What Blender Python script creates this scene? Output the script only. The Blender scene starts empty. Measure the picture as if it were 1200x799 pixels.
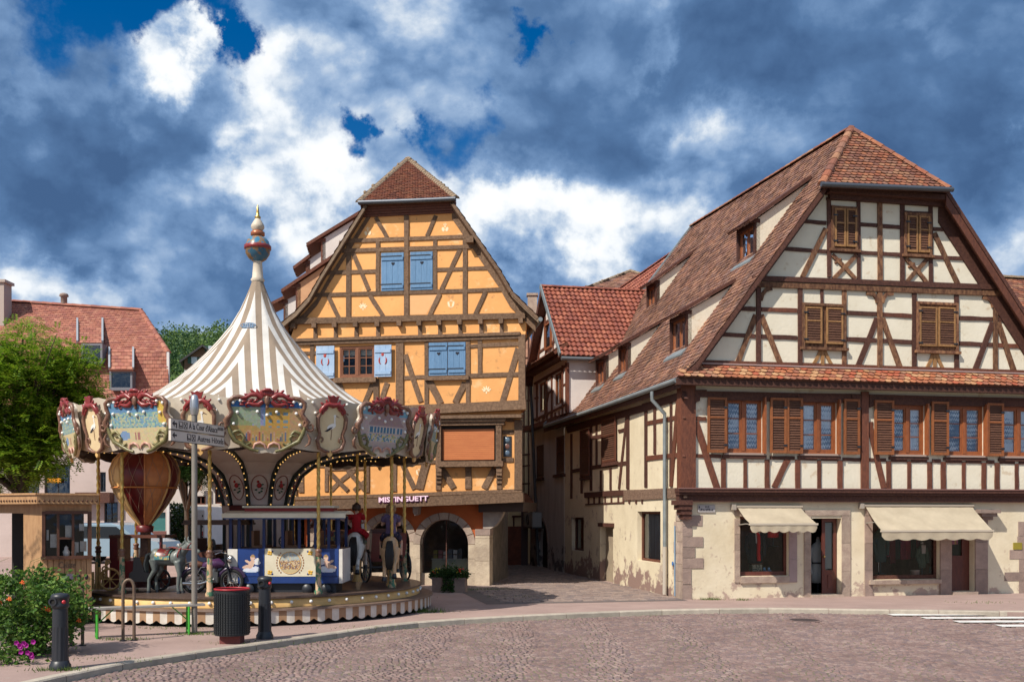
import bpy, math, random
from mathutils import Vector, Matrix, noise as mnoise
random.seed(11)
scene = bpy.context.scene
COL = scene.collection
PI = math.pi
# ------------------------------------------------------------------ camera
F, CX, CY, H = 1190.0, 600.0, 600.0, 2.2
CAM = Vector((0,0,H))
cd = bpy.data.cameras.new('camera')
cam = bpy.data.objects.new('camera',cd)
COL.objects.link(cam)
cam.location = CAM
cam.rotation_euler = (PI/2,0,0)
cd.sensor_width = 36.0
cd.lens = F/1200*36
cd.shift_y = (CY-399.5)/1200
cd.clip_end = 3000
scene.camera = cam
# ------------------------------------------------------------------ light
SUN_DIR = Vector((-1.20,-1.29,1.88)).normalized()
sl = bpy.data.lights.new('sun','SUN')
sl.energy = 3.1
sl.angle = math.radians(0.5)
sl.color = (1.0,0.93,0.82)
so = bpy.data.objects.new('sun',sl)
COL.objects.link(so)
so.rotation_euler = SUN_DIR.to_track_quat('Z','Y').to_euler()
so.location = (-20,-20,30)
scene.view_settings.view_transform = 'Standard'
scene.view_settings.look = 'None'
scene.view_settings.exposure = 0.92
scene.view_settings.gamma = 1.0
def ray(px,py):
 return Vector(((px-CX)/F,1.0,(CY-py)/F))
# ------------------------------------------------------------------ sky: Nishita with procedural clouds
def build_world():
 w = bpy.data.worlds.new('World')
 scene.world = w
 w.use_nodes = True
 nt = w.node_tree
 nt.nodes.clear()
 L = nt.links
 def node(t,**kw):
  n = nt.nodes.new(t)
  for k, v in kw.items():
   setattr(n,k,v)
  return n
 def put(n,i,v):
  if hasattr(v,'links'):
   L.new(v,n.inputs[i])
  else:
   n.inputs[i].default_value = v
 def mth(op,a,b=0.0,c=0.0,clamp=False):
  n = node('ShaderNodeMath',operation=op,use_clamp=clamp)
  put(n,0,a);put(n,1,b);put(n,2,c)
  return n.outputs[0]
 def vm(op,a,b=(0,0,0)):
  n = node('ShaderNodeVectorMath',operation=op)
  put(n,0,a);put(n,1,b)
  return n.outputs['Value'] if op in ('DISTANCE','DOT_PRODUCT','LENGTH') else n.outputs[0]
 def nz(v,scale,detail,rough,dist=0.0,out=0):
  n = node('ShaderNodeTexNoise')
  L.new(v,n.inputs['Vector'])
  n.inputs['Scale'].default_value = scale
  n.inputs['Detail'].default_value = detail
  n.inputs['Roughness'].default_value = rough
  n.inputs['Distortion'].default_value = dist
  return n.outputs[out]
 def mapr(v,a,b,c,d,smooth=True):
  n = node('ShaderNodeMapRange',interpolation_type='SMOOTHSTEP' if smooth else 'LINEAR')
  put(n,0,v)
  for i, x in enumerate((a,b,c,d)):
   n.inputs[1+i].default_value = x
  return n.outputs[0]
 d = node('ShaderNodeTexCoord').outputs['Generated']
 wv = vm('SUBTRACT',nz(d,8.0,10,0.62,0.0,1),(0.5,0.5,0.5))
 sc_ = node('ShaderNodeVectorMath',operation='SCALE')
 put(sc_,0,wv);sc_.inputs['Scale'].default_value = 0.22
 dd = vm('ADD',d,sc_.outputs[0])
 def blobs(lst):
  acc = None
  for px, py, rad, amp in lst:
   c = ray(px,py).normalized()
   v = mapr(vm('DISTANCE',dd,tuple(c)),0.0,rad/F,amp,0.0)
   acc = v if acc is None else mth('ADD',acc,v)
  return acc
 stretched = vm('MULTIPLY',d,(1.0,1.0,1.35))
 sun_off = vm('ADD',stretched,(-0.03,0.0,0.045))
 n_big = nz(stretched,2.6,8,0.5,0.25)
 n_mid = nz(stretched,6.5,9,0.56,0.2)
 n_mlit = nz(sun_off,6.5,9,0.56,0.2)
 relief = mth('MULTIPLY',mth('SUBTRACT',n_mid,n_mlit),1.55)
 def billow(v,scale):
  n = node('ShaderNodeTexVoronoi',feature='F1')
  L.new(v,n.inputs['Vector'])
  n.inputs['Scale'].default_value = scale
  n.inputs['Detail'].default_value = 2.0
  n.inputs['Roughness'].default_value = 0.55
  return n.outputs['Distance']
 wv2 = node('ShaderNodeVectorMath',operation='SCALE')
 put(wv2,0,wv);wv2 .inputs['Scale'].default_value = 0.07
 bl = billow(vm('ADD',stretched,wv2 .outputs[0]),13.0)
 heads = mth('MULTIPLY',mth('SUBTRACT',0.52,bl),0.55)
 gaps = blobs([(85,22,110,-.62),(165,30,80,-.55),(262,62,95,-.60),(300,92,70,-.5),(205,8,70,-.35),
(430,165,48,-.5),(505,165,70,-.5),(575,138,55,-.42),(470,178,48,-.42),(612,62,40,-.55),
(560,195,60,-.2),(192,66,80,.75),(240,95,60,.4),(330,95,50,.35)])
 cover = mth('ADD',mth('ADD',mth('MULTIPLY',mth('SUBTRACT',n_big,0.5),0.9),0.55),gaps)
 cover = mth('ADD',cover,mth('MULTIPLY',mth('SUBTRACT',n_mid,0.5),0.55))
 alpha = mapr(cover,0.02,0.36,0.0,1.0)
 bright = blobs([(188,62,85,.52),(232,80,60,.36),(325,90,75,.24),(330,172,110,.32),(350,220,85,.26),
(190,212,80,.22),(250,205,70,.18),(70,305,150,.24),(190,318,100,.16),(585,245,110,.34),
(650,285,120,.36),(560,300,90,.26),(768,66,44,.40),(835,195,95,.26),(780,225,95,.26),
(890,155,80,.20),(1200,145,30,.38),(1165,260,110,.20),(25,85,75,.14),(640,215,90,.22),
(725,300,90,.24),(400,130,130,.10),(460,40,160,.12),(1120,10,60,.12),(20,330,80,.2),(400,200,60,.2),(110,312,110,.16),(690,320,90,.18),(570,340,80,.16),(1180,290,90,.14),(620,240,70,.2),(370,265,70,.14)])
 dark = blobs([(60,165,150,-0.30),(190,150,100,-0.23),(255,285,120,-0.23),(40,225,120,-0.23),(140,262,100,-0.14),(330,330,90,-0.14),
(700,110,140,-0.18),(790,120,110,-0.14),(1000,80,240,-0.26),(1130,190,140,-0.18),(900,40,160,-0.16),
(590,105,90,-0.08),(230,350,110,-0.18),(650,160,90,-0.10),(1080,280,120,-0.11)])
 b = mth('ADD',mth('ADD',mth('MULTIPLY',mth('SUBTRACT',n_big,0.5),0.7),0.50),bright)
 b = mth('ADD',mth('ADD',b,dark),mth('MULTIPLY',mth('SUBTRACT',n_mid,0.5),0.42))
 b = mth('ADD',b,mapr(vm('DOT_PRODUCT',d,tuple(SUN_DIR)),-0.15,0.85,0.0,0.35))  # clouds brightened towards the sun out of view, added for fill light
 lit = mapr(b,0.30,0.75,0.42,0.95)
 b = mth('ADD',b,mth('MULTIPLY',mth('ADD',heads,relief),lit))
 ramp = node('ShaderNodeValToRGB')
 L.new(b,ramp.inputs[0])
 e = ramp.color_ramp.elements
 e[0].position, e[0].color = 0.0, (0.040,0.085,0.180,1)
 e[1].position, e[1].color = 1.0, (0.70,0.70,0.71,1)
 for p, c in ((0.20,(0.064,0.128,0.25)),(0.38,(0.128,0.215,0.365)),(0.54,(0.235,0.325,0.465)),(0.67,(0.40,0.465,0.55)),(0.81,(0.60,0.63,0.66))):
  x = e.new(p);x.color = (*c,1)
 sky = node('ShaderNodeTexSky',sky_type='NISHITA',sun_disc=False)
 sky.sun_elevation = math.asin(SUN_DIR.z)
 sky.sun_rotation = math.atan2(SUN_DIR.x,SUN_DIR.y)%(2*PI)
 sky.air_density = 1.0
 sky.dust_density = 0.3
 sky.ozone_density = 2.5
 hs = node('ShaderNodeHueSaturation');hs.inputs['Saturation'].default_value = 1.5;hs.inputs['Hue'].default_value = 0.508;hs.inputs['Value'].default_value = 1.0;L.new(sky.outputs[0],hs.inputs['Color'])
 bg_sky = node('ShaderNodeBackground');L.new(hs.outputs[0],bg_sky.inputs[0]);bg_sky.inputs[1].default_value = 0.05
 bg_cl = node('ShaderNodeBackground');L.new(ramp.outputs[0],bg_cl.inputs[0]);bg_cl.inputs[1].default_value = 0.80
 mx = node('ShaderNodeMixShader')
 L.new(alpha,mx.inputs[0]);L.new(bg_sky.outputs[0],mx.inputs[1]);L.new(bg_cl.outputs[0],mx.inputs[2])
 out = node('ShaderNodeOutputWorld')
 L.new(mx.outputs[0],out.inputs[0])
build_world()
# ------------------------------------------------------------------ mesh helpers
BASE = {}
Z = Vector((0,0,1))
def V(*a):
 return Vector(a)
class MB:
 """collects shapes; build() links them as one mesh object"""
 def __init__(s):
  s.v, s.f, s.m, s.s, s.c = [], [], [], [], []
 def add(s,vs,fs,mi=0,smooth=False,col=None):
  k = len(s.v)
  s.v += [tuple(v) for v in vs]
  for q in fs:
   s.f.append(tuple(k+i for i in q));s.m.append(mi);s.s.append(smooth);s.c.append(col)
  return s
 def hexa(s,p,mi=0,col=None):
  return s.add(p,[(3,2,1,0),(4,5,6,7),(0,1,5,4),(1,2,6,5),(2,3,7,6),(3,0,4,7)],mi,False,col)
 def box(s,c,size,M=None,mi=0,col=None):
  x, y, z = size[0]/2, size[1]/2, size[2]/2
  p = [V(-x,-y,-z),V(x,-y,-z),V(x,y,-z),V(-x,y,-z),V(-x,-y,z),V(x,-y,z),V(x,y,z),V(-x,y,z)]
  if M is not None:
   p = [M@q for q in p]
  c = V(*c)
  return s.hexa([q+c for q in p],mi,col)
 def bar(s,a,b,w,h=None,up=None,mi=0):
  a, b = V(*a), V(*b)
  h = w if h is None else h
  d = (b-a).normalized()
  up = V(0,0,1) if up is None else V(*up)
  if abs(d.dot(up)) >0.98:
   up = V(1,0,0)
  x = d.cross(up).normalized()*(w/2)
  y = x.cross(d).normalized()*(h/2)
  return s.hexa([a-x-y,a+x-y,b+x-y,b-x-y,a-x+y,a+x+y,b+x+y,b-x+y],mi)
 def tube(s,pts,r,n=8,mi=0,closed=False,smooth=True,caps=True):
  pts = [V(*p) for p in pts]
  m = len(pts)
  rr = r if isinstance(r,(list,tuple)) else [r]*m
  ref = None
  vs = []
  for i, p in enumerate(pts):
   if closed:
    t = pts[(i+1)%m]-pts[i-1]
   else:
    t = pts[min(i+1,m-1)]-pts[max(i-1,0)]
   t.normalize()
   if ref is None:
    ref = V(0,0,1) if abs(t.z) <0.9 else V(1,0,0)
   x = (ref-t*ref.dot(t)).normalized()
   ref = x
   y = t.cross(x)
   for k in range(n):
    a = 2*PI*k/n
    vs.append(p+(x*math.cos(a)+y*math.sin(a))*rr[i])
  fs = []
  for i in range(m if closed else m-1):
   j = (i+1)%m
   for k in range(n):
    l = (k+1)%n
    fs.append((i*n+k,i*n+l,j*n+l,j*n+k))
  s.add(vs,fs,mi,smooth)
  if caps and not closed:
   s.add(vs[:n],[tuple(range(n-1,-1,-1))],mi)
   s.add(vs[-n:],[tuple(range(n))],mi)
  return s
 def lathe(s,prof,c=(0,0,0),n=20,mi=0,smooth=True,M=None,a0=0.0,a1=2*PI):
  c = V(*c)
  full = abs(a1-a0-2*PI) <1e-6
  cols = n if full else n+1
  vs = []
  for r, z in prof:
   for k in range(cols):
    a = a0+(a1-a0)*k/n
    q = V(r*math.cos(a),r*math.sin(a),z)
    vs.append(c+(M@q if M is not None else q))
  fs = []
  for i in range(len(prof)-1):
   for k in range(n):
    l = (k+1)%cols
    fs.append((i*cols+k,i*cols+l,(i+1)*cols+l,(i+1)*cols+k))
  return s.add(vs,fs,mi,smooth)
 def ball(s,c,r,n=12,m=8,mi=0,M=None):
  r = r if isinstance(r,(list,tuple)) else (r,r,r)
  vs, fs = [], []
  c = V(*c)
  for i in range(m+1):
   t = PI*i/m
   for k in range(n):
    a = 2*PI*k/n
    q = V(r[0]*math.sin(t)*math.cos(a),r[1]*math.sin(t)*math.sin(a),r[2]*math.cos(t))
    vs.append(c+(M@q if M is not None else q))
  for i in range(m):
   for k in range(n):
    l = (k+1)%n
    fs.append((i*n+k,(i+1)*n+k,(i+1)*n+l,i*n+l))
  return s.add(vs,fs,mi,True)
 def prism(s,poly,fn,d0,d1,mi=0,smooth=False):
  """poly: 2-D outline; fn(u, v, w) -> point; extruded from w=d0 to d1 (d1 is the outer face)"""
  n = len(poly)
  vs = [fn(u,v,d0) for u,v in poly]+[fn(u,v,d1) for u,v in poly]
  fs = [tuple(range(n-1,-1,-1)),tuple(range(n,2*n))]
  fs += [(i,(i+1)%n,n+(i+1)%n,n+i) for i in range(n)]
  return s.add(vs,fs,mi,smooth)
 def build(s,name,mats,parent=None,kind=None):
  base = BASE.get(parent.name,V(0,0,0)) if parent is not None else V(0,0,0)
  me = bpy.data.meshes.new(name)
  me.from_pydata([(x-base.x,y-base.y,z-base.z) for x,y,z in s.v],[],s.f)
  mats = mats if isinstance(mats,(list,tuple)) else [mats]
  for m in mats:
   me.materials.append(m)
  me.polygons.foreach_set('material_index',s.m)
  me.polygons.foreach_set('use_smooth',s.s)
  if any(c is not None for c in s.c):
   ca = me.color_attributes.new('tint','FLOAT_COLOR','CORNER')
   buf = []
   for q, c in zip(s.f,s.c):
    c = c or (0.5,0.5,0.5)
    buf += [c[0],c[1],c[2],1.0]*len(q)
   ca.data.foreach_set('color',buf)
  me.update()
  o = bpy.data.objects.new(name,me)
  COL.objects.link(o)
  if parent is not None:
   o.parent = parent
   BASE[o.name] = base
  else:
   BASE[o.name] = V(0,0,0)
  if kind:
   o['kind'] = kind
  return o
def tag(o,label=None,cat=None,group=None,kind=None):
 if label: o['label'] = label
 if cat: o['category'] = cat
 if group: o['group'] = group
 if kind: o['kind'] = kind
 return o
def thing(name,label,cat,loc=(0,0,0),group=None):
 o = bpy.data.objects.new(name,None)
 COL.objects.link(o)
 o.location = loc
 o.empty_display_size = 0.2
 BASE[o.name] = V(*loc)
 return tag(o,label,cat,group)
def kids(o):
 return [c for c in list(o.children)]
def copy_tree(o,parent=None):
 c = o.copy()
 COL.objects.link(c)
 if parent is not None:
  c.parent = parent
 for ch in kids(o):
  copy_tree(ch,c)
 return c
def place(o,loc,rz=0.0,s=1.0):
 o.location = loc
 o.rotation_euler = (0,0,rz)
 o.scale = (s,s,s)
 return o
# ------------------------------------------------------------------ planes, pixels to points
class Plane:
 def __init__(s,O,r):
  s.O = V(*O);s.r = V(r[0],r[1],0).normalized();s.n = V(s.r.y,-s.r.x,0)
 def pt(s,u,v,w=0.0):
  return s.O+s.r*u+Z*v+s.n*w
 def uv(s,px,py,w=0.0):
  o = s.O+s.n*w-CAM
  d = ray(px,py)
  k = o.dot(s.n)/d.dot(s.n)
  q = CAM+d*k-s.O
  return q.dot(s.r), q.z
 def at(s,px,py,w=0.0):
  u, v = s.uv(px,py,w)
  return s.pt(u,v,w)
 def rect(s,x0,y0,x1,y1,w=0.0):
  xm, ym = (x0+x1)/2, (y0+y1)/2
  return s.uv(x0,ym,w)[0], s.uv(x1,ym,w)[0], s.uv(xm,y1,w)[1], s.uv(xm,y0,w)[1]
def ground(px,py,z=0.0):
 d = ray(px,py)
 k = (z-H)/d.z
 return CAM+d*k
def hit(px,py,p0,n):
 d = ray(px,py)
 k = (p0-CAM).dot(n)/d.dot(n)
 return CAM+d*k
def box_uv(mb,pl,u0,u1,v0,v1,w0,w1,mi=0):
 p = [pl.pt(u0,v0,w0),pl.pt(u0,v0,w1),pl.pt(u1,v0,w1),pl.pt(u1,v0,w0),
pl.pt(u0,v1,w0),pl.pt(u0,v1,w1),pl.pt(u1,v1,w1),pl.pt(u1,v1,w0)]
 return mb.hexa([p[0],p[3],p[2],p[1],p[4],p[7],p[6],p[5]],mi)
def wall(mb,pl,u0,u1,v0,v1,holes,w=0.0,reveal=0.2,mi=0,mir=0,skip=None):
 """a wall sheet with rectangular openings and their reveals"""
 us = sorted({u0,u1,*[h[0] for h in holes],*[h[1] for h in holes]})
 vs = sorted({v0,v1,*[h[2] for h in holes],*[h[3] for h in holes]})
 us = [u for u in us if u0<=u<=u1];vs = [v for v in vs if v0<=v<=v1]
 for a, b in zip(us,us[1:]):
  for c, d in zip(vs,vs[1:]):
   m, k = (a+b)/2, (c+d)/2
   if any(h[0]<m<h[1] and h[2]<k<h[3] for h in holes):
    continue
   mb.add([pl.pt(a,c,w),pl.pt(b,c,w),pl.pt(b,d,w),pl.pt(a,d,w)],[(0,1,2,3)],mi)
 for h in holes:
  a, b, c, d = h
  i = w-reveal
  for (x0,y0), (x1,y1) in (((a,c),(b,c)),((b,c),(b,d)),((b,d),(a,d)),((a,d),(a,c))):
   mb.add([pl.pt(x0,y0,w),pl.pt(x1,y1,w),pl.pt(x1,y1,i),pl.pt(x0,y0,i)],[(3,2,1,0)],mir)
 return mb
def jit(a):
 return random.uniform(-a,a)
def beam(pl,x1,y1,x2,y2,w,mat,parent,d=0.03,w0=0.0,name='timber_beam',back=0.05):
 """a timber laid on a wall along the pixel segment (x1,y1)-(x2,y2), w pixels wide"""
 L = math.hypot(x2-x1,y2-y1)
 nx, ny = -(y2-y1)/L*w/2, (x2-x1)/L*w/2
 q = [pl.uv(x1-nx,y1-ny,w0),pl.uv(x2-nx,y2-ny,w0),pl.uv(x2+nx,y2+ny,w0),pl.uv(x1+nx,y1+ny,w0)]
 d = d+random.uniform(0,0.012)
 poly = []
 for i, (a,b) in enumerate(((0,1),(1,2),(2,3),(3,0))):
  A, B = q[a], q[b]
  poly.append(A)
  if i in (0,2):
   for t in (0.33,0.67):
    poly.append((A[0]+(B[0]-A[0])*t+jit(0.008),A[1]+(B[1]-A[1])*t+jit(0.008)))
 area = sum(poly[i][0]*poly[(i+1)%len(poly)][1]-poly[(i+1)%len(poly)][0]*poly[i][1] for i in range(len(poly)))
 if area <0:
  poly.reverse()
 cu = sum(p[0] for p in poly)/len(poly);cv = sum(p[1] for p in poly)/len(poly)
 mb = MB()
 n = len(poly)
 P = lambda u, v, ww: pl.pt(u,v,w0+ww)
 ins = []
 for (u,v) in poly:
  du, dv = cu-u, cv-v
  l = math.hypot(du,dv)
  ins.append((u+du/l*0.008,v+dv/l*0.008))
 vs = [P(u,v,-back) for u,v in poly]+[P(u,v,d-0.007) for u,v in poly]+[P(u,v,d) for u,v in ins]
 fs = [tuple(range(2*n,3*n))]
 for k in (0,1):
  fs += [(k*n+i,k*n+(i+1)%n,(k+1)*n+(i+1)%n,(k+1)*n+i) for i in range(n)]
 mb.add(vs,fs)
 return mb.build(name,mat,parent)
def curved_beam(pl,pts,w,mat,parent,d=0.035,w0=0.0,name='timber_brace'):
 """a bent brace along a pixel polyline"""
 mb = MB()
 q = [pl.uv(x,y,w0) for x,y in pts]
 dep = (pl.at(*pts[0],w0)-CAM).y
 hw = w*dep/F/2
 left, right = [], []
 for i, p in enumerate(q):
  a = q[max(i-1,0)];b = q[min(i+1,len(q)-1)]
  l = math.hypot(b[0]-a[0],b[1]-a[1])
  nx, ny = -(b[1]-a[1])/l*hw, (b[0]-a[0])/l*hw
  left.append((p[0]+nx,p[1]+ny));right.append((p[0]-nx,p[1]-ny))
 d += random.uniform(0,0.01)
 for i in range(len(q)-1):
  quad = [right[i],right[i+1],left[i+1],left[i]]
  mb.prism(quad,lambda u,v,ww:pl.pt(u,v,w0+ww),-0.04,d)
 return mb.build(name,mat,parent)
# ------------------------------------------------------------------ materials
MATS = {}
def mat(name,col,col2=None,rough=0.75,scale=6.0,stretch=(1,1,1),bump=0.0,bscale=40.0,metal=0.0,island=None,objrand=0.0,
spec=0.35,attr=False,detail=6,coords='pos',fac=(0.35,0.65),stain=None,emit=None,coat=0.0,bstretch=None,subsurf=0.0):
 if name in MATS:
  return MATS[name]
 m = bpy.data.materials.new(name)
 MATS[name] = m
 m.use_nodes = True
 nt = m.node_tree
 b = nt.nodes['Principled BSDF']
 L = nt.links
 N = nt.nodes.new
 b.inputs['Roughness'].default_value = rough
 b.inputs['Metallic'].default_value = metal
 b.inputs['Specular IOR Level'].default_value = spec
 if coat:
  b.inputs['Coat Weight'].default_value = coat
 if coords == 'pos':
  vec = N('ShaderNodeNewGeometry').outputs['Position']
 else:
  vec = N('ShaderNodeTexCoord').outputs['Object']
 mp = N('ShaderNodeMapping');mp.inputs['Scale'].default_value = stretch
 L.new(vec,mp.inputs[0])
 vec = mp.outputs[0]
 if attr:
  at = N('ShaderNodeVertexColor');at.layer_name = 'tint'
  c = at.outputs[0]
 else:
  c = None
 nz = N('ShaderNodeTexNoise');nz.inputs['Scale'].default_value = scale;nz.inputs['Detail'].default_value = detail
 nz.inputs['Roughness'].default_value = 0.62
 L.new(vec,nz.inputs['Vector'])
 if island:
  g = N('ShaderNodeNewGeometry')
  rp = N('ShaderNodeValToRGB');rp.color_ramp.interpolation = 'CONSTANT' if len(island) >3 else 'LINEAR'
  e = rp.color_ramp.elements
  e[0].position, e[0].color = 0, (*island[0],1)
  e[1].position, e[1].color = (len(island)-1)/len(island) if len(island) >3 else 1.0, (*island[-1],1)
  for i, q in enumerate(island[1:-1]):
   x = e.new((i+1)/(len(island) if len(island)>3 else len(island)-1));x.color = (*q,1)
  if island and objrand <0:
   oi = N('ShaderNodeObjectInfo')
   L.new(oi.outputs['Random'],rp.inputs[0])
  else:
   L.new(g.outputs['Random Per Island'],rp.inputs[0])
  c = rp.outputs[0]
 if col2 is not None or c is None:
  mr = N('ShaderNodeMapRange');mr.inputs[1].default_value, mr.inputs[2].default_value = fac
  L.new(nz.outputs[0],mr.inputs[0])
  mx = N('ShaderNodeMix');mx.data_type = 'RGBA'
  if c is not None:
   mx.blend_type = 'MULTIPLY'
   mx.inputs[0].default_value = 1.0
   w2 = N('ShaderNodeMix');w2 .data_type = 'RGBA'
   w2 .inputs[6].default_value = (1,1,1,1);w2 .inputs[7].default_value = (*col2,1)
   L.new(mr.outputs[0],w2 .inputs[0])
   L.new(c,mx.inputs[6]);L.new(w2 .outputs[2],mx.inputs[7])
  else:
   mx.inputs[6].default_value = (*col,1);mx.inputs[7].default_value = (*(col2 or col),1)
   L.new(mr.outputs[0],mx.inputs[0])
  c = mx.outputs[2]
 if stain:
  for sc, ss, z0, z1, am in stain:
   n2 = N('ShaderNodeTexNoise');n2 .inputs['Scale'].default_value = ss;n2 .inputs['Detail'].default_value = 7
   n2 .inputs['Roughness'].default_value = 0.65
   g2 = N('ShaderNodeNewGeometry')
   L.new(g2 .outputs['Position'],n2 .inputs['Vector'])
   sx = N('ShaderNodeSeparateXYZ');L.new(g2 .outputs['Position'],sx.inputs[0])
   hr = N('ShaderNodeMapRange');hr.inputs[1].default_value = z0;hr.inputs[2].default_value = z1
   hr.inputs[3].default_value = am;hr.inputs[4].default_value = 0.0
   L.new(sx.outputs[2],hr.inputs[0])
   ad = N('ShaderNodeMath');ad.operation = 'ADD'
   L.new(n2 .outputs[0],ad.inputs[0]);L.new(hr.outputs[0],ad.inputs[1])
   st = N('ShaderNodeMapRange');st.inputs[1].default_value = 0.66;st.inputs[2].default_value = 0.72
   L.new(ad.outputs[0],st.inputs[0])
   m3 = N('ShaderNodeMix');m3 .data_type = 'RGBA'
   L.new(st.outputs[0],m3 .inputs[0]);L.new(c,m3 .inputs[6]);m3 .inputs[7].default_value = (*sc,1)
   c = m3 .outputs[2]
 if objrand >0:
  oi = N('ShaderNodeObjectInfo')
  mr2 = N('ShaderNodeMapRange');mr2 .inputs[3].default_value = 1-objrand;mr2 .inputs[4].default_value = 1+objrand
  L.new(oi.outputs['Random'],mr2 .inputs[0])
  hs = N('ShaderNodeHueSaturation')
  L.new(mr2 .outputs[0],hs.inputs['Value']);L.new(c,hs.inputs['Color'])
  c = hs.outputs[0]
 L.new(c,b.inputs['Base Color'])
 if bump:
  bn = N('ShaderNodeTexNoise');bn.inputs['Scale'].default_value = bscale;bn.inputs['Detail'].default_value = 5
  if bstretch:
   m4 = N('ShaderNodeMapping');m4 .inputs['Scale'].default_value = bstretch
   L.new(vec,m4 .inputs[0]);L.new(m4 .outputs[0],bn.inputs['Vector'])
  else:
   L.new(vec,bn.inputs['Vector'])
  bp = N('ShaderNodeBump');bp.inputs['Strength'].default_value = bump;bp.inputs['Distance'].default_value = 0.02
  L.new(bn.outputs[0],bp.inputs['Height']);L.new(bp.outputs[0],b.inputs['Normal'])
 if emit:
  b.inputs['Emission Color'].default_value = (*emit[0],1);b.inputs['Emission Strength'].default_value = emit[1]
 if subsurf:
  tr = N('ShaderNodeBsdfTranslucent');L.new(c,tr.inputs[0])
  ms = N('ShaderNodeMixShader');ms.inputs[0].default_value = subsurf
  out = nt.nodes['Material Output']
  L.new(b.outputs[0],ms.inputs[1]);L.new(tr.outputs[0],ms.inputs[2]);L.new(ms.outputs[0],out.inputs[0])
 return m
def glass_mat(name='window_glass',tint=(0.92,0.94,0.96),refl=0.35):
 if name in MATS:
  return MATS[name]
 m = bpy.data.materials.new(name);MATS[name] = m
 m.use_nodes = True
 nt = m.node_tree;N = nt.nodes.new;L = nt.links
 nt.nodes.remove(nt.nodes['Principled BSDF'])
 tr = N('ShaderNodeBsdfTransparent');tr.inputs[0].default_value = (*tint,1)
 gl = N('ShaderNodeBsdfGlossy');gl.inputs['Roughness'].default_value = 0.02;gl.inputs[0].default_value = (0.9,0.95,1,1)
 nz = N('ShaderNodeTexNoise');nz.inputs['Scale'].default_value = 2.5
 g = N('ShaderNodeNewGeometry');L.new(g.outputs['Position'],nz.inputs['Vector'])
 bp = N('ShaderNodeBump');bp.inputs['Strength'].default_value = 0.12;bp.inputs['Distance'].default_value = 0.05
 L.new(nz.outputs[0],bp.inputs['Height']);L.new(bp.outputs[0],gl.inputs['Normal'])
 fr = N('ShaderNodeFresnel');fr.inputs[0].default_value = 1.5
 ad = N('ShaderNodeMath');ad.operation = 'ADD';ad.inputs[1].default_value = refl;ad.use_clamp = True
 L.new(fr.outputs[0],ad.inputs[0])
 mx = N('ShaderNodeMixShader')
 L.new(ad.outputs[0],mx.inputs[0]);L.new(tr.outputs[0],mx.inputs[1]);L.new(gl.outputs[0],mx.inputs[2])
 L.new(mx.outputs[0],nt.nodes['Material Output'].inputs[0])
 return m
M_GLASS = glass_mat(refl=0.07)
M_SHOPGLASS = glass_mat('shop_glass',(0.96,0.96,0.96),0.0)
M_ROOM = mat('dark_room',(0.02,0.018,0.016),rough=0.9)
M_CREAM = mat('cream_plaster',(0.75,0.69,0.565),(0.67,0.605,0.475),rough=0.9,scale=1.6,bump=0.25,bscale=14,fac=(0.3,0.75),stain=[((0.60,0.50,0.37),3.2,-5,40,0.08)])
M_CREAMLOW = mat('cream_plaster_low',(0.71,0.625,0.465),(0.60,0.51,0.355),rough=0.92,scale=1.3,bump=0.35,bscale=12,fac=(0.35,0.7),
stain=[((0.42,0.31,0.25),2.6,0.05,0.85,0.165),((0.50,0.40,0.30),5.0,0.5,3.2,0.06)])
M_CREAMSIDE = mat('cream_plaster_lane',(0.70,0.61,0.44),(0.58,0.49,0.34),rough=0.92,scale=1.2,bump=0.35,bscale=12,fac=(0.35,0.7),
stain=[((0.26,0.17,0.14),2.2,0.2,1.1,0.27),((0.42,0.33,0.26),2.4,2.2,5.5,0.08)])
M_GREY = mat('grey_plaster',(0.50,0.465,0.44),(0.37,0.34,0.325),rough=0.92,scale=2.0,stretch=(1.5,1.5,0.35),bump=0.3,bscale=16,fac=(0.3,0.7),
stain=[((0.13,0.12,0.12),2.2,0.1,1.6,0.2)])
M_WHITE = mat('white_plaster',(0.72,0.67,0.63),(0.64,0.58,0.55),rough=0.9,scale=2,bump=0.2,bscale=15)
M_BROWN = mat('dark_brown_timber',(0.056,0.020,0.015),(0.105,0.043,0.028),rough=0.72,scale=9,stretch=(2,2,2),bump=0.5,bscale=30,objrand=0.22)
M_BROWNW = mat('weathered_timber',(0.095,0.038,0.022),(0.27,0.135,0.068),rough=0.78,scale=5,stretch=(3,3,1.2),bump=0.6,bscale=30,objrand=0.30,fac=(0.38,0.66))
M_REDWOOD = mat('red_brown_timber',(0.095,0.033,0.020),(0.16,0.055,0.030),rough=0.62,scale=7,stretch=(3,3,1),bump=0.4,bscale=26,objrand=0.18)
M_OAK = mat('old_oak',(0.105,0.060,0.036),(0.20,0.122,0.074),rough=0.8,scale=8,stretch=(2,2,2),bump=0.7,bscale=24,objrand=0.18)
M_ORANGE = mat('orange_plaster',(0.77,0.385,0.14),(0.68,0.32,0.11),rough=0.9,scale=1.1,bump=0.3,bscale=11,objrand=0.03,fac=(0.35,0.68),stain=[((0.80,0.46,0.22),1.5,-5,40,0.10),((0.50,0.25,0.10),4.5,-5,40,0.075)])
M_PINKPL = mat('pale_orange_plaster',(0.75,0.42,0.20),(0.70,0.38,0.17),rough=0.9,scale=1.4,bump=0.2,bscale=14)
M_REDPL = mat('red_orange_plaster',(0.50,0.125,0.035),(0.42,0.10,0.03),rough=0.9,scale=1.4,bump=0.2,bscale=14)
M_STONE = mat('sandstone',(0.42,0.33,0.26),(0.30,0.22,0.18),rough=0.9,scale=4,bump=0.5,bscale=30,objrand=0.14)
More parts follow.
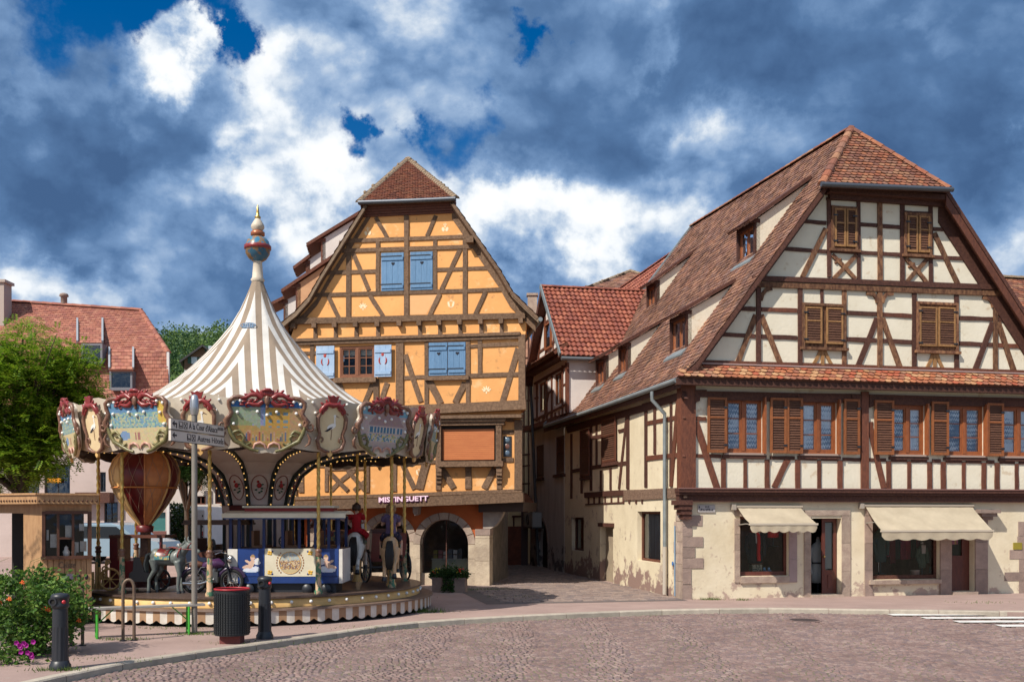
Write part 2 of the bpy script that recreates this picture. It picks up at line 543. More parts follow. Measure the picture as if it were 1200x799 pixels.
M_STONEP = mat('pink_sandstone',(0.32,0.235,0.195),(0.24,0.175,0.15),rough=0.9,scale=4,bump=0.5,bscale=30,objrand=0.16)
M_STONEW = mat('weathered_pier_stone',(0.55,0.45,0.33),(0.36,0.28,0.21),rough=0.92,scale=2.2,bump=0.6,bscale=20,objrand=0.12)
M_ZINC = mat('zinc',(0.185,0.21,0.22),(0.26,0.29,0.30),rough=0.5,scale=3,metal=0.3,bump=0.05)
M_IRON = mat('black_iron',(0.018,0.02,0.026),rough=0.42,spec=0.5)
M_BLUE = mat('blue_shutter',(0.095,0.20,0.35),(0.135,0.25,0.41),rough=0.65,scale=5,stretch=(6,6,0.8),bump=0.3,bscale=30,objrand=0.06)
M_BLUEPALE = mat('pale_blue_shutter',(0.27,0.39,0.56),(0.36,0.47,0.62),rough=0.7,scale=4,bump=0.2,bscale=30)
M_SHUT = mat('shutter_slats',(0.085,0.036,0.022),(0.135,0.060,0.034),rough=0.7,scale=8,stretch=(1,1,5),objrand=0.15,bump=0.3)
M_SHUTF = mat('shutter_frame',(0.29,0.10,0.034),(0.21,0.07,0.026),rough=0.6,scale=6,stretch=(3,3,1),bump=0.3,objrand=0.12)
M_SHUTG = mat('gable_shutter_wood',(0.35,0.185,0.075),(0.23,0.115,0.046),rough=0.65,scale=6,stretch=(3,3,1),bump=0.3,objrand=0.12)
M_FRAME = mat('window_frame_wood',(0.30,0.095,0.032),(0.21,0.065,0.025),rough=0.5,scale=6,stretch=(3,3,1),bump=0.2,objrand=0.1,coat=0.1)
def lace_mat():
 """white lace with rows of small scalloped loops"""
 m = bpy.data.materials.new('lace_curtain');m.use_nodes = True
 nt = m.node_tree;N = nt.nodes.new;L = nt.links
 b = nt.nodes['Principled BSDF'];b.inputs['Roughness'].default_value = .9
 sx = N('ShaderNodeSeparateXYZ');g = N('ShaderNodeNewGeometry');L.new(g.outputs['Position'],sx.inputs[0])
 def M(op,a,b_=0.0):
  n = N('ShaderNodeMath');n.operation = op
  for i, v in enumerate((a,b_)):
   if hasattr(v,'links'): L.new(v,n.inputs[i])
   else: n.inputs[i].default_value = v
  return n.outputs[0]
 loop = M('ABSOLUTE',M('SINE',M('ADD',M('MULTIPLY',sx.outputs[0],46.0),M('MULTIPLY',sx.outputs[2],3.0))))
 f = M('FRACT',M('ADD',M('MULTIPLY',sx.outputs[2],8.0),M('MULTIPLY',loop,.45)))
 nz = N('ShaderNodeTexNoise');nz.inputs['Scale'].default_value = 2.2;L.new(g.outputs['Position'],nz.inputs['Vector'])
 f = M('ADD',f,M('MULTIPLY',M('SUBTRACT',nz.outputs[0],.5),2.4))
 oi = N('ShaderNodeObjectInfo')
 f = M('ADD',f,M('MULTIPLY',M('SUBTRACT',oi.outputs['Random'],.45),.55))
 r = N('ShaderNodeValToRGB');L.new(f,r.inputs[0])
 e = r.color_ramp.elements
 e[0].position, e[0].color = .25, (.27,.32,.40,1);e[1].position, e[1].color = .55, (.88,.89,.91,1)
 L.new(r.outputs[0],b.inputs['Base Color'])
 return m
M_LACE = lace_mat()
TILE_OLD = [(0.235,0.115,0.078),(0.185,0.087,0.062),(0.27,0.14,0.092),(0.205,0.10,0.075),(0.30,0.155,0.10),(0.225,0.125,0.10),(0.255,0.12,0.074),(0.165,0.085,0.066)]
M_TILEOLD = mat('old_clay_tile',(1,1,1),(0.50,0.50,0.48),rough=0.85,scale=1.3,island=[tuple(c*1.12 for c in t) for t in TILE_OLD],bump=0.3,bscale=60)
M_TILEHIP = mat('hip_clay_tile',(1,1,1),(0.68,0.64,0.6),rough=0.85,scale=7,bump=0.3,bscale=60,
island=[(0.28,0.12,0.075),(0.22,0.088,0.058),(0.33,0.17,0.10),(0.19,0.082,0.06),(0.34,0.135,0.072),(0.26,0.13,0.09),(0.30,0.105,0.06)])
M_TILEPENT = mat('pent_roof_tile',(1,1,1),(0.75,0.7,0.66),rough=0.85,scale=9,bump=0.3,bscale=60,objrand=-1,
island=[(0.42,0.18,0.09),(0.35,0.13,0.07),(0.47,0.25,0.13),(0.31,0.125,0.08),(0.40,0.11,0.06),(0.50,0.29,0.155),(0.37,0.20,0.125),(0.43,0.16,0.078)])
M_TILERED = mat('red_interlocking_tile',(1,1,1),(0.62,0.55,0.5),rough=0.7,scale=8,bump=0.2,bscale=60,
island=[(0.32,0.10,0.062),(0.27,0.08,0.052),(0.37,0.13,0.08),(0.30,0.105,0.072),(0.24,0.075,0.054)])
M_TILEPINK = mat('pink_clay_tile',(1,1,1),(0.75,0.7,0.68),rough=0.85,scale=2,island=[(0.37,0.15,0.105),(0.32,0.12,0.09),(0.40,0.18,0.125),(0.355,0.14,0.095),(0.29,0.115,0.09)])
M_CANVAS = mat('cream_canvas',(0.58,0.495,0.365),(0.48,0.405,0.295),rough=0.9,scale=2.2,bump=0.35,bscale=5,subsurf=0.25)
M_TINT = mat('painted_surface',(1,1,1),rough=0.6,attr=True,coords='obj')
M_SHOPWOOD = mat('shop_door_wood',(0.12,0.035,0.024),(0.085,0.026,0.02),rough=0.4,scale=5,stretch=(3,3,1),coat=0.15)
# ------------------------------------------------------------------ roof tiling
def tiling(mb,A,B,C_,D,tw,th,mi=0,lift=0.035,clip=None,thick=0.018,rounded=True,jt=0.006):
 """clay tiles on the quad A (lower start) B (upper start) C (upper end) D (lower end): courses run A to D"""
 A, B, C_, D = V(*A), V(*B), V(*C_), V(*D)
 na = max(1,round(max((D-A).length,(C_-B).length)/tw));nu = max(1,round((B-A).length/th))
 nrm = (D-A).cross(B-A).normalized()
 def P(a,b):
  lo = A.lerp(D,a);hi = B.lerp(C_,a)
  return lo.lerp(hi,b)
 for j in range(nu):
  b0, b1 = j/nu, (j+1.25)/nu
  off = 0.5*(j%2)
  for i in range(-1,na+1):
   a0, a1 = (i+off+0.025)/na, (i+off+0.975)/na
   a0, a1 = max(a0,0), min(a1,1)
   if a1-a0 <0.15/na:
    continue
   if clip and not clip((a0+a1)/2,b0+0.4/nu):
    continue
   b1c = min(b1,1.0)
   j1, j2 = jit(jt), jit(jt)
   up = lift+jit(jt)
   tl, tr = P(a0,b1c)+nrm*0.006, P(a1,b1c)+nrm*0.006
   bl, br = P(a0,b0)+nrm*(up+j1), P(a1,b0)+nrm*(up+j2)
   dn = (A-B).normalized()
   if rounded:
    w = br-bl
    low = [bl,bl+w*0.22+dn*0.03,bl+w*0.5+dn*0.042,bl+w*0.78+dn*0.03,br]
   else:
    low = [bl,br]
   k = len(low)
   vs = [tl]+low+[tr]+[p-nrm*thick for p in low]
   fs = [tuple(range(0,k+2))]
   fs += [(1+q,k+2+q,k+3+q,2+q) for q in range(k-1)]
   mb.add(vs,fs,mi)
 return mb
def slab(mb,pts,thick,mi=0):
 """a flat polygon with thickness below it"""
 pts = [V(*p) for p in pts]
 n = (pts[1]-pts[0]).cross(pts[2]-pts[0]).normalized()
 k = len(pts)
 lo = [p-n*thick for p in pts]
 mb.add(pts+lo,[tuple(range(k)),tuple(range(2*k-1,k-1,-1))]+[(i,k+i,k+(i+1)%k,(i+1)%k) for i in range(k)],mi)
 return mb
def ridge_caps(mb,a,b,r=0.11,step=0.33,mi=0):
 """half-round ridge tiles from a to b"""
 a, b = V(*a), V(*b)
 d = (b-a);n = max(1,round(d.length/step));d.normalize()
 side = d.cross(Z).normalized();up = side.cross(d)
 for i in range(n):
  p = a.lerp(b,i/n);q = a.lerp(b,(i+1.12)/n)
  vs = []
  for c, rr in ((p,r*1.12),(q,r*0.95)):
   for k in range(7):
    t = PI*k/6
    vs.append(c+side*(rr*math.cos(t))+up*(rr*math.sin(t)*0.8-0.02))
  mb.add(vs,[(k,k+7,k+8,k+1) for k in range(6)]+[tuple(range(6,-1,-1))],mi)
 return mb
# ------------------------------------------------------------------ ground, road, pavement
ROADZ = -0.10
M_PAVE = mat('pink_pavement',(0.365,0.258,0.226),(0.28,0.195,0.172),rough=0.92,scale=0.9,bump=0.5,bscale=90,fac=(0.3,0.7),
stain=[((0.34,0.29,0.26),3.0,-1.0,1.0,0.05)])
M_GROUND = mat('ground_earth',(0.16,0.13,0.11),(0.12,0.11,0.08),rough=0.95,scale=0.5)
M_MORTAR = mat('sett_joint',(0.15,0.12,0.095),(0.15,0.145,0.075),rough=0.95,scale=1.5,bump=0.5,bscale=60)
M_SETT = mat('road_sett',(1,1,1),(0.76,0.73,0.72),rough=0.8,scale=0.9,bump=0.35,bscale=70,coords='pos',
island=[(0.215,0.148,0.136),(0.182,0.128,0.122),(0.242,0.170,0.154),(0.20,0.136,0.124),(0.17,0.124,0.124),(0.225,0.15,0.135),(0.26,0.19,0.17)])
M_SETT1 = mat('road_sett_single',(1,1,1),(0.76,0.73,0.72),rough=0.8,scale=0.9,bump=0.35,bscale=70,objrand=-1,
island=[(0.215,0.148,0.136),(0.182,0.128,0.122),(0.242,0.170,0.154),(0.20,0.136,0.124),(0.17,0.124,0.124),(0.225,0.15,0.135),(0.26,0.19,0.17)])
M_KERB = mat('granite_kerb',(0.43,0.375,0.305),(0.33,0.285,0.235),rough=0.85,scale=6,bump=0.4,bscale=60,objrand=0.1)
M_PAINT = mat('road_paint',(0.66,0.64,0.62),(0.46,0.43,0.40),rough=0.7,scale=5,bump=0.3,bscale=60,fac=(0.45,0.75))
M_GRASS = mat('grass_blade',(0.07,0.13,0.025),(0.12,0.17,0.035),rough=0.8,scale=12,subsurf=0.3)
kerb_px = [(42,799),(125,780),(210,767),(300,755),(370,745),(450,733),(515,727),(600,722),(700,717.5),(800,714),
(900,713),(1000,714),(1100,715.3),(1200,717)]
kerb_pts = [ground(x,y) for x,y in kerb_px]
kerb_pts = [V(-9.5,3.0,0),V(-6.9,10.4,0)]+kerb_pts+[V(15.5,22.2,0),V(26,21.6,0),V(60,20,0)]
def kerb_y(x):
 for a, b in zip(kerb_pts,kerb_pts[1:]):
  if a.x <=x <=b.x:
   return a.y+(b.y-a.y)*(x-a.x)/(b.x-a.x)
 return kerb_pts[0].y if x <kerb_pts[0].x else 20.0
def sheet(name,pts,z,m,kind='structure'):
 mb = MB()
 mb.add([(p[0],p[1],z) for p in pts],[tuple(range(len(pts)))])
 return mb.build(name,m,None,kind)
sheet('ground',[(-900,-300),(900,-300),(900,1500),(-900,1500)],-0.14,M_GROUND)
road = thing('road',None,None)
road['kind'] = 'structure'
mb = MB()
mb.add([V(-40,-12,ROADZ),V(60,-12,ROADZ),V(60,23,ROADZ),V(-9.5,23,ROADZ),V(-40,3,ROADZ)],[(0,1,2,3,4)])
mb.build('road_bed',M_MORTAR,road)
pv = [(p.x,p.y) for p in kerb_pts]+[(60,140),(-60,140),(-60,3.0)]
mb = MB()
n = len(pv)
mb.add([V(x,y,0) for x,y in pv]+[V(x,y,-0.13) for x,y in pv],
[tuple(range(n))]+[(i,n+i,n+(i+1)%n,(i+1)%n) for i in range(n)])
mb.build('pavement',M_PAVE,None,'structure')
kerb = thing('kerb',None,None)
kerb['kind'] = 'structure'
seg = []
for a, b in zip(kerb_pts[1:],kerb_pts[2:]):
 m_ = max(1,int((b-a).length/0.25))
 seg += [a.lerp(b,i/m_) for i in range(m_)]
i = 0
while i <len(seg)-5 and seg[i].x <16:
 L_ = random.choice((4,4,5,3))
 a, b = seg[i], seg[min(i+L_,len(seg)-1)]
 d = (b-a).normalized();nn = V(-d.y,d.x,0)
 a2, b2 = a+d*0.008, b-d*0.008
 z0, z1 = -0.13, 0.012+jit(0.004)
 mb = MB()
 o = -nn*0.012
 q = nn*0.17
 c = 0.02
 vs = [a2+o+Z*z0,b2+o+Z*z0,b2+o+Z*(z1-c),a2+o+Z*(z1-c),a2+o+nn*c+Z*z1,b2+o+nn*c+Z*z1,b2+q+Z*z1,a2+q+Z*z1,
a2+q+Z*z0,b2+q+Z*z0]
 mb.add(vs,[(0,1,2,3),(3,2,5,4),(4,5,6,7),(7,6,9,8),(0,3,4,7,8),(1,9,6,5,2)])
 mb.build('kerb_stone',M_KERB,kerb)
 i += L_
stripes = []
lane_dir = V(0.9985,0.03,0)
for k, (px,py) in enumerate(((1016,717.6),(1043,721.0),(1082,724.8),(1120,729.2),(1170,734.0),(1228,739.5))):
 a = ground(px,py,ROADZ)
 stripes.append((a,a+lane_dir*3.6))
crossing = thing('crosswalk',None,None)
crossing['kind'] = 'structure'
SW = 0.36
for a, b in stripes:
 mb = MB()
 z = ROADZ+0.024
 hw = V(0,SW/2,0)
 pts = []
 k = 14
 for i in range(k+1):
  p = a.lerp(b,i/k);pts.append(V(p.x,p.y+SW/2+jit(0.012),z))
 for i in range(k,-1,-1):
  p = a.lerp(b,i/k);pts.append(V(p.x+jit(0.01),p.y-SW/2+jit(0.012),z))
 mb.add(pts,[tuple(range(len(pts)-1,-1,-1))])
 mb.build('crossing_bar',M_PAINT,crossing)
def on_bar(x,y):
 return any(a.x-0.05<x<b.x+0.05 and abs(y-a.y)<SW/2+0.03 for a,b in stripes)
def sett_verts(x,y,wx,wy,rot):
 c, s_ = math.cos(rot), math.sin(rot)
 zt = ROADZ+0.014+jit(0.006)
 hx, hy = wx/2, wy/2
 j = [(jit(0.007),jit(0.007)) for _ in range(4)]
 out = []
 for z, ins in ((ROADZ-0.01,0.0),(zt-0.014,0.002),(zt,0.018)):
  for (sx,sy), (jx,jy) in zip(((-1,-1),(1,-1),(1,1),(-1,1)),j):
   px, py = sx*(hx-ins)+jx, sy*(hy-ins)+jy
   out.append(V(x+px*c-py*s_,y+px*s_+py*c,z+jit(0.002)))
 return out
SF = [(8,9,10,11)]+[(k*4+i,k*4+(i+1)%4,k*4+4+(i+1)%4,k*4+4+i) for k in (0,1) for i in range(4)]
setts = []
P_ = 0.102
row = 0
y = 12.2
while y <24.5:
 x = -7.0+(row%2)*P_/2+jit(0.02)
 while x <14.5:
  w_ = P_*random.uniform(0.86,1.16)
  ph = (x+0.35*math.sin(y*0.25))/1.5
  fr = ph-math.floor(ph)-0.5
  yy = y+0.30*(0.25-fr*fr)*2+jit(0.010)
  sl_ = -0.30*4*fr/1.5
  if yy <kerb_y(x)-0.07 and abs(x) <0.53*yy and yy >12.85 and not on_bar(x,yy):
   setts.append((yy,x+w_/2,w_-0.012,P_-0.013,math.atan(sl_)))
  x += w_
 y += P_
 row += 1
MAN = ground(943,727,ROADZ)
setts = [s_ for s_ in setts if math.hypot(s_[1]-MAN.x,s_[0]-MAN.y)>0.42]
setts.sort()
near, rest = setts[:280], setts[280:]
for yy, x, wx, wy, rot in near:
 mb = MB();mb.add(sett_verts(x,yy,wx,wy,rot),SF)
 mb.build('sett',M_SETT1,road)
mb = MB()
for yy, x, wx, wy, rot in rest:
 mb.add(sett_verts(x,yy,wx,wy,rot),SF)
mb.build('setts_beyond',M_SETT,road,'stuff')
man = thing('manhole_cover','round iron manhole cover set in the cobbled road','manhole cover',(MAN.x,MAN.y,ROADZ))
mb = MB();mb.lathe([(0.30,0.0),(0.30,0.016),(0.0,0.016)],(MAN.x,MAN.y,ROADZ),28,smooth=False)
for k in range(-4,5):
 wdt = math.sqrt(max(0.0,0.27**2-(k*0.06)**2))
 mb.box((MAN.x,MAN.y+k*0.06,ROADZ+0.018),(wdt*2,0.025,0.008))
mb.build('lid',mat('cast_iron',(0.07,0.055,0.055),(0.12,0.09,0.085),rough=0.6,scale=20,metal=0.4),man)
mb = MB();mb.lathe([(0.31,0.0),(0.31,0.02),(0.40,0.02),(0.40,0.0)],(MAN.x,MAN.y,ROADZ),28,smooth=False)
mb.build('rim',M_SETT1,man)
M_LANE = mat('lane_paving',(0.145,0.115,0.105),(0.10,0.082,0.078),rough=0.85,scale=1.5,bump=0.6,bscale=26,bstretch=(0.25,1.4,1),fac=(0.3,0.7))
lane = thing('lane',None,None)
lane['kind'] = 'structure'
Ld = V(-0.208,0.979,0).normalized();Lr = V(Ld.y,-Ld.x,0)
L0 = V(4.2,25.67,0)
mb = MB()
mb.add([L0+Z*0.004-Lr*5.0-Ld*0.4,L0+Z*0.004+Lr*0.1-Ld*0.4,L0+Z*0.004+Lr*0.1+Ld*22,L0+Z*0.004-Lr*5.0+Ld*22],[(0,1,2,3)])
mb.build('lane_bed',M_LANE,lane)
mb = MB()
for j in range(120):
 t = j*0.16
 s_ = -4.6+random.uniform(0,0.2)
 while s_ <-0.1:
  w_ = random.uniform(0.16,0.34)
  c = L0+Ld*t+Lr*(s_+w_/2)
  zt = 0.022+jit(0.005)
  hx, hy = w_/2-0.008, 0.071
  vs = [c+Lr*(sx*(hx-i_))+Ld*(sy*(hy-i_))+Z*z_ for z_,i_ in ((0.0,0),(zt,0.010)) for sx,sy in ((-1,-1),(1,-1),(1,1),(-1,1))]
  mb.add(vs,[(4,5,6,7)]+[(i,(i+1)%4,4+(i+1)%4,4+i) for i in range(4)])
  s_ += w_
mb.build('lane_setts',mat('lane_sett',(1,1,1),(0.7,0.68,0.66),rough=0.85,scale=8,bump=0.3,bscale=60,
island=[(0.29,0.22,0.19),(0.23,0.175,0.16),(0.33,0.25,0.215),(0.26,0.19,0.165),(0.21,0.165,0.155)]),lane,'stuff')
# ------------------------------------------------------------------ corner house (right)
RF = Plane((4.31,25.67,0),(0.9792,0.2030))
RS = Plane((4.31,25.67,0),(0.208,-0.978))
RW = 11.5
UW = 11.6
TB = 0.0
house = thing('half_timbered_house','cream half-timbered corner house with shops, brown shutters and long tiled roof','house',(4.31,25.67,0))
R = house
ledge_v = RF.uv(900,580)[1]
# --- openings
def rr(x0,y0,x1,y1,w=0.0,pl=RF): return pl.rect(x0,y0,x1,y1,w)
shop1 = rr(867,605,924,674.5)
door1 = rr(950,607,986,702)
shop2 = rr(1022,603,1100.5,678.5)
door2 = rr(1114.5,607,1141.5,701)
door1 = (door1[0],door1[1],0.06,door1[3]);door2 = (door2[0],door2[1],0.08,door2[3])
upwin = [rr(850,466.5,893,530.5),rr(938.5,469,980,531.5),rr(1045,474,1083,532.5),rr(1109,474.5,1152,533.5),rr(1173,476,1215,534.5)]
low = MB()
wall(low,RF,0,UW,-0.1,ledge_v,[shop1,door1,shop2,door2],0,0.28)
low.build('ground_floor_wall',M_CREAMLOW,R)
eave_v = RF.uv(1000,446)[1]
up = MB()
wall(up,RF,0.0,UW,ledge_v,eave_v,upwin,0,0.13)
up.build('upper_wall',M_CREAM,R)
# --- roof outline from the photograph, on the gable's verge plane (0.33 m in front of the wall)
VO = 0.33
lr = [RF.uv(x,y,VO) for x,y in ((796,444),(818,423),(883,333),(968,216))]
rt = RF.uv(1109,222,VO)
uc = (lr[3][0]+rt[0])/2
prof_l = lr
prof_r = [(2*uc-u,v) for u,v in lr]
hip_v = lr[3][1]
UW = 2*uc
ridge0 = RF.pt(uc,0)
bd = V(-0.208,0.978,0).normalized()
s_ap = None
for k in range(400):
 p = ridge0+bd*(k*0.02)
 if F*p.x/p.y+CX <=997:
  s_ap = k*0.02
  break
pa = ridge0+bd*s_ap
apex = V(pa.x,pa.y,H+(CY-152)/F*pa.y)
gp = [(0.02,eave_v)]+[(u,v) for u,v in lr[1:]]+[(2*uc-u,v) for u,v in reversed(lr[1:])]+[(2*uc-0.02,eave_v)]
gm = MB();gm.prism(gp,RF.pt,-0.22,-0.004)
gm.build('gable_wall',M_CREAM,R)
wm = MB()
sw1 = RS.rect(747,599,774,658);sw2 = RS.rect(670,606,684,645);sd = RS.rect(703,617,718.5,687)
wall(wm,RS,-RW,0,-0.1,ledge_v,[sw1,sw2,sd],0,0.22)
wm.build('lane_wall',M_CREAMSIDE,R)
wm = MB()
wall(wm,RS,-RW,0,ledge_v,eave_v-0.06,[],0)
wm.build('lane_upper_wall',M_CREAMSIDE,R)
wm = MB()
B0 = RF.pt(2*uc,0);B1 = B0+bd*RW;B2 = RF.pt(0,0)+bd*RW
wm.add([B0+Z*-.1,B1+Z*-.1,B1+Z*eave_v,B0+Z*eave_v],[(0,1,2,3)])
wm.add([B1+Z*-.1,B2+Z*-.1,B2+Z*eave_v,(B1+B2)/2+Z*12.9,B1+Z*eave_v],[(0,1,2,3,4)])
wm.build('rear_wall',M_CREAM,R)
# --- roof: left and right slopes lofted from the front profile to the back
back_e = RS.uv(663,490.5,0.42)
pe = RS.pt(back_e[0],back_e[1],0.42)
BK = 13.0
pr_b = ridge0+bd*BK
ridge_b = V(pr_b.x,pr_b.y,H+(CY-266)/F*pr_b.y)
front_off = RF.n*VO
def fpt(u,v): return RF.pt(u,v,VO)
fl = [fpt(*p) for p in lr]
e0, e1 = fl[0], apex
def bpt(p):
 t = (p[0]-lr[0][0])/(uc-lr[0][0]);tv = (p[1]-lr[0][1])/(apex.z-lr[0][1])
 h0 = pe+bd*((BK-(pe-RF.pt(0,0)).dot(bd)))
 return V(h0 .x+(ridge_b.x-h0 .x)*t,h0 .y+(ridge_b.y-h0 .y)*t,h0 .z+(ridge_b.z-h0 .z)*tv)
bl = [bpt(p) for p in lr]
SEG = [(fl[0],fl[1],bl[1],bl[0]),(fl[1],fl[2],bl[2],bl[1])]
hipL = fl[3];hipR = fpt(2*uc-lr[3][0],lr[3][1])
bl3 = bpt(lr[3])
rm = MB()
tm = MB()
for (a,b_,c_,d_) in SEG+[(fl[2],fl[3],bl3,bl[2])]:
 slab(rm,[d_,a,b_,c_],0.10)
 tiling(tm,d_,c_,b_,a,0.175,0.155)
slab(rm,[bl3,hipL,apex,ridge_b],0.10)
tiling(tm,bl3,ridge_b,apex,hipL,0.175,0.155)
rm.build('roof',M_BROWN,R)
def mirror(p):
 q = p-ridge0
 u = q.dot(RF.r);
 return p-RF.r*(2*u)
rm = MB();tr_ = MB()
for (a,b_,c_,d_) in SEG+[(fl[2],fl[3],bl3,bl[2])]:
 A, B, C2, D = map(mirror,(a,b_,c_,d_))
 slab(rm,[A,B,C2,D],0.10)
 tiling(tr_,A,B,C2,D,0.35,0.31)
slab(rm,[mirror(hipL),apex,ridge_b,mirror(bl3)],0.10)
tiling(tr_,mirror(hipL),apex,ridge_b,mirror(bl3),0.35,0.31)
rm.build('roof_far_side',M_BROWN,R)
o = tr_.build('far_roof_tiling',M_TILEOLD,R,'stuff')
o = tm.build('roof_tiling',M_TILEOLD,R,'stuff')
hm = MB()
hl = RF.uv(963,217,0.5);hr_ = RF.uv(1113,223,0.5)
HL, HR = RF.pt(hl[0],hl[1],0.5), RF.pt(hr_[0],hr_[1],0.5)
slab(hm,[HL,HR,apex],0.08)
hm.build('half_hip',M_BROWN,R)
ht = MB()
mid = (HL+HR)/2
wv_ = HR-HL
topv = apex-mid
def clip_hip(a,b):
 return abs(a-0.5) <0.5*(1-b)+0.015
tiling(ht,HL,HL+topv,HR+topv,HR,0.17,0.135,lift=0.05,clip=clip_hip)
ht.build('half_hip_tiling',M_TILEHIP,R,'stuff')
rc = MB()
for a, b_ in ((HL,apex),(HR,apex),(ridge_b,apex+bd*0.1)):
 ridge_caps(rc,a+Z*0.04,b_+Z*0.04,0.11,0.36)
rc.build('ridge_tiles',M_TILEHIP,R,'stuff')
gt = MB()
gt.tube([HL+RF.n*0.06-RF.r*0.05,HR+RF.n*0.06+RF.r*0.05],0.065,10)
gt.build('gutter',mat('dark_gutter',(0.10,0.11,0.13),rough=0.4,metal=0.5),R)
mb = MB()
q0, q1 = RF.rect(966,219,1108,232)[:2]
v0 = RF.uv(1030,233)[1];v1 = hip_v+0.02
box_uv(mb,RF,q0,q1,v0,v1-0.05,-0.05,0.30)
box_uv(mb,RF,q0+0.1,q1-0.1,v0-0.12,v0,-0.05,0.12)
mb.build('soffit',M_BROWN,R)
def verge(pts,w,d0,d1,name,m,pl=RF):
 mb = MB()
 n_ = len(pts)
 for i in range(n_-1):
  a, b_ = pts[i], pts[i+1]
  mb.prism([(a[0],a[1]-w),(b_[0],b_[1]-w),(b_[0],b_[1]),(a[0],a[1])],pl.pt,d0,d1)
 return mb.build(name,m,R)
verge([(u,v-0.03) for u,v in lr],0.16,VO-0.06,VO-0.005,'verge_board',M_BROWN)
rrp = [(2*uc-u,v-0.03) for u,v in lr]
verge(rrp[::-1],0.30,VO-0.06,VO-0.005,'verge_board',M_REDWOOD)
verge([(u-0.02,v) for u,v in rrp[::-1]],0.66,-0.05,0.05,'gable_rafter',M_BROWN)
verge([(u+0.10,v) for u,v in lr[1:]],0.22,-0.05,0.035,'gable_rafter',M_BROWN)
for pts in (lr,[(2*uc-u,v) for u,v in lr]):
 mb = MB()
 for a, b_ in zip(pts,pts[1:]):
  mb.add([RF.pt(a[0],a[1]-0.10,-0.05),RF.pt(b_[0],b_[1]-0.10,-0.05),RF.pt(b_[0],b_[1]-0.10,VO-0.05),RF.pt(a[0],a[1]-0.10,VO-0.05)],[(0,1,2,3)])
 mb.build('verge_soffit',M_BROWN,R)
# --- gable timbers (pixel segments)
W, N_, BR = M_BROWNW, M_BROWN, M_REDWOOD
gable = [
(882,326.5,1175,337.5,6.5,N_,.075),(885,333.5,1175,344.5,6.5,W,.06),
(968,233,1100,237.5,4,N_,.04),
(971,231,971.5,325,5,N_,.03),(1005.5,232,1006,329,4.2,N_,.03),(1030.5,234,1031,330,6,W,.035),(1057,235,1057,331,5.5,N_,.03),
(1090,238,1090.5,333,5,N_,.03),
(941,259.5,968,261.5,5,N_,.02),(1008,263,1027.5,264.3,5,N_,.02),(1033.5,265,1054.5,266.5,5,N_,.02),(1093,268.5,1120,269.7,5,N_,.02),
(919,291.5,968.5,295,5,N_,.02),(974,294.3,1003.5,295.6,5,N_,.02),(1008,296,1027.5,297.2,5,N_,.02),(1033.5,297.5,1054.5,298.6,5,N_,.02),
(1060,300,1088,301.2,5,N_,.02),(1093,301.5,1142,304,5,N_,.02),(1060,249,1088,250.3,4,N_,.02),
(967.5,268,940,325,6.2,W,.028),(1094,273,1122.5,334,6.2,W,.028),
(888.5,337,888.5,427,6,N_,.04),(937.3,338,937.3,428,5.5,N_,.035),(963,339,963,357,4,N_,.02),(989,340,989,429,5.5,W,.035),
(1030.5,342,1030.5,431,6,W,.04),(1071,343,1071,432,5.5,N_,.035),(1120.5,346,1120.5,434,5.5,N_,.035),(1166,347,1166,436,5.5,W,.04),
(866,361.3,885,362.3,5.5,N_,.02),(892,362.6,934,364,5.5,BR,.02),(992,366.5,1027,368,5.5,N_,.02),(1034,368.7,1068,370.5,5.5,BR,.02),(1124,372.7,1163,374,5.5,N_,.02),
(1169,374.3,1190,375.3,5.5,N_,.02),
(842,391.5,885,394,5.5,N_,.02),(892,394.3,934,396,5.5,N_,.02),(992,397.5,1027,399,5.5,N_,.02),(1034,399.4,1068,401,5.5,N_,.02),(1124,402.5,1163,404,5.5,N_,.02),
(1169,404.5,1216,406.5,5.5,BR,.02),
(818,423.5,1000,429.3,4.5,BR,.03),(1000,429.3,1246,437.5,4.5,BR,.03),
(885.5,369,864,425.5,6.8,W,.03),(891.5,369,914.5,427,6.8,W,.03),(1027.5,373,1005,429.5,6.8,N_,.03),(1033.5,373,1054.5,431.5,6.8,W,.03),
(1163,378,1142,434,6.8,N_,.03),(1169,378,1188,436,6.8,W,.03),
]
for g in gable:
 beam(RF,*g[:4],g[4]*.9,g[5],R,g[6])
for pts in ([(975,299),(982,306),(990,314),(1002,327)],[(1003,299),(995,308),(988,315),(976,327)],
[(1061,303),(1068,311),(1075,318),(1086,332)],[(1087,303),(1079,312),(1072,319),(1061,332)]):
 curved_beam(RF,pts,4.6,W,R)
 mb = MB()
 for (x,y) in pts[1:3]:
  for dx, dy in ((2.6,-1.8),(-2.6,1.8)):
   p = RF.at(x+dx,y+dy)
   mb.ball(p,0.045,6,4)
 mb.build('carved_knob',W,R,'stuff')
for pts in ([(963.5,409),(963.5,428)],[(961,411),(957,420),(952.5,428)],[(966,411),(970,420),(974.5,428)],
[(1095,413),(1095,433)],[(1092.5,415),(1090,423),(1085.5,432)],[(1097.5,415),(1100,423),(1105,433)]):
 curved_beam(RF,pts,3.8,M_SHUTG,R,0.03,name='carved_strut')
for pts in ([(891,352),(893,345),(897,340),(904,338)],[(1028,355),(1026.5,349),(1023,345),(1015,343.5)],[(1033,355),(1035,349),(1038,345),(1046,344)],
[(1163.5,360),(1162,354),(1158,350),(1151,348.5)]):
 curved_beam(RF,pts,4.4,W,R,0.045,name='bracket')
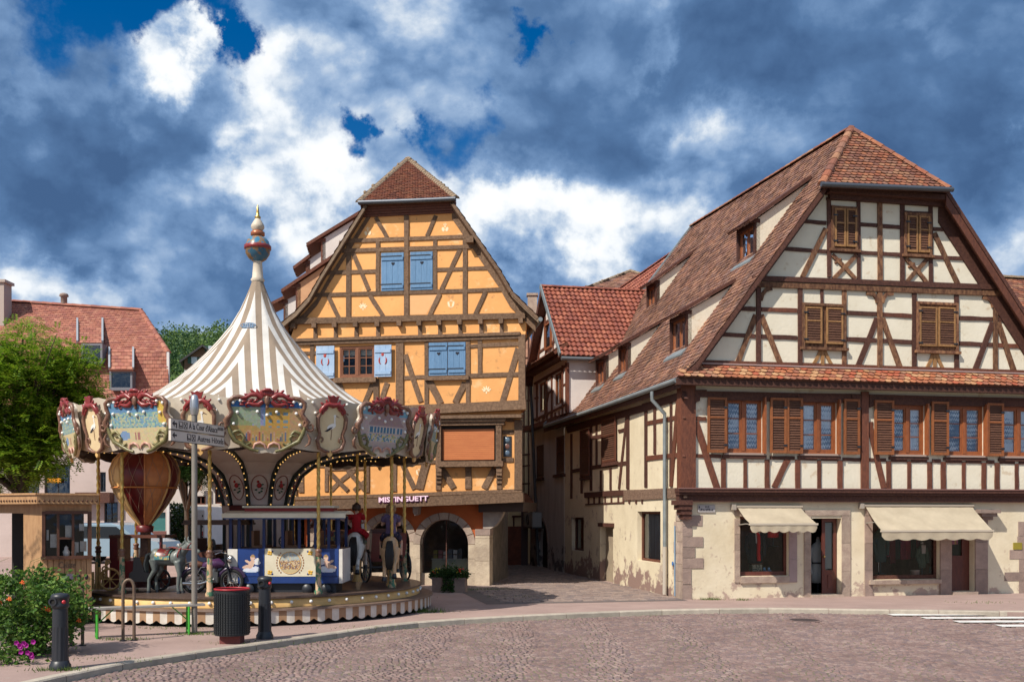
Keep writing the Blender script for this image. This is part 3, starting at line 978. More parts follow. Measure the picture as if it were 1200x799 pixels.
# --- shutters
def louvre_shutter(pl,u0,u1,v0,v1,w0,parent,fm,sm,name='shutter',rail=0.62,n=None,fw=0.055,th=0.035,label=None,ang=None,pivot=None):
 """a framed shutter leaf with tilted slats; ang turns it about its edge u=pivot"""
 def P(u,v,w):
  if ang is not None:
   du = u-pivot
   return pl.pt(pivot+du*math.cos(ang),v,w0+du*math.sin(ang)*(1 if du>0 else -1)*1.0+(w-w0)*math.cos(ang))
  return pl.pt(u,v,w)
 def bx(mb,a,b,c,d,e,f):
  p = [P(a,c,e),P(b,c,e),P(b,c,f),P(a,c,f),P(a,d,e),P(b,d,e),P(b,d,f),P(a,d,f)]
  mb.hexa([p[3],p[2],p[1],p[0],p[7],p[6],p[5],p[4]])
 fr = MB()
 bx(fr,u0,u0+fw,v0,v1,w0,w0+th);bx(fr,u1-fw,u1,v0,v1,w0,w0+th)
 bx(fr,u0+fw,u1-fw,v0,v0+fw*1.2,w0,w0+th-.003);bx(fr,u0+fw,u1-fw,v1-fw,v1,w0,w0+th-.003)
 if rail:
  vr = v0+(v1-v0)*rail
  bx(fr,u0+fw,u1-fw,vr-fw*.4,vr+fw*.4,w0,w0+th-.003)
 o = fr.build(name,fm,parent)
 sl_ = MB()
 h = v1-v0-fw*2.2
 n = n or max(6,int(h/0.062))
 for i in range(n):
  a = v0+fw*1.2+h*(i+0.08)/n;b = v0+fw*1.2+h*(i+1.02)/n
  t = jit(0.003)
  p = [P(u0+fw,a,w0+th*.75+t),P(u1-fw,a,w0+th*.75+t),P(u1-fw,b,w0+th*.2+t),P(u0+fw,b,w0+th*.2+t)]
  q = [P(u0+fw,a+.012,w0+th*.75-.012),P(u1-fw,a+.012,w0+th*.75-.012),P(u1-fw,b+.012,w0+th*.2-.012),P(u0+fw,b+.012,w0+th*.2-.012)]
  sl_.hexa([q[0],q[1],q[2],q[3],p[0],p[1],p[2],p[3]])
 sl_.build('slats',sm,o,'stuff')
 if label: o['label'] = label
 return o
def strap(pl,u0,u1,v,w,parent,t=0.035):
 mb = MB();box_uv(mb,pl,u0,u1,v-t/2,v+t/2,w,w+0.01)
 return mb.build('hinge',M_IRON,parent)
for (x0,y0,x1,y1), leaves in (((973.5,242.5,1004,292.5),((977,245,989.5,289.5),(990.5,245.5,1002.5,290))),
((1058.5,250.5,1090.5,299),((1062,253.5,1074,296),(1075.5,254,1088,296.5))),
((939,356,990,407.5),((942.5,360,962,402.5),(967,361,986.5,403.5))),
((1073,354.5,1121.5,411.5),((1076,360,1096.5,406),(1098,360.5,1118,406.5)))):
 u0, u1, v0, v1 = rr(x0,y0,x1,y1)
 mb = MB()
 f_ = 0.07
 box_uv(mb,RF,u0,u0+f_,v0+.001,v1,-.05,.075);box_uv(mb,RF,u1-f_,u1,v0+.001,v1,-.05,.075)
 box_uv(mb,RF,u0+f_,u1-f_,v1-f_,v1-.002,-.05,.072);box_uv(mb,RF,u0-.06,u1+.06,v0-.07,v0,-.05,.11)
 box_uv(mb,RF,u0+f_,u1-f_,v0,v1-f_,-.05,.02)
 fr = mb.build('shuttered_window',W,R)
 for lx0, ly0, lx1, ly1 in leaves:
  a, b, c, d = rr(lx0,ly0,lx1,ly1)
  louvre_shutter(RF,a,b,c,d,.045,fr,M_SHUTG,M_SHUT,rail=0.62,fw=.045)
 for (a,b) in ((u0+.03,u0+.16),(u1-.16,u1-.03)):
  for vv in (v0+.2,v1-.25):
   strap(RF,a,b,vv,.085,fr)
# --- pent roof between the storeys and the gable
top_l, top_r = RF.uv(838,427.5), RF.uv(1200,439.0)
PV1 = 0.5*(top_l[1]+top_r[1])
po = 0.42
bl_, br_ = RF.uv(797,439.5,po), RF.uv(1200,453.5,po)
PV0 = 0.5*(bl_[1]+br_[1])
tl_u = top_l[0]-0.15
A = RF.pt(-0.30,PV0,po);D = RF.pt(2*uc+0.30,PV0,po)
B = RF.pt(0.28,PV1,0.02);C2 = RF.pt(2*uc-0.28,PV1,0.02)
pm = MB();slab(pm,[A,D,C2,B],0.05)
pr = pm.build('pent_roof',N_,R)
rows = 4
wtile = 0.178
Lp = (D-A).length
nrm = (D-A).cross(B-A).normalized()
dn = ((A+D)/2-(B+C2)/2).normalized()
cnt = 0
vis_u = RF.uv(1206,450)[0]
restm = MB()
for j in range(rows):
 b0, b1 = j/rows, (j+1.25)/rows
 n_ = int(Lp/wtile)
 for i in range(n_+1):
  x0 = i*wtile+(j%2)*wtile/2+0.004;x1 = x0+wtile-0.008
  lo = b0*0.58;hi = Lp-b0*0.58
  if x0 <lo-0.08 or x1 >hi+0.02: continue
  P = lambda x, b: A+(D-A)*(x/Lp)+(dn*-1)*(b*(B+C2-A-D).length/2)
  up_ = 0.05+jit(.008);t = jit(.006)
  b1c = min(b1,1.0)
  bl0, br0 = P(x0,b0)+nrm*(up_+t), P(x1,b0)+nrm*(up_-t)
  w_ = br0-bl0
  low_ = [bl0,bl0+w_*.2+dn*.03,bl0+w_*.5+dn*.045,bl0+w_*.8+dn*.03,br0]
  vs = [P(x0,b1c)+nrm*.006]+low_+[P(x1,b1c)+nrm*.006]+[p-nrm*.02 for p in low_]
  fs = [tuple(range(7))]+[(1+q,7+q,8+q,2+q) for q in range(4)]
  if x1-0.30 <vis_u and cnt <290:
   mb = MB();mb.add(vs,fs);mb.build('roof_tile',M_TILEPENT,pr);cnt += 1
  else:
   restm.add(vs,fs)
restm.build('roof_tiles_beyond',M_TILEHIP,pr,'stuff')
mb = MB();mb.bar(B+Z*0.02+RF.n*.03,C2+Z*.02+RF.n*.03,0.09,0.035)
mb.build('flashing',mat('pinkish_flashing',(0.36,0.25,0.23),rough=0.6,bump=.1),R)
mb = MB()
box_uv(mb,RF,-0.30,2*uc+.3,PV0-0.20,PV0-0.045,0.26,po-.03)
box_uv(mb,RF,-0.12,2*uc,PV0-0.14,PV0-0.05,0.02,0.26)
mb.build('pent_fascia',M_BROWN,R)
# --- upper storey timbers
v_l = RF.uv(830,461)[1]
upper = [
(803,461.5,1000,465,7.5,N_,.05),(1000,465,1248,471,7.5,N_,.05),
(814.5,533.7,845,534.6,4.6,BR,.02),(851,534.7,895,535.7,4.6,N_,.02),(902,536,931,536.6,4.6,N_,.02),(938,536.7,957,537.3,4.6,N_,.02),(962,537.4,981,537.8,4.6,N_,.02),(987,538,1008,538.3,4.6,N_,.02),
(1017,538.4,1038,538.8,4.6,N_,.02),(1044,539,1062.5,539.3,4.6,N_,.02),(1067.5,539.4,1086,539.7,4.6,N_,.02),(1092,539.8,1102,540,4.6,N_,.02),
(1108,540,1126.5,540.5,4.6,N_,.02),(1131.5,540.5,1149.5,540.9,4.6,N_,.02),(1155.5,541,1165,541.2,4.6,N_,.02),(1171,541.2,1189,541.6,4.6,N_,.02),(1193.5,541.7,1240,542.6,4.6,N_,.02),
(814.5,490.3,827,490.6,5,BR,.02),(1018,496.5,1023,496.6,5,N_,.02),(1005,496,1008,496,5,N_,.02),
(814.8,494,840,572,8,BR,.03),(923,538,907,571,7.5,BR,.03),(1018,495,1035.5,572,7,BR,.03),
(847.5,537,847.5,572,6,BR,.03),(873,538,873,572,4.6,BR,.025),(898.7,538,898.7,572,6,BR,.03),(934.5,538,934.5,572,6,BR,.03),(959.5,539,959.5,572.5,4.6,BR,.025),(984,539,984,572.5,6,BR,.03),
(1041,540,1041,573,6,BR,.03),(1065,540,1065,573,4.6,BR,.025),(1089,541,1089,573,6,BR,.03),(1105,541,1105,573,6,BR,.03),(1129,541,1129,573,4.4,BR,.025),(1152.5,542,1152.5,574,5.5,BR,.03),
(1168,542,1168,574,6,BR,.03),(1191,543,1191,574,4.4,BR,.025),(1213,543,1213,574,5.5,BR,.03),(1231,543,1231,574,5.5,BR,.03),
(1012.5,459,1012.5,574,9,BR,.06),
]
for g in upper:
 beam(RF,*g[:4],g[4]*.92,g[5],R,g[6])
for x0, x1, y0, y1 in ((846,902,464,468.5),(933,988,466,470.5),(1043,1091,470,474),(1108,1154,471,475),(1171,1216,472,476)):
 u0, u1, v0, v1 = rr(x0,y0,x1,y1)
 mb = MB();box_uv(mb,RF,u0,u1,v0-.02,v1+.05,-.1,.075);mb.build('window_head',N_,R)
u0, u1, v0, v1 = rr(802.5,460,814.3,573)
mb = MB()
pts = [RF.pt(u1,0,-.05),RF.pt(u1,0,.07),RF.pt(-0.05,0,.07),RS.pt(.0,0,.06),RS.pt(-.26,0,.06),RS.pt(-.26,0,-.05)]
pts = [RF.pt(u1,0,-.1),RF.pt(u1,0,.07),RF.pt(-0.06,0,.07),RF.pt(-0.06,0,-.24),RF.pt(.1,0,-.24)]
va, vb = ledge_v+0.02, PV0-.14
mb.add([p+Z*va for p in pts]+[p+Z*vb for p in pts],[(i,(i+1)%5,5+(i+1)%5,5+i) for i in range(5)]+[(5,6,7,8,9)])
mb.build('corner_post',BR,R)
def bracket2(xs,side):
 mb = MB()
 poly = [RF.uv(x,y) for x,y in xs]
 if side <0: poly.reverse()
 a_ = sum(poly[i][0]*poly[(i+1)%len(poly)][1]-poly[(i+1)%len(poly)][0]*poly[i][1] for i in range(len(poly)))
 if a_ <0: poly.reverse()
 mb.prism(poly,RF.pt,-.02,.085);mb.build('bracket',N_,R)
bracket2([(813,457),(827,457),(826,461),(822.5,462),(823,465),(819,466),(819,470),(815.5,471),(813,474)],1)
bracket2([(1007,462),(996,462),(997,467),(1001,470),(1002,475),(1008,478)],-1)
bracket2([(1017,462),(1029,463),(1028,468),(1023,471),(1022,476),(1017,478)],1)
# --- upper windows with lace curtains and open shutters
def casement(pl,rect,parent,w=-0.05,fm=None,panes=3,curtain=True,lean=0.0):
 u0, u1, v0, v1 = rect
 fm = fm or M_FRAME
 fr = MB();f_ = .05
 box_uv(fr,pl,u0,u0+f_,v0,v1,w-.06,w+.02);box_uv(fr,pl,u1-f_,u1,v0,v1,w-.06,w+.02)
 box_uv(fr,pl,u0+f_,u1-f_,v0,v0+f_,w-.06,w+.018);box_uv(fr,pl,u0+f_,u1-f_,v1-f_*1.6,v1,w-.06,w+.018)
 o = fr.build('window',fm,parent)
 um = (u0+u1)/2
 mb = MB();box_uv(mb,pl,um-.045,um+.045,v0+f_,v1-f_*1.6,w-.05,w+.03);mb.build('mullion',fm,o)
 for a, b in ((u0+f_,um-.045),(um+.045,u1-f_)):
  mb = MB()
  s_ = .05
  c, d = v0+f_, v1-f_*1.6
  box_uv(mb,pl,a,a+s_,c,d,w-.05,w+.005);box_uv(mb,pl,b-s_,b,c,d,w-.05,w+.005)
  box_uv(mb,pl,a+s_,b-s_,c,c+s_*1.3,w-.05,w+.003);box_uv(mb,pl,a+s_,b-s_,d-s_,d,w-.05,w+.003)
  c += s_*1.3;d -= s_
  for k in range(1,panes):
   vv = c+(d-c)*k/panes
   box_uv(mb,pl,a+s_,b-s_,vv-.011,vv+.011,w-.04,w)
  mb.build('sash',fm,o)
  for k in range(panes):
   p0 = c+(d-c)*k/panes+.011;p1 = c+(d-c)*(k+1)/panes-.011
   t = jit(.004)
   mb = MB();mb.add([pl.pt(a+s_,p0,w-.022+t),pl.pt(b-s_,p0,w-.022-t),pl.pt(b-s_,p1,w-.022-t),pl.pt(a+s_,p1,w-.022+t)],[(0,1,2,3)])
   mb.build('pane',M_GLASS,o)
 if curtain:
  mb = MB()
  vs, fs = [], []
  n = 36
  for i in range(n+1):
   u = u0+f_+(u1-u0-2*f_)*i/n
   ww = w-.052+.010*math.sin(i*1.9)+jit(.002)
   vs += [pl.pt(u,v0+f_,ww),pl.pt(u,v1-f_,ww)]
  fs = [(2*i,2*i+2,2*i+3,2*i+1) for i in range(n)]
  mb.add(vs,fs,0,True);mb.build('curtain',M_LACE,o)
 mb = MB();box_uv(mb,pl,u0+.01,u1-.01,v0-.2,v1+.1,w-.9,w-.88);box_uv(mb,pl,u0-.2,u0-.19,v0-.2,v1+.1,w-.88,w-.2)
 box_uv(mb,pl,u1+.19,u1+.2,v0-.2,v1+.1,w-.88,w-.2)
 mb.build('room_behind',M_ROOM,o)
 return o
for rc_ in upwin:
 o = casement(RF,rc_,R)
 u0, u1, v0, v1 = rc_
 mb = MB();box_uv(mb,RF,u0-.06,u1+.06,v0-.055,v0-.004,-.1,.085);mb.build('sill',mat('painted_sill',(0.34,0.25,0.21),rough=.6),o)
 mb = MB();box_uv(mb,RF,u0-.1,u1+.1,v0-.14,v0-.06,-.05,.06);mb.build('sill_rail',N_,o)
for (x0,x1), rc_ in zip(((893.5,900),(981,987.5),(1083,1088.5),(1152.5,1154.5),(1215,1218)),upwin):
 a = RF.uv(x0,500)[0];b = RF.uv(x1,500)[0]
 mb = MB();box_uv(mb,RF,rc_[1]+.002,rc_[1]+.05,rc_[2]-.02,rc_[3]+.02,.0,.16)
 mb.build('shutter_jamb',M_FRAME,R)
for x0, y0, x1, y1 in ((827.3,466,849.7,530.5),(900.5,466.5,919.3,531),(919.8,466.8,938.2,531.5),(986.5,468,1005,532.5),
(1022.3,469.5,1044.8,532.8),(1089,471,1108.8,533.3),(1154,472.8,1173,534.5),(1217,474.5,1236,536)):
 a, b, c, d = rr(x0,y0,x1,y1)
 o = louvre_shutter(RF,a,b,c,d,.085,R,M_SHUTF,M_SHUT,rail=0.64,fw=.06,th=.045)
 for vv in (c+.2,d-.25):
  strap(RF,b-.09,b+.01,vv,.132,o,.05)
# --- moulded ledge over the shops
mb = MB()
lv = RF.uv(900,572.5)[1]
for (d0,d1,off) in ((0.0,.10,.26),(.10,.17,.21),(.17,.34,.14)):
 box_uv(mb,RF,-0.20+(0.30-off)*.3,2*uc+.2,lv-d1,lv-d0,-.05,off)
mb.build('moulded_ledge',M_BROWN,R)
mb = MB()
box_uv(mb,RF,-0.2,2*uc,lv-.02,lv+.012,.22,.278)
mb.build('ledge_edge',mat('ledge_edge_paint',(0.20,0.10,0.085),rough=.6),R)
mb = MB()
for k, (o_,h) in enumerate(((.30,.12),(.24,.12),(.16,.12),(.09,.12))):
 mb.box(tuple(RF.pt(-.02+.03*k,lv-.36-.12*k,.02)),(.42-.06*k,.42-.06*k,.118),M=Matrix.Rotation(math.atan2(RF.r.y,RF.r.x),3,'Z'))
mb.build('corbel',N_,R)
# --- quoins at the corner and at the right edge
for x0, y0, x1, y1 in ((798,603.5,823,616),(798,616.6,811,628.2),(798,628.8,823.6,640.3),(798,640.9,814,653),(798,653.6,824,665.5),(798,666,809.6,684),(798,684.5,810.5,702.5)):
 a, b, c, d = rr(x0,y0,x1,y1)
 mb = MB();box_uv(mb,RF,0.0,b,max(c,-.05),d,-.1,.018+jit(.006));mb.build('quoin_stone',M_STONEP,R)
for x0, y0, x1, y1 in ((792.5,599,798,610),(790.5,611,798,622.5),(793,623,798,634),(789.5,634.6,798,647.5),(792,648,798,660),(790.5,660.5,798,680),(791,680.5,798,701)):
 a, b, c, d = RS.rect(x0,y0,x1,y1)
 mb = MB();box_uv(mb,RS,a,0.0,max(c,-.05),d,-.1,.014+jit(.005));mb.build('quoin_stone',M_STONE,R)
for x0, y0, x1, y1 in ((1193,611,1215,628),(1183,644,1215,654.5),(1177,670,1213,680),(1192,628.5,1212,643.5),(1194,655,1212,669.5),(1194,680.5,1212,707)):
 a, b, c, d = rr(x0,y0,x1,y1)
 mb = MB();box_uv(mb,RF,a,b,max(c,-.05),d,-.1,.014+jit(.005));mb.build('quoin_stone',M_STONEP,R)
# --- stone surrounds of the shop fronts
def stones(pl,x0,y0,x1,y1,n,m,w=.03,vert=True,parent=None):
 a, b, c, d = pl.rect(x0,y0,x1,y1)
 c = max(c,-.05)
 for k in range(n):
  mb = MB()
  if vert:
   box_uv(mb,pl,a,b,c+(d-c)*k/n+.003,c+(d-c)*(k+1)/n-.003,-.2,w+jit(.004))
  else:
   box_uv(mb,pl,a+(b-a)*k/n+.003,a+(b-a)*(k+1)/n-.003,c,d,-.2,w+jit(.004))
  mb.build('surround_stone',m,parent or R)
stones(RF,860.5,607,866.7,682,4,M_STONE)
stones(RF,924.3,600,933.5,682,3,mat('lilac_painted_stone',(0.36,0.27,0.26),(0.30,0.22,0.215),rough=.8,scale=3,bump=.2))
stones(RF,866.9,675,924.2,682.5,1,M_STONE,.06,False)
stones(RF,860.5,597,924.2,604.5,2,M_STONE,.03,False)
stones(RF,942,604,949.8,702,3,M_STONE);stones(RF,986.2,604,996,702,3,M_STONE);stones(RF,942,597.5,996,603.6,1,M_STONE,.035,False)
stones(RF,1013,604,1021.8,703,3,M_STONEP,.04);stones(RF,1101,604,1114.2,703,3,M_STONEP,.05);stones(RF,1142,604,1156.5,705,3,M_STONEP,.05)
stones(RF,1013,596.5,1156.5,603.5,3,M_STONEP,.045,False)
stones(RF,1017,679,1100.6,683.6,2,M_STONE,.12,False)
mb = MB()
for k, o_ in enumerate((.28,.2,.1)):
 a, b, c, d = rr(1141+k*4,597+k*4,1165-k*2,601+k*4)
 box_uv(mb,RF,a,b,c,d,-.05,o_)
mb.build('corbel',M_STONEP,R)
# --- shop windows
def shop(rect,frame_m,parent,split=None):
 u0, u1, v0, v1 = rect
 mb = MB();f_ = .07
 w = -.16
 box_uv(mb,RF,u0,u0+f_,v0,v1,w-.06,w+.04);box_uv(mb,RF,u1-f_,u1,v0,v1,w-.06,w+.04)
 box_uv(mb,RF,u0+f_,u1-f_,v0,v0+f_*1.5,w-.06,w+.038);box_uv(mb,RF,u0+f_,u1-f_,v1-f_,v1,w-.06,w+.038)
 o = mb.build('shop_window',frame_m,parent)
 mb = MB();mb.add([RF.pt(u0+f_,v0+f_*1.5,w),RF.pt(u1-f_,v0+f_*1.5,w),RF.pt(u1-f_,v1-f_,w),RF.pt(u0+f_,v1-f_,w)],[(0,1,2,3)])
 mb.build('pane',M_SHOPGLASS,o)
 mb = MB()
 i0, i1 = -.25, -2.6
 a, b, c, d = u0-.25, u1+.25, v0-.05, v1+.25
 for q in ([(a,c,i1),(b,c,i1),(b,d,i1),(a,d,i1)],[(a,c,i0),(a,c,i1),(a,d,i1),(a,d,i0)],[(b,c,i0),(b,d,i0),(b,d,i1),(b,c,i1)],
[(a,c,i0),(b,c,i0),(b,c,i1),(a,c,i1)],[(a,d,i0),(a,d,i1),(b,d,i1),(b,d,i0)]):
  mb.add([RF.pt(*p) for p in q],[(0,1,2,3)])
 mb.build('display_space',mat('shop_interior',(0.42,0.19,0.16),(0.24,0.10,0.085),rough=.9,scale=3),o)
 return o
shop(shop1,M_SHOPWOOD,R);shop(shop2,M_BROWN,R)
u0, u1, v0, v1 = door1
mb = MB()
um = u0+(u1-u0)*.5
leaf = [(um,u1)]
a, b = um, u1-.02
box_uv(mb,RF,a,a+.09,v0,v1,-.26,-.21);box_uv(mb,RF,b-.09,b,v0,v1,-.26,-.21);box_uv(mb,RF,a+.09,b-.09,v0,v0+.62,-.26,-.212);box_uv(mb,RF,a+.09,b-.09,v1-.1,v1,-.26,-.212)
box_uv(mb,RF,a+.16,b-.16,v0+.14,v0+.5,-.22,-.195)
dl = mb.build('door',M_SHOPWOOD,R);dl['label'] = 'open wooden shop door with a glazed upper half'
mb = MB();mb.add([RF.pt(a+.09,v0+.62,-.235),RF.pt(b-.09,v0+.62,-.235),RF.pt(b-.09,v1-.1,-.235),RF.pt(a+.09,v1-.1,-.235)],[(0,1,2,3)]);mb.build('pane',M_SHOPGLASS,dl)
mb = MB()
vs = []
for i in range(25):
 u = a+.1+(b-a-.2)*i/24
 vs += [RF.pt(u,v0+.65,-.29+.012*math.sin(i*2.2)),RF.pt(u,v1-.12,-.29+.012*math.sin(i*2.2))]
mb.add(vs,[(2*i,2*i+2,2*i+3,2*i+1) for i in range(24)],0,True)
mb.build('curtain',mat('door_curtain',(0.34,0.36,0.34),rough=.9),dl)
mb = MB();mb.ball(RF.pt(a+.05,v0+.98,-.18),.03,8,6);mb.build('door_knob',mat('brass_knob',(0.6,0.42,0.15),rough=.3,metal=.9),dl)
mb = MB()
for q in ([(u0-.3,v0,-3),(u1+.3,v0,-3),(u1+.3,v1+.2,-3),(u0-.3,v1+.2,-3)],[(u0-.3,v0,-.3),(u0-.3,v0,-3),(u0-.3,v1+.2,-3),(u0-.3,v1+.2,-.3)],
[(u1+.3,v0,-.3),(u1+.3,v1+.2,-.3),(u1+.3,v1+.2,-3),(u1+.3,v0,-3)],[(u0-.3,v0,-.27),(u1+.3,v0,-.27),(u1+.3,v0,-3),(u0-.3,v0,-3)],
[(u0-.3,v1+.2,-.3),(u0-.3,v1+.2,-3),(u1+.3,v1+.2,-3),(u1+.3,v1+.2,-.3)]):
 mb.add([RF.pt(*p) for p in q],[(0,1,2,3)])
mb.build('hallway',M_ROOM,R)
mb = MB();box_uv(mb,RF,u0-.02,u1+.02,-.05,v0-.003,-.3,.12);mb.build('door_step',M_STONE,R)
u0, u1, v0, v1 = door2
mb = MB()
a, b = u0, u1
f_ = .11
box_uv(mb,RF,a,a+f_,v0,v1,-.26,-.2);box_uv(mb,RF,b-f_*2,b,v0,v1,-.26,-.2);box_uv(mb,RF,a+f_,b-2*f_,v0,v0+.95,-.26,-.203);box_uv(mb,RF,a+f_,b-2*f_,v1-.12,v1,-.26,-.203)
dl = mb.build('door',M_SHOPWOOD,R);dl['label'] = 'closed dark red shop door with a poster behind its glass'
mb = MB();mb.add([RF.pt(a+f_,v0+.95,-.23),RF.pt(b-2*f_,v0+.95,-.23),RF.pt(b-2*f_,v1-.12,-.23),RF.pt(a+f_,v1-.12,-.23)],[(0,1,2,3)]);mb.build('pane',M_SHOPGLASS,dl)
mb = MB();box_uv(mb,RF,a+f_,b-2*f_,v0+.9,v1-.1,-.34,-.32);mb.build('door_backing',M_ROOM,dl)
mb = MB()
for i in range(8):
 for j in range(12):
  x = a+f_+.1+(b-a-3*f_-.15)*i/8;y = v0+1.25+(v1-v0-1.45)*j/12
  dx, dy = (b-a-3*f_-.15)/8, (v1-v0-1.45)/12
  c = random.choice(((.36,.06,.16),(.30,.09,.20),(.42,.12,.2),(.35,.08,.1)))
  if 4 <=i <=5 and j <5: c = (.45,.25,.08)
  mb.add([RF.pt(x,y,-.30),RF.pt(x+dx,y,-.30),RF.pt(x+dx,y+dy,-.30),RF.pt(x,y+dy,-.30)],[(0,1,2,3)],0,False,c)
mb.build('poster',M_TINT,dl)
mb = MB();box_uv(mb,RF,u0-.02,u1+.02,-.05,v0-.003,-.3,.15);mb.build('door_step',M_STONE,R)
def awning(px,label):
 (x0,x1,yt), (fx0,fx1,fy), vy = px
 p_ = .9
 a0, v1_ = RF.uv(x0,yt,.06);b0, _ = RF.uv(x1,yt,.06)
 a1, v0_ = RF.uv(fx0,fy,p_);b1, _ = RF.uv(fx1,fy,p_)
 vv = RF.uv((fx0+fx1)/2,vy,p_)[1]
 t = thing('awning',label,'awning',tuple(RF.pt((a0+b0)/2,v1_,0)),'shop awnings on the corner house')
 mb = MB()
 nu, nv = 24, 8
 vs = []
 for j in range(nv+1):
  for i in range(nu+1):
   f = j/nv
   u = (a0+(b0-a0)*i/nu)*(1-f)+(a1+(b1-a1)*i/nu)*f
   v = v1_+(v0_-v1_)*f-.03*math.sin(PI*f)+.006*math.sin(i*1.7+j)
   vs.append(RF.pt(u,v,.06+(p_-.06)*f))
 mb.add(vs,[(j*(nu+1)+i,(j+1)*(nu+1)+i,(j+1)*(nu+1)+i+1,j*(nu+1)+i+1) for j in range(nv) for i in range(nu)],0,True)
 mb.build('canopy',M_CANVAS,t)
 mb = MB();box_uv(mb,RF,a1-.02,b1+.02,v0_-.035,v0_+.012,p_-.03,p_+.025)
 mb.build('front_bar',mat('awning_bar',(.5,.43,.34),rough=.5),t)
 mb = MB()
 n = 40
 vs = []
 for i in range(n+1):
  u = a1+(b1-a1)*i/n
  sc = abs(math.sin(PI*i/n*7))*.05
  edge = vv+(0.06 if i in (0,n) else 0)-sc+.03
  for k in range(4):
   vs.append(RF.pt(u,v0_-.03+(edge-v0_+.03)*k/3,p_+.012+.012*math.sin(i*.9)*k/3))
 mb.add(vs,[(i*4+k,i*4+k+1,(i+1)*4+k+1,(i+1)*4+k) for i in range(n) for k in range(3)],0,True)
 mb.build('valance',M_CANVAS,t)
 for uu0, uu1 in ((a0+.05,a1+.05),(b0-.05,b1-.05)):
  mb = MB();mb.bar(RF.pt(uu0,v1_-.45,.03),RF.pt((uu0+uu1)/2,v1_-.42,p_*.55),.025);mb.bar(RF.pt((uu0+uu1)/2,v1_-.42,p_*.55),RF.pt(uu1,v0_-.01,p_-.03),.025)
  mb.build('arm',mat('awning_arm',(.35,.33,.3),rough=.4,metal=.5),t)
 mb = MB();mb.tube([RF.pt(a0-.04,v1_+.0,.07),RF.pt(b0+.04,v1_,.07)],.05,8);mb.build('roller',mat('awning_roller',(.3,.25,.2),rough=.6),t)
 mb = MB();box_uv(mb,RF,a0-.16,a0-.05,v1_-.07,v1_+.07,.0,.12);mb.build('bracket',mat('awning_bracket',(.35,.3,.25),rough=.5),t)
awning(((864,938,594),(879,957.5,613.5),623),'narrower cream awning over the shop window left of the open door')
awning(((1013.7,1138.7,592.5),(1033,1163.5,621.5),632),'wide cream awning over the second shop window and closed door')
# --- lane side timbers
sidebeams = [
(787.0,469,769+17.5,569,2.6,N_,.02),(768,476,768,532,2.6,N_,.02),(757.4,478,757.4,571,3.2,N_,.025),(736.4,484,736.4,573,3.0,N_,.025),(735,487,726,573,2.2,N_,.02),
(795.5,469,787.3,570,3.2,BR,.03),(787,471,787,530,2.4,N_,.02),
(693,496,693,575,2.6,N_,.02),(699.5,497,699.5,545,1.8,N_,.02),(706,496,706,545,1.8,N_,.02),(704.5,551,704.5,575,1.8,N_,.02),(716,548,716,574,2.2,N_,.02),(682,505,682,578,2.2,N_,.02),
(670,508,670,584,2,N_,.02),
(758,496,801,487.5,4.8,BR,.02),(758,537,801,532.3,5.6,BR,.02),(693,513.3,708,510.3,4.4,N_,.02),(725,505.2,736,502.8,4.2,N_,.02),(693,548,737,542,4.6,N_,.02),(670,552,682,550,4.0,N_,.02),
(686,580,732,577,6.2,N_,.04),(686.5,591,732,588.6,1.8,N_,.02),
(755,477.5,803,462.5,9,N_,.03),(665,503.5,755,478,8,N_,.03),
]
for g in sidebeams:
 beam(RS,*g[:5],g[5],R,g[6])
M_OLDBEAM = mat('rough_rotten_beam',(0.13,0.075,0.05),(0.25,0.16,0.11),rough=.9,scale=9,stretch=(1,1,3),bump=1.0,bscale=22)
for y0, y1 in ((573.5,579.5),(579.5,585)):
 beam(RS,732,y0+3.5,803,y0+.5,6,M_OLDBEAM,R,.035)
for x in (690,696.5,703,709.5,717,725,731,738,746,753):
 beam(RS,x,582,x,590,1.6,N_,R,.02)
for x0, y0, x1, y1 in ((708,490,724,541),(682.5,503,693,558)):
 a, b, c, d = RS.rect(x0,y0,x1,y1)
 o = louvre_shutter(RS,a,b,c,d,.05,R,M_REDWOOD,M_SHUT,rail=0.6,fw=.05,th=.05)
 mb = MB();box_uv(mb,RS,a-.06,b+.06,c-.12,c-.01,-.05,.09);mb.build('sill',N_,R)
def plain_window(pl,rect,parent,fm,depth=-.16,cross=True,back=None):
 u0, u1, v0, v1 = rect
 f_ = .07
 mb = MB()
 box_uv(mb,pl,u0,u0+f_,v0,v1,depth-.05,depth+.03);box_uv(mb,pl,u1-f_,u1,v0,v1,depth-.05,depth+.03)
 box_uv(mb,pl,u0+f_,u1-f_,v0,v0+f_,depth-.05,depth+.028);box_uv(mb,pl,u0+f_,u1-f_,v1-f_,v1,depth-.05,depth+.028)
 if cross:
  um = (u0+u1)/2
  box_uv(mb,pl,um-.025,um+.025,v0+f_,v1-f_,depth-.04,depth+.02)
 o = mb.build('window',fm,parent)
 mb = MB();mb.add([pl.pt(u0+f_,v0+f_,depth-.01),pl.pt(u1-f_,v0+f_,depth-.01),pl.pt(u1-f_,v1-f_,depth-.01),pl.pt(u0+f_,v1-f_,depth-.01)],[(0,1,2,3)])
 mb.build('pane',M_GLASS,o)
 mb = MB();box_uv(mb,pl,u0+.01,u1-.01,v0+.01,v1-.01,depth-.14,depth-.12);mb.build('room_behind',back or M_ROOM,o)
 return o
plain_window(RS,sw1,R,M_REDWOOD,-.16,False,mat('pale_pane_backing',(.50,.50,.46),(.22,.22,.22),rough=.9,scale=2.5,stretch=(2,2,.3)));plain_window(RS,sw2,R,N_,-.16,False)  # pale streaked backing added for reflected light and white interior in the larger pane
u0, u1, v0, v1 = sd
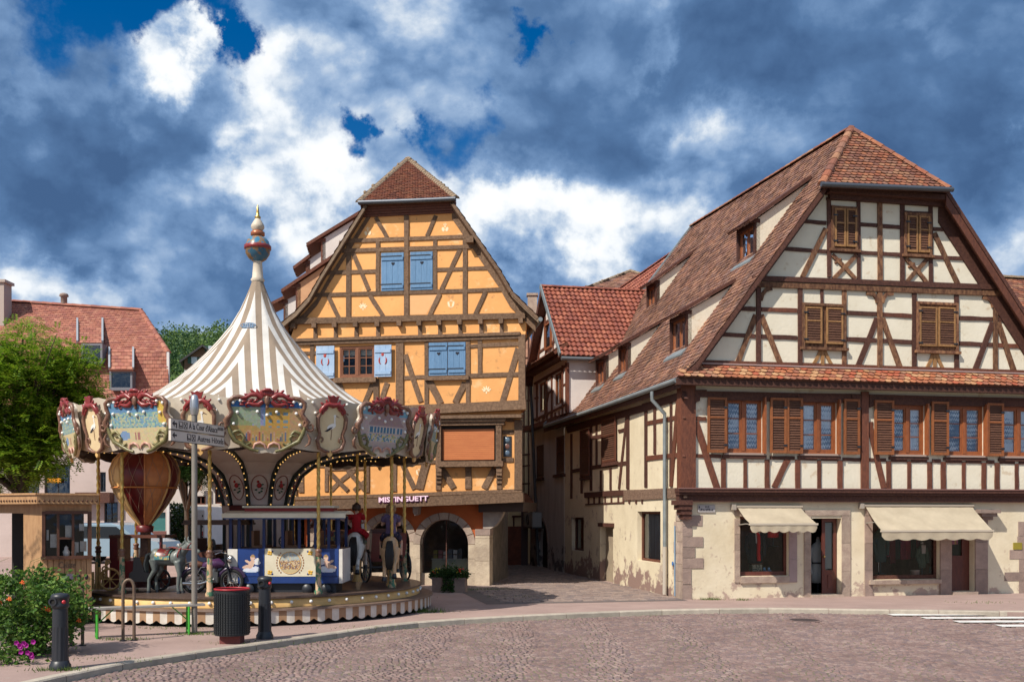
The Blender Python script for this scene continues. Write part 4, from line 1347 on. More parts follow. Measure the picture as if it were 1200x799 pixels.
mb = MB();box_uv(mb,RS,u0,u1,v0,v1,-.26,-.2);mb.build('blocked_doorway',mat('niche_plaster',(0.36,0.29,0.2),(.28,.22,.16),rough=.95,scale=3,bump=.3),R)
mb = MB();box_uv(mb,RS,u0-.12,u1+.12,v1,v1+.12,-.05,.04);mb.build('door_lintel',N_,R)
# --- lane side eave: fascia, gutter and downpipe
mb = MB()
A_, D_ = fl[0], bl[0]
mb.add([A_-Z*.12,D_-Z*.12,RS.pt(-RW-1,bl[0].z-.12,-.05),RS.pt(0.1,fl[0].z-.12,-.05)],[(0,1,2,3)])
mb.bar(A_-Z*.12+RS.n*-.02,D_-Z*.12+RS.n*-.02,.05,.20)
mb.build('eave_boards',N_,R)
mb = MB()
mb.tube([A_+RS.n*.07-Z*.03,A_.lerp(D_,.5)+RS.n*.07-Z*.05,A_.lerp(D_,.97)+RS.n*.07-Z*.03],.07,10)
mb.build('gutter',M_ZINC,R)
dp0 = RS.at(764,461,.46);dp1 = RS.at(779.5,476,.1)
ub = RS.uv(779,560,.1)[0]
mb = MB()
mb.tube([dp0+Z*.05,dp0-Z*.16,RS.pt(ub,dp0 .z-.52,.1),RS.pt(ub,dp0 .z-.75,.1),RS.pt(ub,1.3,.1)],.05,10)
mb.build('downpipe',M_ZINC,R)
mb = MB();mb.tube([RS.pt(ub,1.3,.1),RS.pt(ub,.05,.1)],.058,10);mb.build('downpipe_foot',mat('iron_pipe',(.42,.37,.31),rough=.7,bump=.1),R)
mb = MB();mb.tube([RS.pt(-.45,1.85,.03),RS.pt(-.45,.05,.03)],.018,6);mb.build('cable_pipe',mat('blue_conduit',(.16,.26,.38),rough=.5),R)
# --- dormers on the lane slope
def slope_hit(px,py):
 """point on the main lane slope"""
 a, b_, d_ = fl[1], fl[3], bl[1]
 n_ = (d_-a).cross(b_-a).normalized()
 return hit(px,py,a,n_)
def dormer(parent,slopehit,bdir,odir,nb,nt_,fb,bt,cheek_m,roof_m,tile_m,fm,win=True,over=.28,drop=None):
 """a shed dormer: nb/nt near bottom and top of its face, fb far bottom, bt back top, all photo pixels on the slope"""
 P0 = slopehit(*nb);P1 = slopehit(*fb);PB = slopehit(*bt)
 wdt = max(0.55,min(1.3,(P1-P0).dot(bdir)))
 hgt = max(0.6,H+(CY-nt_[1])/F*P0 .y-P0 .z)
 return dormer_core(parent,P0,wdt,hgt,(PB-P0).dot(-odir),PB.z-P0 .z,bdir,odir,cheek_m,roof_m,tile_m,fm,over)
def dormer_core(parent,P0,wdt,hgt,run,rise,bdir,odir,cheek_m,roof_m,tile_m,fm,over=.28):
 f0 = P0;f1 = P0+bdir*wdt
 top0, top1 = f0+Z*hgt, f1+Z*hgt
 b0 = P0-odir*run+Z*rise
 b1 = b0+bdir*wdt
 t = parent
 mb = MB()
 mb.add([f0,top0,b0],[(0,2,1)]);ck = mb.build('dormer',cheek_m,parent)
 mb = MB();mb.add([f1,top1,b1],[(0,1,2)]);mb.build('far_cheek',cheek_m,ck)
 rd = (b0-top0).normalized();
 ra, rb = top0-rd*over-bdir*.10, top1-rd*over+bdir*.12
 rc2, rd2 = b1+rd*.05+bdir*.12, b0+rd*.05-bdir*.10
 mb = MB();slab(mb,[ra+Z*.05,rb+Z*.05,rc2+Z*.05,rd2+Z*.05],.09)
 mb.build('dormer_roof',roof_m,ck)
 tm_ = MB();tiling(tm_,rb+Z*.055,rc2+Z*.055,rd2+Z*.055,ra+Z*.055,.175,.155)
 tm_.build('dormer_tiling',tile_m,ck,'stuff')
 def Q(s_,v,w): return f0+bdir*s_+Z*v+odir*w
 mb = MB()
 pw = .11
 for s0, s1, v0, v1 in ((0.0,pw,-.05,hgt),(wdt-pw,wdt,-.05,hgt),(pw,wdt-pw,hgt-.12,hgt-.004)):
  mb.hexa([Q(s0,v0,-.1),Q(s1,v0,-.1),Q(s1,v0,.05),Q(s0,v0,.05),Q(s0,v1,-.1),Q(s1,v1,-.1),Q(s1,v1,.05),Q(s0,v1,.05)])
 mb.hexa([Q(-.01,hgt-.09,-.1),Q(.1,hgt-.09,-.1),Q(.1,hgt-.09,.22),Q(-.01,hgt-.09,.22),Q(-.01,hgt+.02,-.1),Q(.1,hgt+.02,-.1),Q(.1,hgt+.02,.22),Q(-.01,hgt+.02,.22)])
 mb.build('dormer_frame',roof_m,ck)
 mb = MB()
 for s0, s1, v0, v1 in ((pw,pw+.05,.02,hgt-.12),(wdt-pw-.05,wdt-pw,.02,hgt-.12),(pw+.05,wdt-pw-.05,.02,.09),(pw+.05,wdt-pw-.05,hgt-.17,hgt-.12),(wdt/2-.03,wdt/2+.03,.09,hgt-.17)):
  mb.hexa([Q(s0,v0,-.09),Q(s1,v0,-.09),Q(s1,v0,-.02),Q(s0,v0,-.02),Q(s0,v1,-.09),Q(s1,v1,-.09),Q(s1,v1,-.02),Q(s0,v1,-.02)])
 mb.build('dormer_window',fm,ck)
 mb = MB();mb.add([Q(pw,.02,-.05),Q(wdt-pw,.02,-.05),Q(wdt-pw,hgt-.12,-.05),Q(pw,hgt-.12,-.05)],[(0,1,2,3)]);mb.build('pane',M_GLASS,ck)
 mb = MB();mb.add([Q(.05,0,-.12),Q(wdt-.05,0,-.12),Q(wdt-.05,hgt-.1,-.12),Q(.05,hgt-.1,-.12)],[(0,1,2,3)]);mb.build('room_behind',M_ROOM,ck)
 mb = MB()
 mb.hexa([Q(-.04,-.06,.05),Q(wdt+.04,-.06,.05),Q(wdt+.04,-.22,.22),Q(-.04,-.22,.22),Q(-.04,-.0,.05),Q(wdt+.04,0,.05),Q(wdt+.04,-.17,.22),Q(-.04,-.17,.22)])
 mb.build('apron',M_ZINC,ck)
 return wdt, hgt, run, P0
for nb, nt_, fb, bt in (((886.7,298),(888,257),(866.7,307),(946.7,214)),((806.5,407),(807.5,364),(787,414),(856.7,335)),((770,359),(771.7,329),(757,367.5),(809,300)),
((736,435),(737,402),(723,443),(777,378.5)),((710,449),(711,417),(698,455),(722,409))):
 dormer(R,slope_hit,bd,RS.n,nb,nt_,fb,bt,M_CREAM,N_,M_TILEOLD,M_FRAME)
mb = MB()
for a, b_ in zip(bl,bl[1:]+[ridge_b]):
 mb.bar(a+Z*.08,b_+Z*.08,.14,.06)
mb.build('flashing',M_ZINC,R)
def text_mesh(name,body,size,m,loc,ex,ey,parent,extrude=0.01,align='CENTER',width=None,bold=0.0,shear=0.0):
 """lettering as real mesh; ex and ey are the writing directions"""
 cu = bpy.data.curves.new(name,'FONT')
 cu.body = body;cu.size = size;cu.extrude = extrude;cu.align_x = align;cu.align_y = 'CENTER';cu.offset = bold;cu.shear = shear
 cu.resolution_u = 3
 tmp = bpy.data.objects.new(name,cu);COL.objects.link(tmp)
 dg = bpy.context.evaluated_depsgraph_get()
 me = bpy.data.meshes.new_from_object(tmp.evaluated_get(dg))
 bpy.data.objects.remove(tmp);bpy.data.curves.remove(cu)
 ex, ey = V(*ex).normalized(), V(*ey).normalized()
 ez = ex.cross(ey)
 if width:
  xs = [v.co.x for v in me.vertices]
  k = width/max(1e-6,max(xs)-min(xs))
 else:
  k = 1.0
 base = BASE.get(parent.name,V(0,0,0)) if parent else V(0,0,0)
 loc = V(*loc)-base
 for v in me.vertices:
  c = v.co
  v.co = loc+ex*(c.x*k)+ey*c.y+ez*c.z
 me.materials.clear();me.materials.append(m)
 o = bpy.data.objects.new(name,me);COL.objects.link(o)
 if parent: o.parent = parent;BASE[o.name] = base
 return o
# ------------------------------------------------------------------ yellow gabled house
YF = Plane((0.319,29.6,0),(0.9877,-0.156))
yb = V(-0.117,0.993,0)
yo = V(-0.993,-0.117,0)
Y = thing('half_timbered_house','orange half-timbered house with blue shutters and arched ground floor behind the carousel','house',(-3,28.2,0))
YD = 13.0
w1, w0_ = -0.14, -0.55
uR2 = YF.uv(615.5,440)[0];uR1 = YF.uv(610.5,530,w1)[0];uR0 = YF.uv(574,660,w0_)[0]
uL = YF.uv(338,440)[0]
vB = YF.uv(470,583,w1)[1]
vJ = YF.uv(550,477)[1];vG = YF.uv(480,397)[1]
win2 = YF.rect(398,405.5,439.5,442)
mb = MB();wall(mb,YF,uL,uR2,vJ-.12,vG,[win2],0,.14);mb.build('second_floor_wall',M_ORANGE,Y)
mb = MB();wall(mb,YF,uL+.1,uR1,vB-.1,vJ,[],w1);mb.build('first_floor_wall',M_ORANGE,Y)
yl = [YF.uv(x,y,.3) for x,y in ((330,378),(347,364),(362,347),(376,322),(427,240))]
yr = [YF.uv(x,y,.3) for x,y in ((631,371.5),(616,357),(600,341),(587,318),(532,238))]
gp = [(uL,vG-.05)]+[(u,v) for u,v in yl[1:]]+[(u,v) for u,v in yr[::-1][:-1]]+[(uR2,vG-.05)]
mb = MB();mb.prism([(u,v) for u,v in gp],YF.pt,-.2,.002);mb.build('gable_wall',M_ORANGE,Y)
mb = MB()
cR, cL = YF.pt(uR2,0), YF.pt(uL,0)
c1 = YF.pt(uR1,0,w1)
v3 = yr[0][1]
mb.add([cR+Z*(vJ-.12),cR+yb*YD+Z*(vJ-.12),cR+yb*YD+Z*v3,cR+Z*v3],[(0,1,2,3)])
mb.add([c1+Z*(vB-.1),c1+yb*YD+Z*(vB-.1),c1+yb*YD+Z*vJ,c1+Z*vJ],[(0,1,2,3)])
mb.add([cL+Z*-.1,cL+yb*YD+Z*-.1,cL+yb*YD+Z*v3,cL+Z*v3],[(3,2,1,0)])
mb.build('side_wall',M_ORANGE,Y,'stuff')
cg = YF.pt(uR0,0,w0_)
mb = MB()
mb.add([cg+Z*-.1,cg+yb*YD+Z*-.1,cg+yb*YD+Z*vB,cg+Z*vB],[(0,1,2,3)])
mb.add([cL+yb*YD+Z*-.1,cR+yb*YD+Z*-.1,cR+yb*YD+Z*v3,(cR+cL)/2+yb*YD+Z*10.5,cL+yb*YD+Z*v3],[(0,1,2,3,4)])
mb.build('lower_side_wall',M_REDPL,Y,'stuff')
ymid = (yl[4][0]+yr[4][0])/2
for k in range(300):
 p = YF.pt(ymid,0)+yb*(k*.02)
 if F*p.x/p.y+CX <=470.5: break
yap = V(p.x,p.y,H+(CY-187)/F*p.y)
print('Y apex',k*.02,yap,yl,yr)
yback = yb*(YD+.4)
rm, tm = MB(), MB()
L3 = [YF.pt(u,v,.3) for u,v in yl];R3 = [YF.pt(u,v,.3) for u,v in yr]
for P_, sgn in ((L3,1),(R3,-1)):
 for a, b_ in zip(P_,P_[1:]):
  if sgn >0:
   slab(rm,[a+yback,a,b_,b_+yback],.09);tiling(tm,a+yback,b_+yback,b_,a,.3,.26)
  else:
   slab(rm,[a,a+yback,b_+yback,b_],.09);tiling(tm,a,b_,b_+yback,a+yback,.3,.26)
 e = P_[-1]
 yrb = V(yap.x,yap.y,yap.z)+yb*(YD-k*.02)
 if sgn >0:
  slab(rm,[e+yback,e,yap,yrb],.09);tiling(tm,e+yback,yrb,yap,e,.3,.26)
 else:
  slab(rm,[e,e+yback,yrb,yap],.09);tiling(tm,e,yap,yrb,e+yback,.3,.26)
rm.build('roof',M_OAK,Y)
tm.build('roof_tiling',M_TILEOLD,Y,'stuff')
M_MOSSY = mat('lichen_ridge_tile',(0.21,0.135,0.09),(0.27,0.215,0.145),rough=.95,scale=20,bump=.8,bscale=40)
HLy, HRy = YF.at(420.5,238,.30), YF.at(534.5,233.5,.30)
hm = MB();slab(hm,[HLy,HRy,yap],.07);hm.build('half_hip',M_OAK,Y)
ht = MB();mid = (HLy+HRy)/2;tp = yap-mid
tiling(ht,HLy,HLy+tp,HRy+tp,HRy,.17,.12,lift=.05,clip=clip_hip)
ht.build('half_hip_tiling',mat('hip_clay_tile_dark',(1,1,1),(.7,.66,.62),rough=.85,scale=7,bump=.3,bscale=60,
island=[(0.26,0.10,0.062),(0.21,0.078,0.05),(0.30,0.135,0.08),(0.18,0.07,0.05),(0.28,0.10,0.058),(0.24,0.11,0.072)]),Y,'stuff')
rc = MB()
for a, b_ in ((HLy,yap),(HRy,yap)):
 ridge_caps(rc,a+Z*.04,b_+Z*.04,.10,.26)
for a, b_ in ((HLy,yap),(HRy,yap)):
 for q in range(26):
  rc.ball(a.lerp(b_,q/26+jit(.02))+V(jit(.06),jit(.06),.07+jit(.03)),.035+random.random()*.03,5,4)
rc.build('ridge_tiles',M_MOSSY,Y,'stuff')
mb = MB();mb.tube([HLy+YF.n*.05,HLy.lerp(HRy,.5)+YF.n*.05-Z*.01,HRy+YF.n*.05],.065,10);mb.build('gutter',MATS['dark_gutter'],Y)
mb = MB()
a, b_ = YF.uv(425,255,.0), YF.uv(533,250,.0)
t0, t1 = YF.uv(422.5,240,.18), YF.uv(533,234.5,.18)
for k in range(5):
 f0, f1 = k/5, (k+1)/5-.015
 q = [(a[0]+(t0[0]-a[0])*f0,a[1]+(t0[1]-a[1])*f0),(b_[0]+(t1[0]-b_[0])*f0,b_[1]+(t1[1]-b_[1])*f0),
(b_[0]+(t1[0]-b_[0])*f1,b_[1]+(t1[1]-b_[1])*f1),(a[0]+(t0[0]-a[0])*f1,a[1]+(t0[1]-a[1])*f1)]
 mb.prism(q,YF.pt,-.05,.06+.035*k)
mb.build('soffit_boards',M_REDWOOD,Y,'stuff')
def yverge(pts,w,d0,d1,name,m):
 mb = MB()
 for a, b_ in zip(pts,pts[1:]):
  mb.prism([(a[0],a[1]-w),(b_[0],b_[1]-w),(b_[0],b_[1]),(a[0],a[1])] if a[0]<b_[0] else [(b_[0],b_[1]-w),(a[0],a[1]-w),(a[0],a[1]),(b_[0],b_[1])],YF.pt,d0,d1)
 return mb.build(name,m,Y)
M_VERGE = mat('weathered_verge',(0.24,0.17,0.11),(0.15,0.10,0.07),rough=.8,scale=6,stretch=(2,2,2),bump=.5)
yverge([(u,v-.03) for u,v in yl],.13,.22,.298,'verge_board',M_VERGE);yverge([(u,v-.03) for u,v in yr],.14,.22,.298,'verge_board',M_VERGE)
yverge([(u+.15,v-.02) for u,v in yl],.20,-.05,.03,'gable_rafter',M_OAK);yverge([(u-.12,v-.04) for u,v in yr],.33,-.05,.04,'gable_rafter',M_OAK)
mb = MB()
for pts in (yl,yr):
 for a, b_ in zip(pts,pts[1:]):
  mb.add([YF.pt(a[0],a[1]-.1,-.05),YF.pt(b_[0],b_[1]-.1,-.05),YF.pt(b_[0],b_[1]-.1,.26),YF.pt(a[0],a[1]-.1,.26)],[(0,1,2,3)])
mb.build('verge_soffit',M_OAK,Y,'stuff')
mb = MB();e = R3[0];mb.tube([e+yb*.0-Z*.06+V(.06,0,0),e+yb*6-Z*.1+V(.06,0,0)],.065,8);mb.build('eave_gutter',M_ZINC,Y)
O = M_OAK
yt = [
(408,282.7,546,277.5,4.6,.03),(398,294.3,554,289.3,4.6,.035),(382,320,441,318,4.6,.02),(512,316.3,572,314.2,4.6,.02),(367,346,473,343,4.6,.025),(473,343,588,339.3,4.6,.025),
(343,377,616,370.5,6.8,.10),(343,399.2,610,391.2,3.6,.10),(343,403,610,395,4,.06),
(476.6,253,476.6,372,5.6,.04),(408.6,283,408.6,374,5.5,.035),(443,283,443,342,4.6,.03),(510,280,510,341,4.6,.03),(545,280,545,370,5.2,.035),
(440.5,255,454,279,4.6,.025),(511,253,500.5,277,4.6,.025),(413.5,296,432.5,340.5,5,.025),(433.5,346,450.5,373,5,.025),(539.5,292,517.5,339.5,5,.025),(515.5,344.5,503,371,5,.025),
(385,347.5,398,374,5,.025),(569,342,557,369,5,.025),(397,294,400,282.7,4,.02),
]
for g in yt: beam(YF,*g[:5],O,Y,g[5])
for x in (369.7,393.6,418,443.3,492.3,515.7,539.5,564,588):
 yy = 376.5-(x-345)*.0225
 beam(YF,x,yy+3,x,yy+22,4.6,O,Y,.03)
for x in (345.5,369.7,393.6,418,443.3,469,492.3,515.7,539.5,564,588,611):
 yy = 376.5-(x-345)*.0225
 a, b_, c, d = YF.rect(x-2.6,yy+3,x+2.6,yy+9)
 mb = MB();box_uv(mb,YF,a,b_,c,d,-.05,.17);mb.build('joist_end',O,Y)
a, b_, c, d = YF.rect(548.5,279.5,553,287);mb = MB();box_uv(mb,YF,a,b_+.1,c,d,-.05,.3);mb.build('purlin_end',O,Y)
a, b_, c, d = YF.rect(480,345.5,506,368.5);mb = MB();mb.prism([(a,c),(a+(b_-a)*.75,c),(b_+.2,d),(a,d)],YF.pt,-.02,.006);mb.build('plaster_panel',M_PINKPL,Y)
y2 = [
(611.8,392,611.8,472,8,.07),(468.7,402,468.7,474,9,.05),(500,401,500,474,4.6,.03),(548.5,399,548.5,472,4.6,.03),(562.5,398,562.5,439,5,.03),
(551,405.8,560,405.3,4.6,.02),(565,404.8,608,403,4.6,.02),(551,440.3,608,438.4,5,.02),(344,414.5,372,413.5,4.2,.02),(473,442.8,498,441.6,4.6,.02),
(475,415.5,493.5,471,6,.025),(437,450,427,474,6,.025),(454,448.5,445,474,6,.025),(441,444,441,474,6.5,.035),(393,446,393,476,4.6,.03),(398,449,408,476,5.5,.025),(366,404,366,476,4.6,.03),
(503.5,446.5,516.5,473,8,.025),(545,448.5,533.5,472,7,.025),(607.3,408,588.5,472,6.6,.025),(342.5,402,342.5,480,7,.05),
(338,487,480,480.4,11,.09),(480,480.4,617,474.2,11,.09),(344,441,372,440.3,4.4,.02),
]
for g in y2: beam(YF,*g[:5],O,Y,g[5])
a, b_, c, d = YF.rect(392,442.8,441.8,448.6);mb = MB();box_uv(mb,YF,a,b_,c,d,-.05,.14);mb.build('sill_beam',O,Y)
a, b_, c, d = YF.rect(498.6,440.8,550,445.6);mb = MB();box_uv(mb,YF,a,b_,c,d,-.05,.12);mb.build('sill_beam',O,Y)
M_YFRAME = mat('brown_window_frame',(0.17,0.065,0.035),(0.23,0.09,0.045),rough=.5,scale=6,stretch=(3,3,1))
def grid_window(pl,rect,parent,fm,w=-.04,cols=2,rows_=3,bar_m=None):
 u0, u1, v0, v1 = rect
 f_ = .06
 mb = MB()
 box_uv(mb,pl,u0,u0+f_,v0,v1,w-.06,w+.03);box_uv(mb,pl,u1-f_,u1,v0,v1,w-.06,w+.03);box_uv(mb,pl,u0+f_,u1-f_,v0,v0+f_,w-.06,w+.028);box_uv(mb,pl,u0+f_,u1-f_,v1-f_,v1,w-.06,w+.028)
 o = mb.build('window',fm,parent)
 um = (u0+u1)/2
 mb = MB();box_uv(mb,pl,um-.04,um+.04,v0+f_,v1-f_,w-.05,w+.035);mb.build('mullion',fm,o)
 for a, b_ in ((u0+f_,um-.04),(um+.04,u1-f_)):
  c, d = v0+f_, v1-f_
  mb = MB();s_ = .04
  box_uv(mb,pl,a,a+s_,c,d,w-.05,w+.01);box_uv(mb,pl,b_-s_,b_,c,d,w-.05,w+.01);box_uv(mb,pl,a+s_,b_-s_,c,c+s_,w-.05,w+.008);box_uv(mb,pl,a+s_,b_-s_,d-s_,d,w-.05,w+.008)
  a2, b2, c2, d2 = a+s_, b_-s_, c+s_, d-s_
  for i in range(1,cols):
   u = a2+(b2-a2)*i/cols;box_uv(mb,pl,u-.012,u+.012,c2,d2,w-.04,w+.002)
  for j in range(1,rows_):
   v = c2+(d2-c2)*j/rows_;box_uv(mb,pl,a2,b2,v-.012,v+.012,w-.042,w)
  mb.build('sash',bar_m or fm,o)
  for i in range(cols):
   for j in range(rows_):
    x0, x1 = a2+(b2-a2)*i/cols, a2+(b2-a2)*(i+1)/cols
    y0, y1 = c2+(d2-c2)*j/rows_, c2+(d2-c2)*(j+1)/rows_
    t = jit(.003)
    mb = MB();mb.add([pl.pt(x0+.012,y0+.012,w-.025+t),pl.pt(x1-.012,y0+.012,w-.025-t),pl.pt(x1-.012,y1-.012,w-.025-t),pl.pt(x0+.012,y1-.012,w-.025+t)],[(0,1,2,3)])
    mb.build('pane',M_SHOPGLASS,o)
 mb = MB();box_uv(mb,pl,u0-.1,u1+.1,v0-.1,v1+.1,w-.7,w-.68);mb.build('room_behind',M_ROOM,o)
 mb = MB();box_uv(mb,pl,u0+f_,u1-f_,v1-f_-.2,v1-f_,w-.12,w-.11);mb.build('blind',mat('pale_blind',(.45,.43,.36),rough=.8),o)
 return o
grid_window(YF,win2,Y,M_YFRAME)
def heart(mb,pl,u,v,w,s_):
 pts = []
 for k in range(20):
  t = 2*PI*k/20
  x = 16*math.sin(t)**3;y = 13*math.cos(t)-5*math.cos(2*t)-2*math.cos(3*t)-math.cos(4*t)
  pts.append((u-x*s_/16,v+y*s_/16))
 mb.prism(pts,pl.pt,w-.005,w+.003)
def plank_shutter(rect,w,m,n=4,hearts=True,motif=False):
 u0, u1, v0, v1 = rect
 mb = MB();box_uv(mb,YF,u0,u1,v0,v1,w,w+.018)
 o = mb.build('shutter',m,Y)
 for k in range(n):
  a, b_ = u0+(u1-u0)*k/n, u0+(u1-u0)*(k+1)/n
  mb = MB();box_uv(mb,YF,a+.003,b_-.003,v0+.002,v1-.002,w+.01,w+.028+jit(.002));mb.build('plank',m,o)
 mb = MB()
 for vv in (v0+.12,v1-.18):
  box_uv(mb,YF,u0+.02,u1-.02,vv-.05,vv+.05,w+.02,w+.052)
 mb.build('batten',m,o,'stuff')
 if not motif:
  for vv in (v0+.19,v1-.11):
   mb = MB();box_uv(mb,YF,u0-.02,u1-.06,vv-.014,vv+.014,w+.03,w+.06);mb.build('hinge',M_IRON,o)
 if hearts:
  mb = MB();heart(mb,YF,(u0+u1)/2+.02,v1-.33,w+.032,.055);mb.build('heart_cutout',mat('dark_hole',(.02,.02,.03),rough=.9),o)
 if motif:
  mred = mat('red_motif',(.42,.055,.045),rough=.7)
  um, vm_ = (u0+u1)/2, v0+(v1-v0)*.62
  mb = MB()
  for sg in (1,-1):
   mb.tube([YF.pt(um+sg*(.045+.065*math.sin(t)),vm_-.10-.11*math.cos(t),w+.033) for t in [.25+k*.27 for k in range(9)]],[.010,.014,.018,.020,.022,.022,.02,.016,.010],6)
  mb.ball(YF.pt(um,vm_+.07,w+.03),(.05,.01,.05),10,6);mb.ball(YF.pt(um-.03,vm_+.13,w+.03),(.022,.01,.03),8,5);mb.ball(YF.pt(um+.03,vm_+.13,w+.03),(.022,.01,.03),8,5)
  mb.build('painted_motif',mred,o,'stuff')
 return o
plank_shutter(YF.rect(447,296.5,473.5,341),.015,M_BLUE);plank_shutter(YF.rect(481,295.3,507.3,340),.015,M_BLUE)
plank_shutter(YF.rect(502.8,401.5,524.6,440.2),.015,M_BLUE,3);plank_shutter(YF.rect(525.2,401,545.8,439.6),.015,M_BLUE,3)
plank_shutter(YF.rect(372,406,393.4,444),.10,M_BLUEPALE,3,False,True);plank_shutter(YF.rect(440,404.8,460,442),.10,M_BLUEPALE,3,False,True)
q1 = [
(605.5+2,492,605.5+2,574,9,.06),(353.4,546,353.4,577,6,.03),(383,546,383,576,4.4,.03),(430.5,540,430.5,577,5,.04),(462,542,462,576,6.2,.03),(345,487,345,580,7,.05),
(386,553,408,575,5,.03),(407.5,551,427.5,574,5,.03),(388,575,397,565.5,5,.02),(400,563,415.7,550.5,5,.02),(415,575,428,564,5,.02),(383,549,430,548,4.4,.03),
(345,546,383,545,4.4,.02),(433,543.2,513,540.8,4.4,.02),(472,544,486,573,6,.025),(497,544.5,489.5,573,6,.025),(507.5,518,493,573,6.2,.025),
(589,506.5,602,506,5,.02),(589,539.2,602,538.7,5,.02),(594,492,602,492,4,.02),
(518,549,532,572,7.4,.03),(549,547,549,573,7.4,.03),(580,549,567.5,572,7.4,.03),(514,548,514,574,6,.04),(585.3,547,585.3,573,6,.04),
(340,584,480,579.6,4,.05),(480,579.6,612,574.6,4,.05),(338,593,480,588.2,11,.16),(480,588.2,614,582.6,11,.16),
(432,487,432,541,5,.03),(462,487,462,541,6,.03),(400,488,400,546,5,.03),
]
for g in q1: beam(YF,*g[:5],O,Y,g[5],w1)
wb = w1
bay = MB()
a, b_, c, d = YF.rect(510,498,588,547,w1+.2)
box_uv(bay,YF,a+.05,b_-.05,c,d,w1-.05,w1+.05)
bo = bay.build('bay_window',mat('bay_recess',(.03,.025,.022),rough=.8),Y)
for x0, x1 in ((510.3,516.5),(581,587.4)):
 a, b_, c, d = YF.rect(x0,497,x1,549,w1+.2);mb = MB();box_uv(mb,YF,a,b_,c,d,w1-.05,w1+.2)
 for k in range(9):
  mb.box(tuple(YF.pt((a+b_)/2,c+(d-c)*(k+.5)/9,w1+.2)),(.05,.02,.06),M=Matrix.Rotation(PI/4,3,'Y'))
 mb.build('carved_post',O,bo)
a, b_, c, d = YF.rect(518.5,502.5,579,538.6,w1+.1)
nsl = 16
mb = MB()
for k in range(nsl):
 box_uv(mb,YF,a,b_,c+(d-c)*k/nsl+.002,c+(d-c)*(k+1)/nsl-.002,w1+.06,w1+.085)
mb.build('roller_blind',mat('orange_blind',(.50,.17,.06),(.44,.14,.05),rough=.6,scale=2,stretch=(1,1,6)),bo,'stuff')
a, b_, c, d = YF.rect(516,540,588,546.5,w1+.26);mb = MB();box_uv(mb,YF,a-.06,b_+.03,c,d,w1-.05,w1+.26);mb.build('sill_board',O,bo)
mb = MB()
for (y0,y1,o_,ex) in ((484.5,488.2,.34,.05),(488.4,492,.28,.0),(492.2,496.5,.22,-.03)):
 a, b_, c, d = YF.rect(511,y0+1.5,592 if y0>488 else 609,y1+1.5,w1+o_)
 box_uv(mb,YF,a-ex,b_+ex,c,d,w1-.05,w1+o_)
mb.build('cornice',O,bo)
for x in (514,584.8):
 mb = MB()
 for k, (yy,o_) in enumerate(((549,.22),(553,.20),(557,.15),(562,.10))):
  a, b_, c, d = YF.rect(x-3.2,yy,x+3.2,yy+4,w1+o_);box_uv(mb,YF,a,b_,c,d,w1-.02,w1+o_)
 mb.build('console',O,bo)
a, b_, c, d = YF.rect(590,511,599.5,535,w1)
mb = MB();box_uv(mb,YF,a,b_,c,d,w1-.05,w1+.025);wo = mb.build('leaded_window',M_IRON,Y)
for j, cc in enumerate(((.10,.14,.20),(.16,.07,.05),(.12,.17,.22))):
 mb = MB();p = YF.pt((a+b_)/2,c+(d-c)*(.18+.32*j),w1+.03)
 mb.lathe([(0,.012),(.055,.012),(.075,0)],tuple(p),12,M=Matrix.Rotation(PI/2,3,'X'));mb.build('bullseye_pane',mat('coloured_glass_%s'%('abc'[j]),cc,rough=.15,spec=.7),wo)
M_ORN = mat('cream_paint',(.82,.66,.44),rough=.85)
def ornament(x,y,s_,kind_,w=.004):
 u, v = YF.uv(x,y,w)
 mb = MB()
 def el(du,dv,a,b_,ang=0.0):
  pts = [(u+s_*(du+a*math.cos(t)*math.cos(ang)-b_*math.sin(t)*math.sin(ang)),v+s_*(dv+a*math.cos(t)*math.sin(ang)+b_*math.sin(t)*math.cos(ang))) for t in [2*PI*k/12 for k in range(12)]]
  mb.prism(pts,YF.pt,w-.003,w+.003)
 if kind_ == 0:
  el(-.35,-.2,.28,.42,.3);el(.35,-.2,.28,.42,-.3);el(0,.3,.14,.22);el(0,.75,.08,.25);el(-.25,.65,.06,.2,.6);el(.25,.65,.06,.2,-.6)
 elif kind_ == 1:
  for k in range(5): el(.55*math.sin((k-2)*.62),.5*math.cos((k-2)*.62)-.1,.13,.4,-(k-2)*.62)
  el(0,-.45,.12,.25);el(-.4,-.2,.25,.1);el(.4,-.2,.25,.1)
 else:
  el(-.45,0,.22,.6,.25);el(.45,0,.22,.6,-.25);el(0,.75,.1,.22);el(0,-.6,.2,.1);el(-.25,.55,.2,.08);el(.25,.55,.2,.08)
 mb.build('painted_ornament',M_ORN,Y,'stuff')
ornament(431,272,.16,0);ornament(521.6,267.5,.16,0);ornament(425.4,359.5,.15,1);ornament(528.5,356.5,.15,2);ornament(570,457,.16,1);ornament(491,553.5,.13,2,w1+.004)
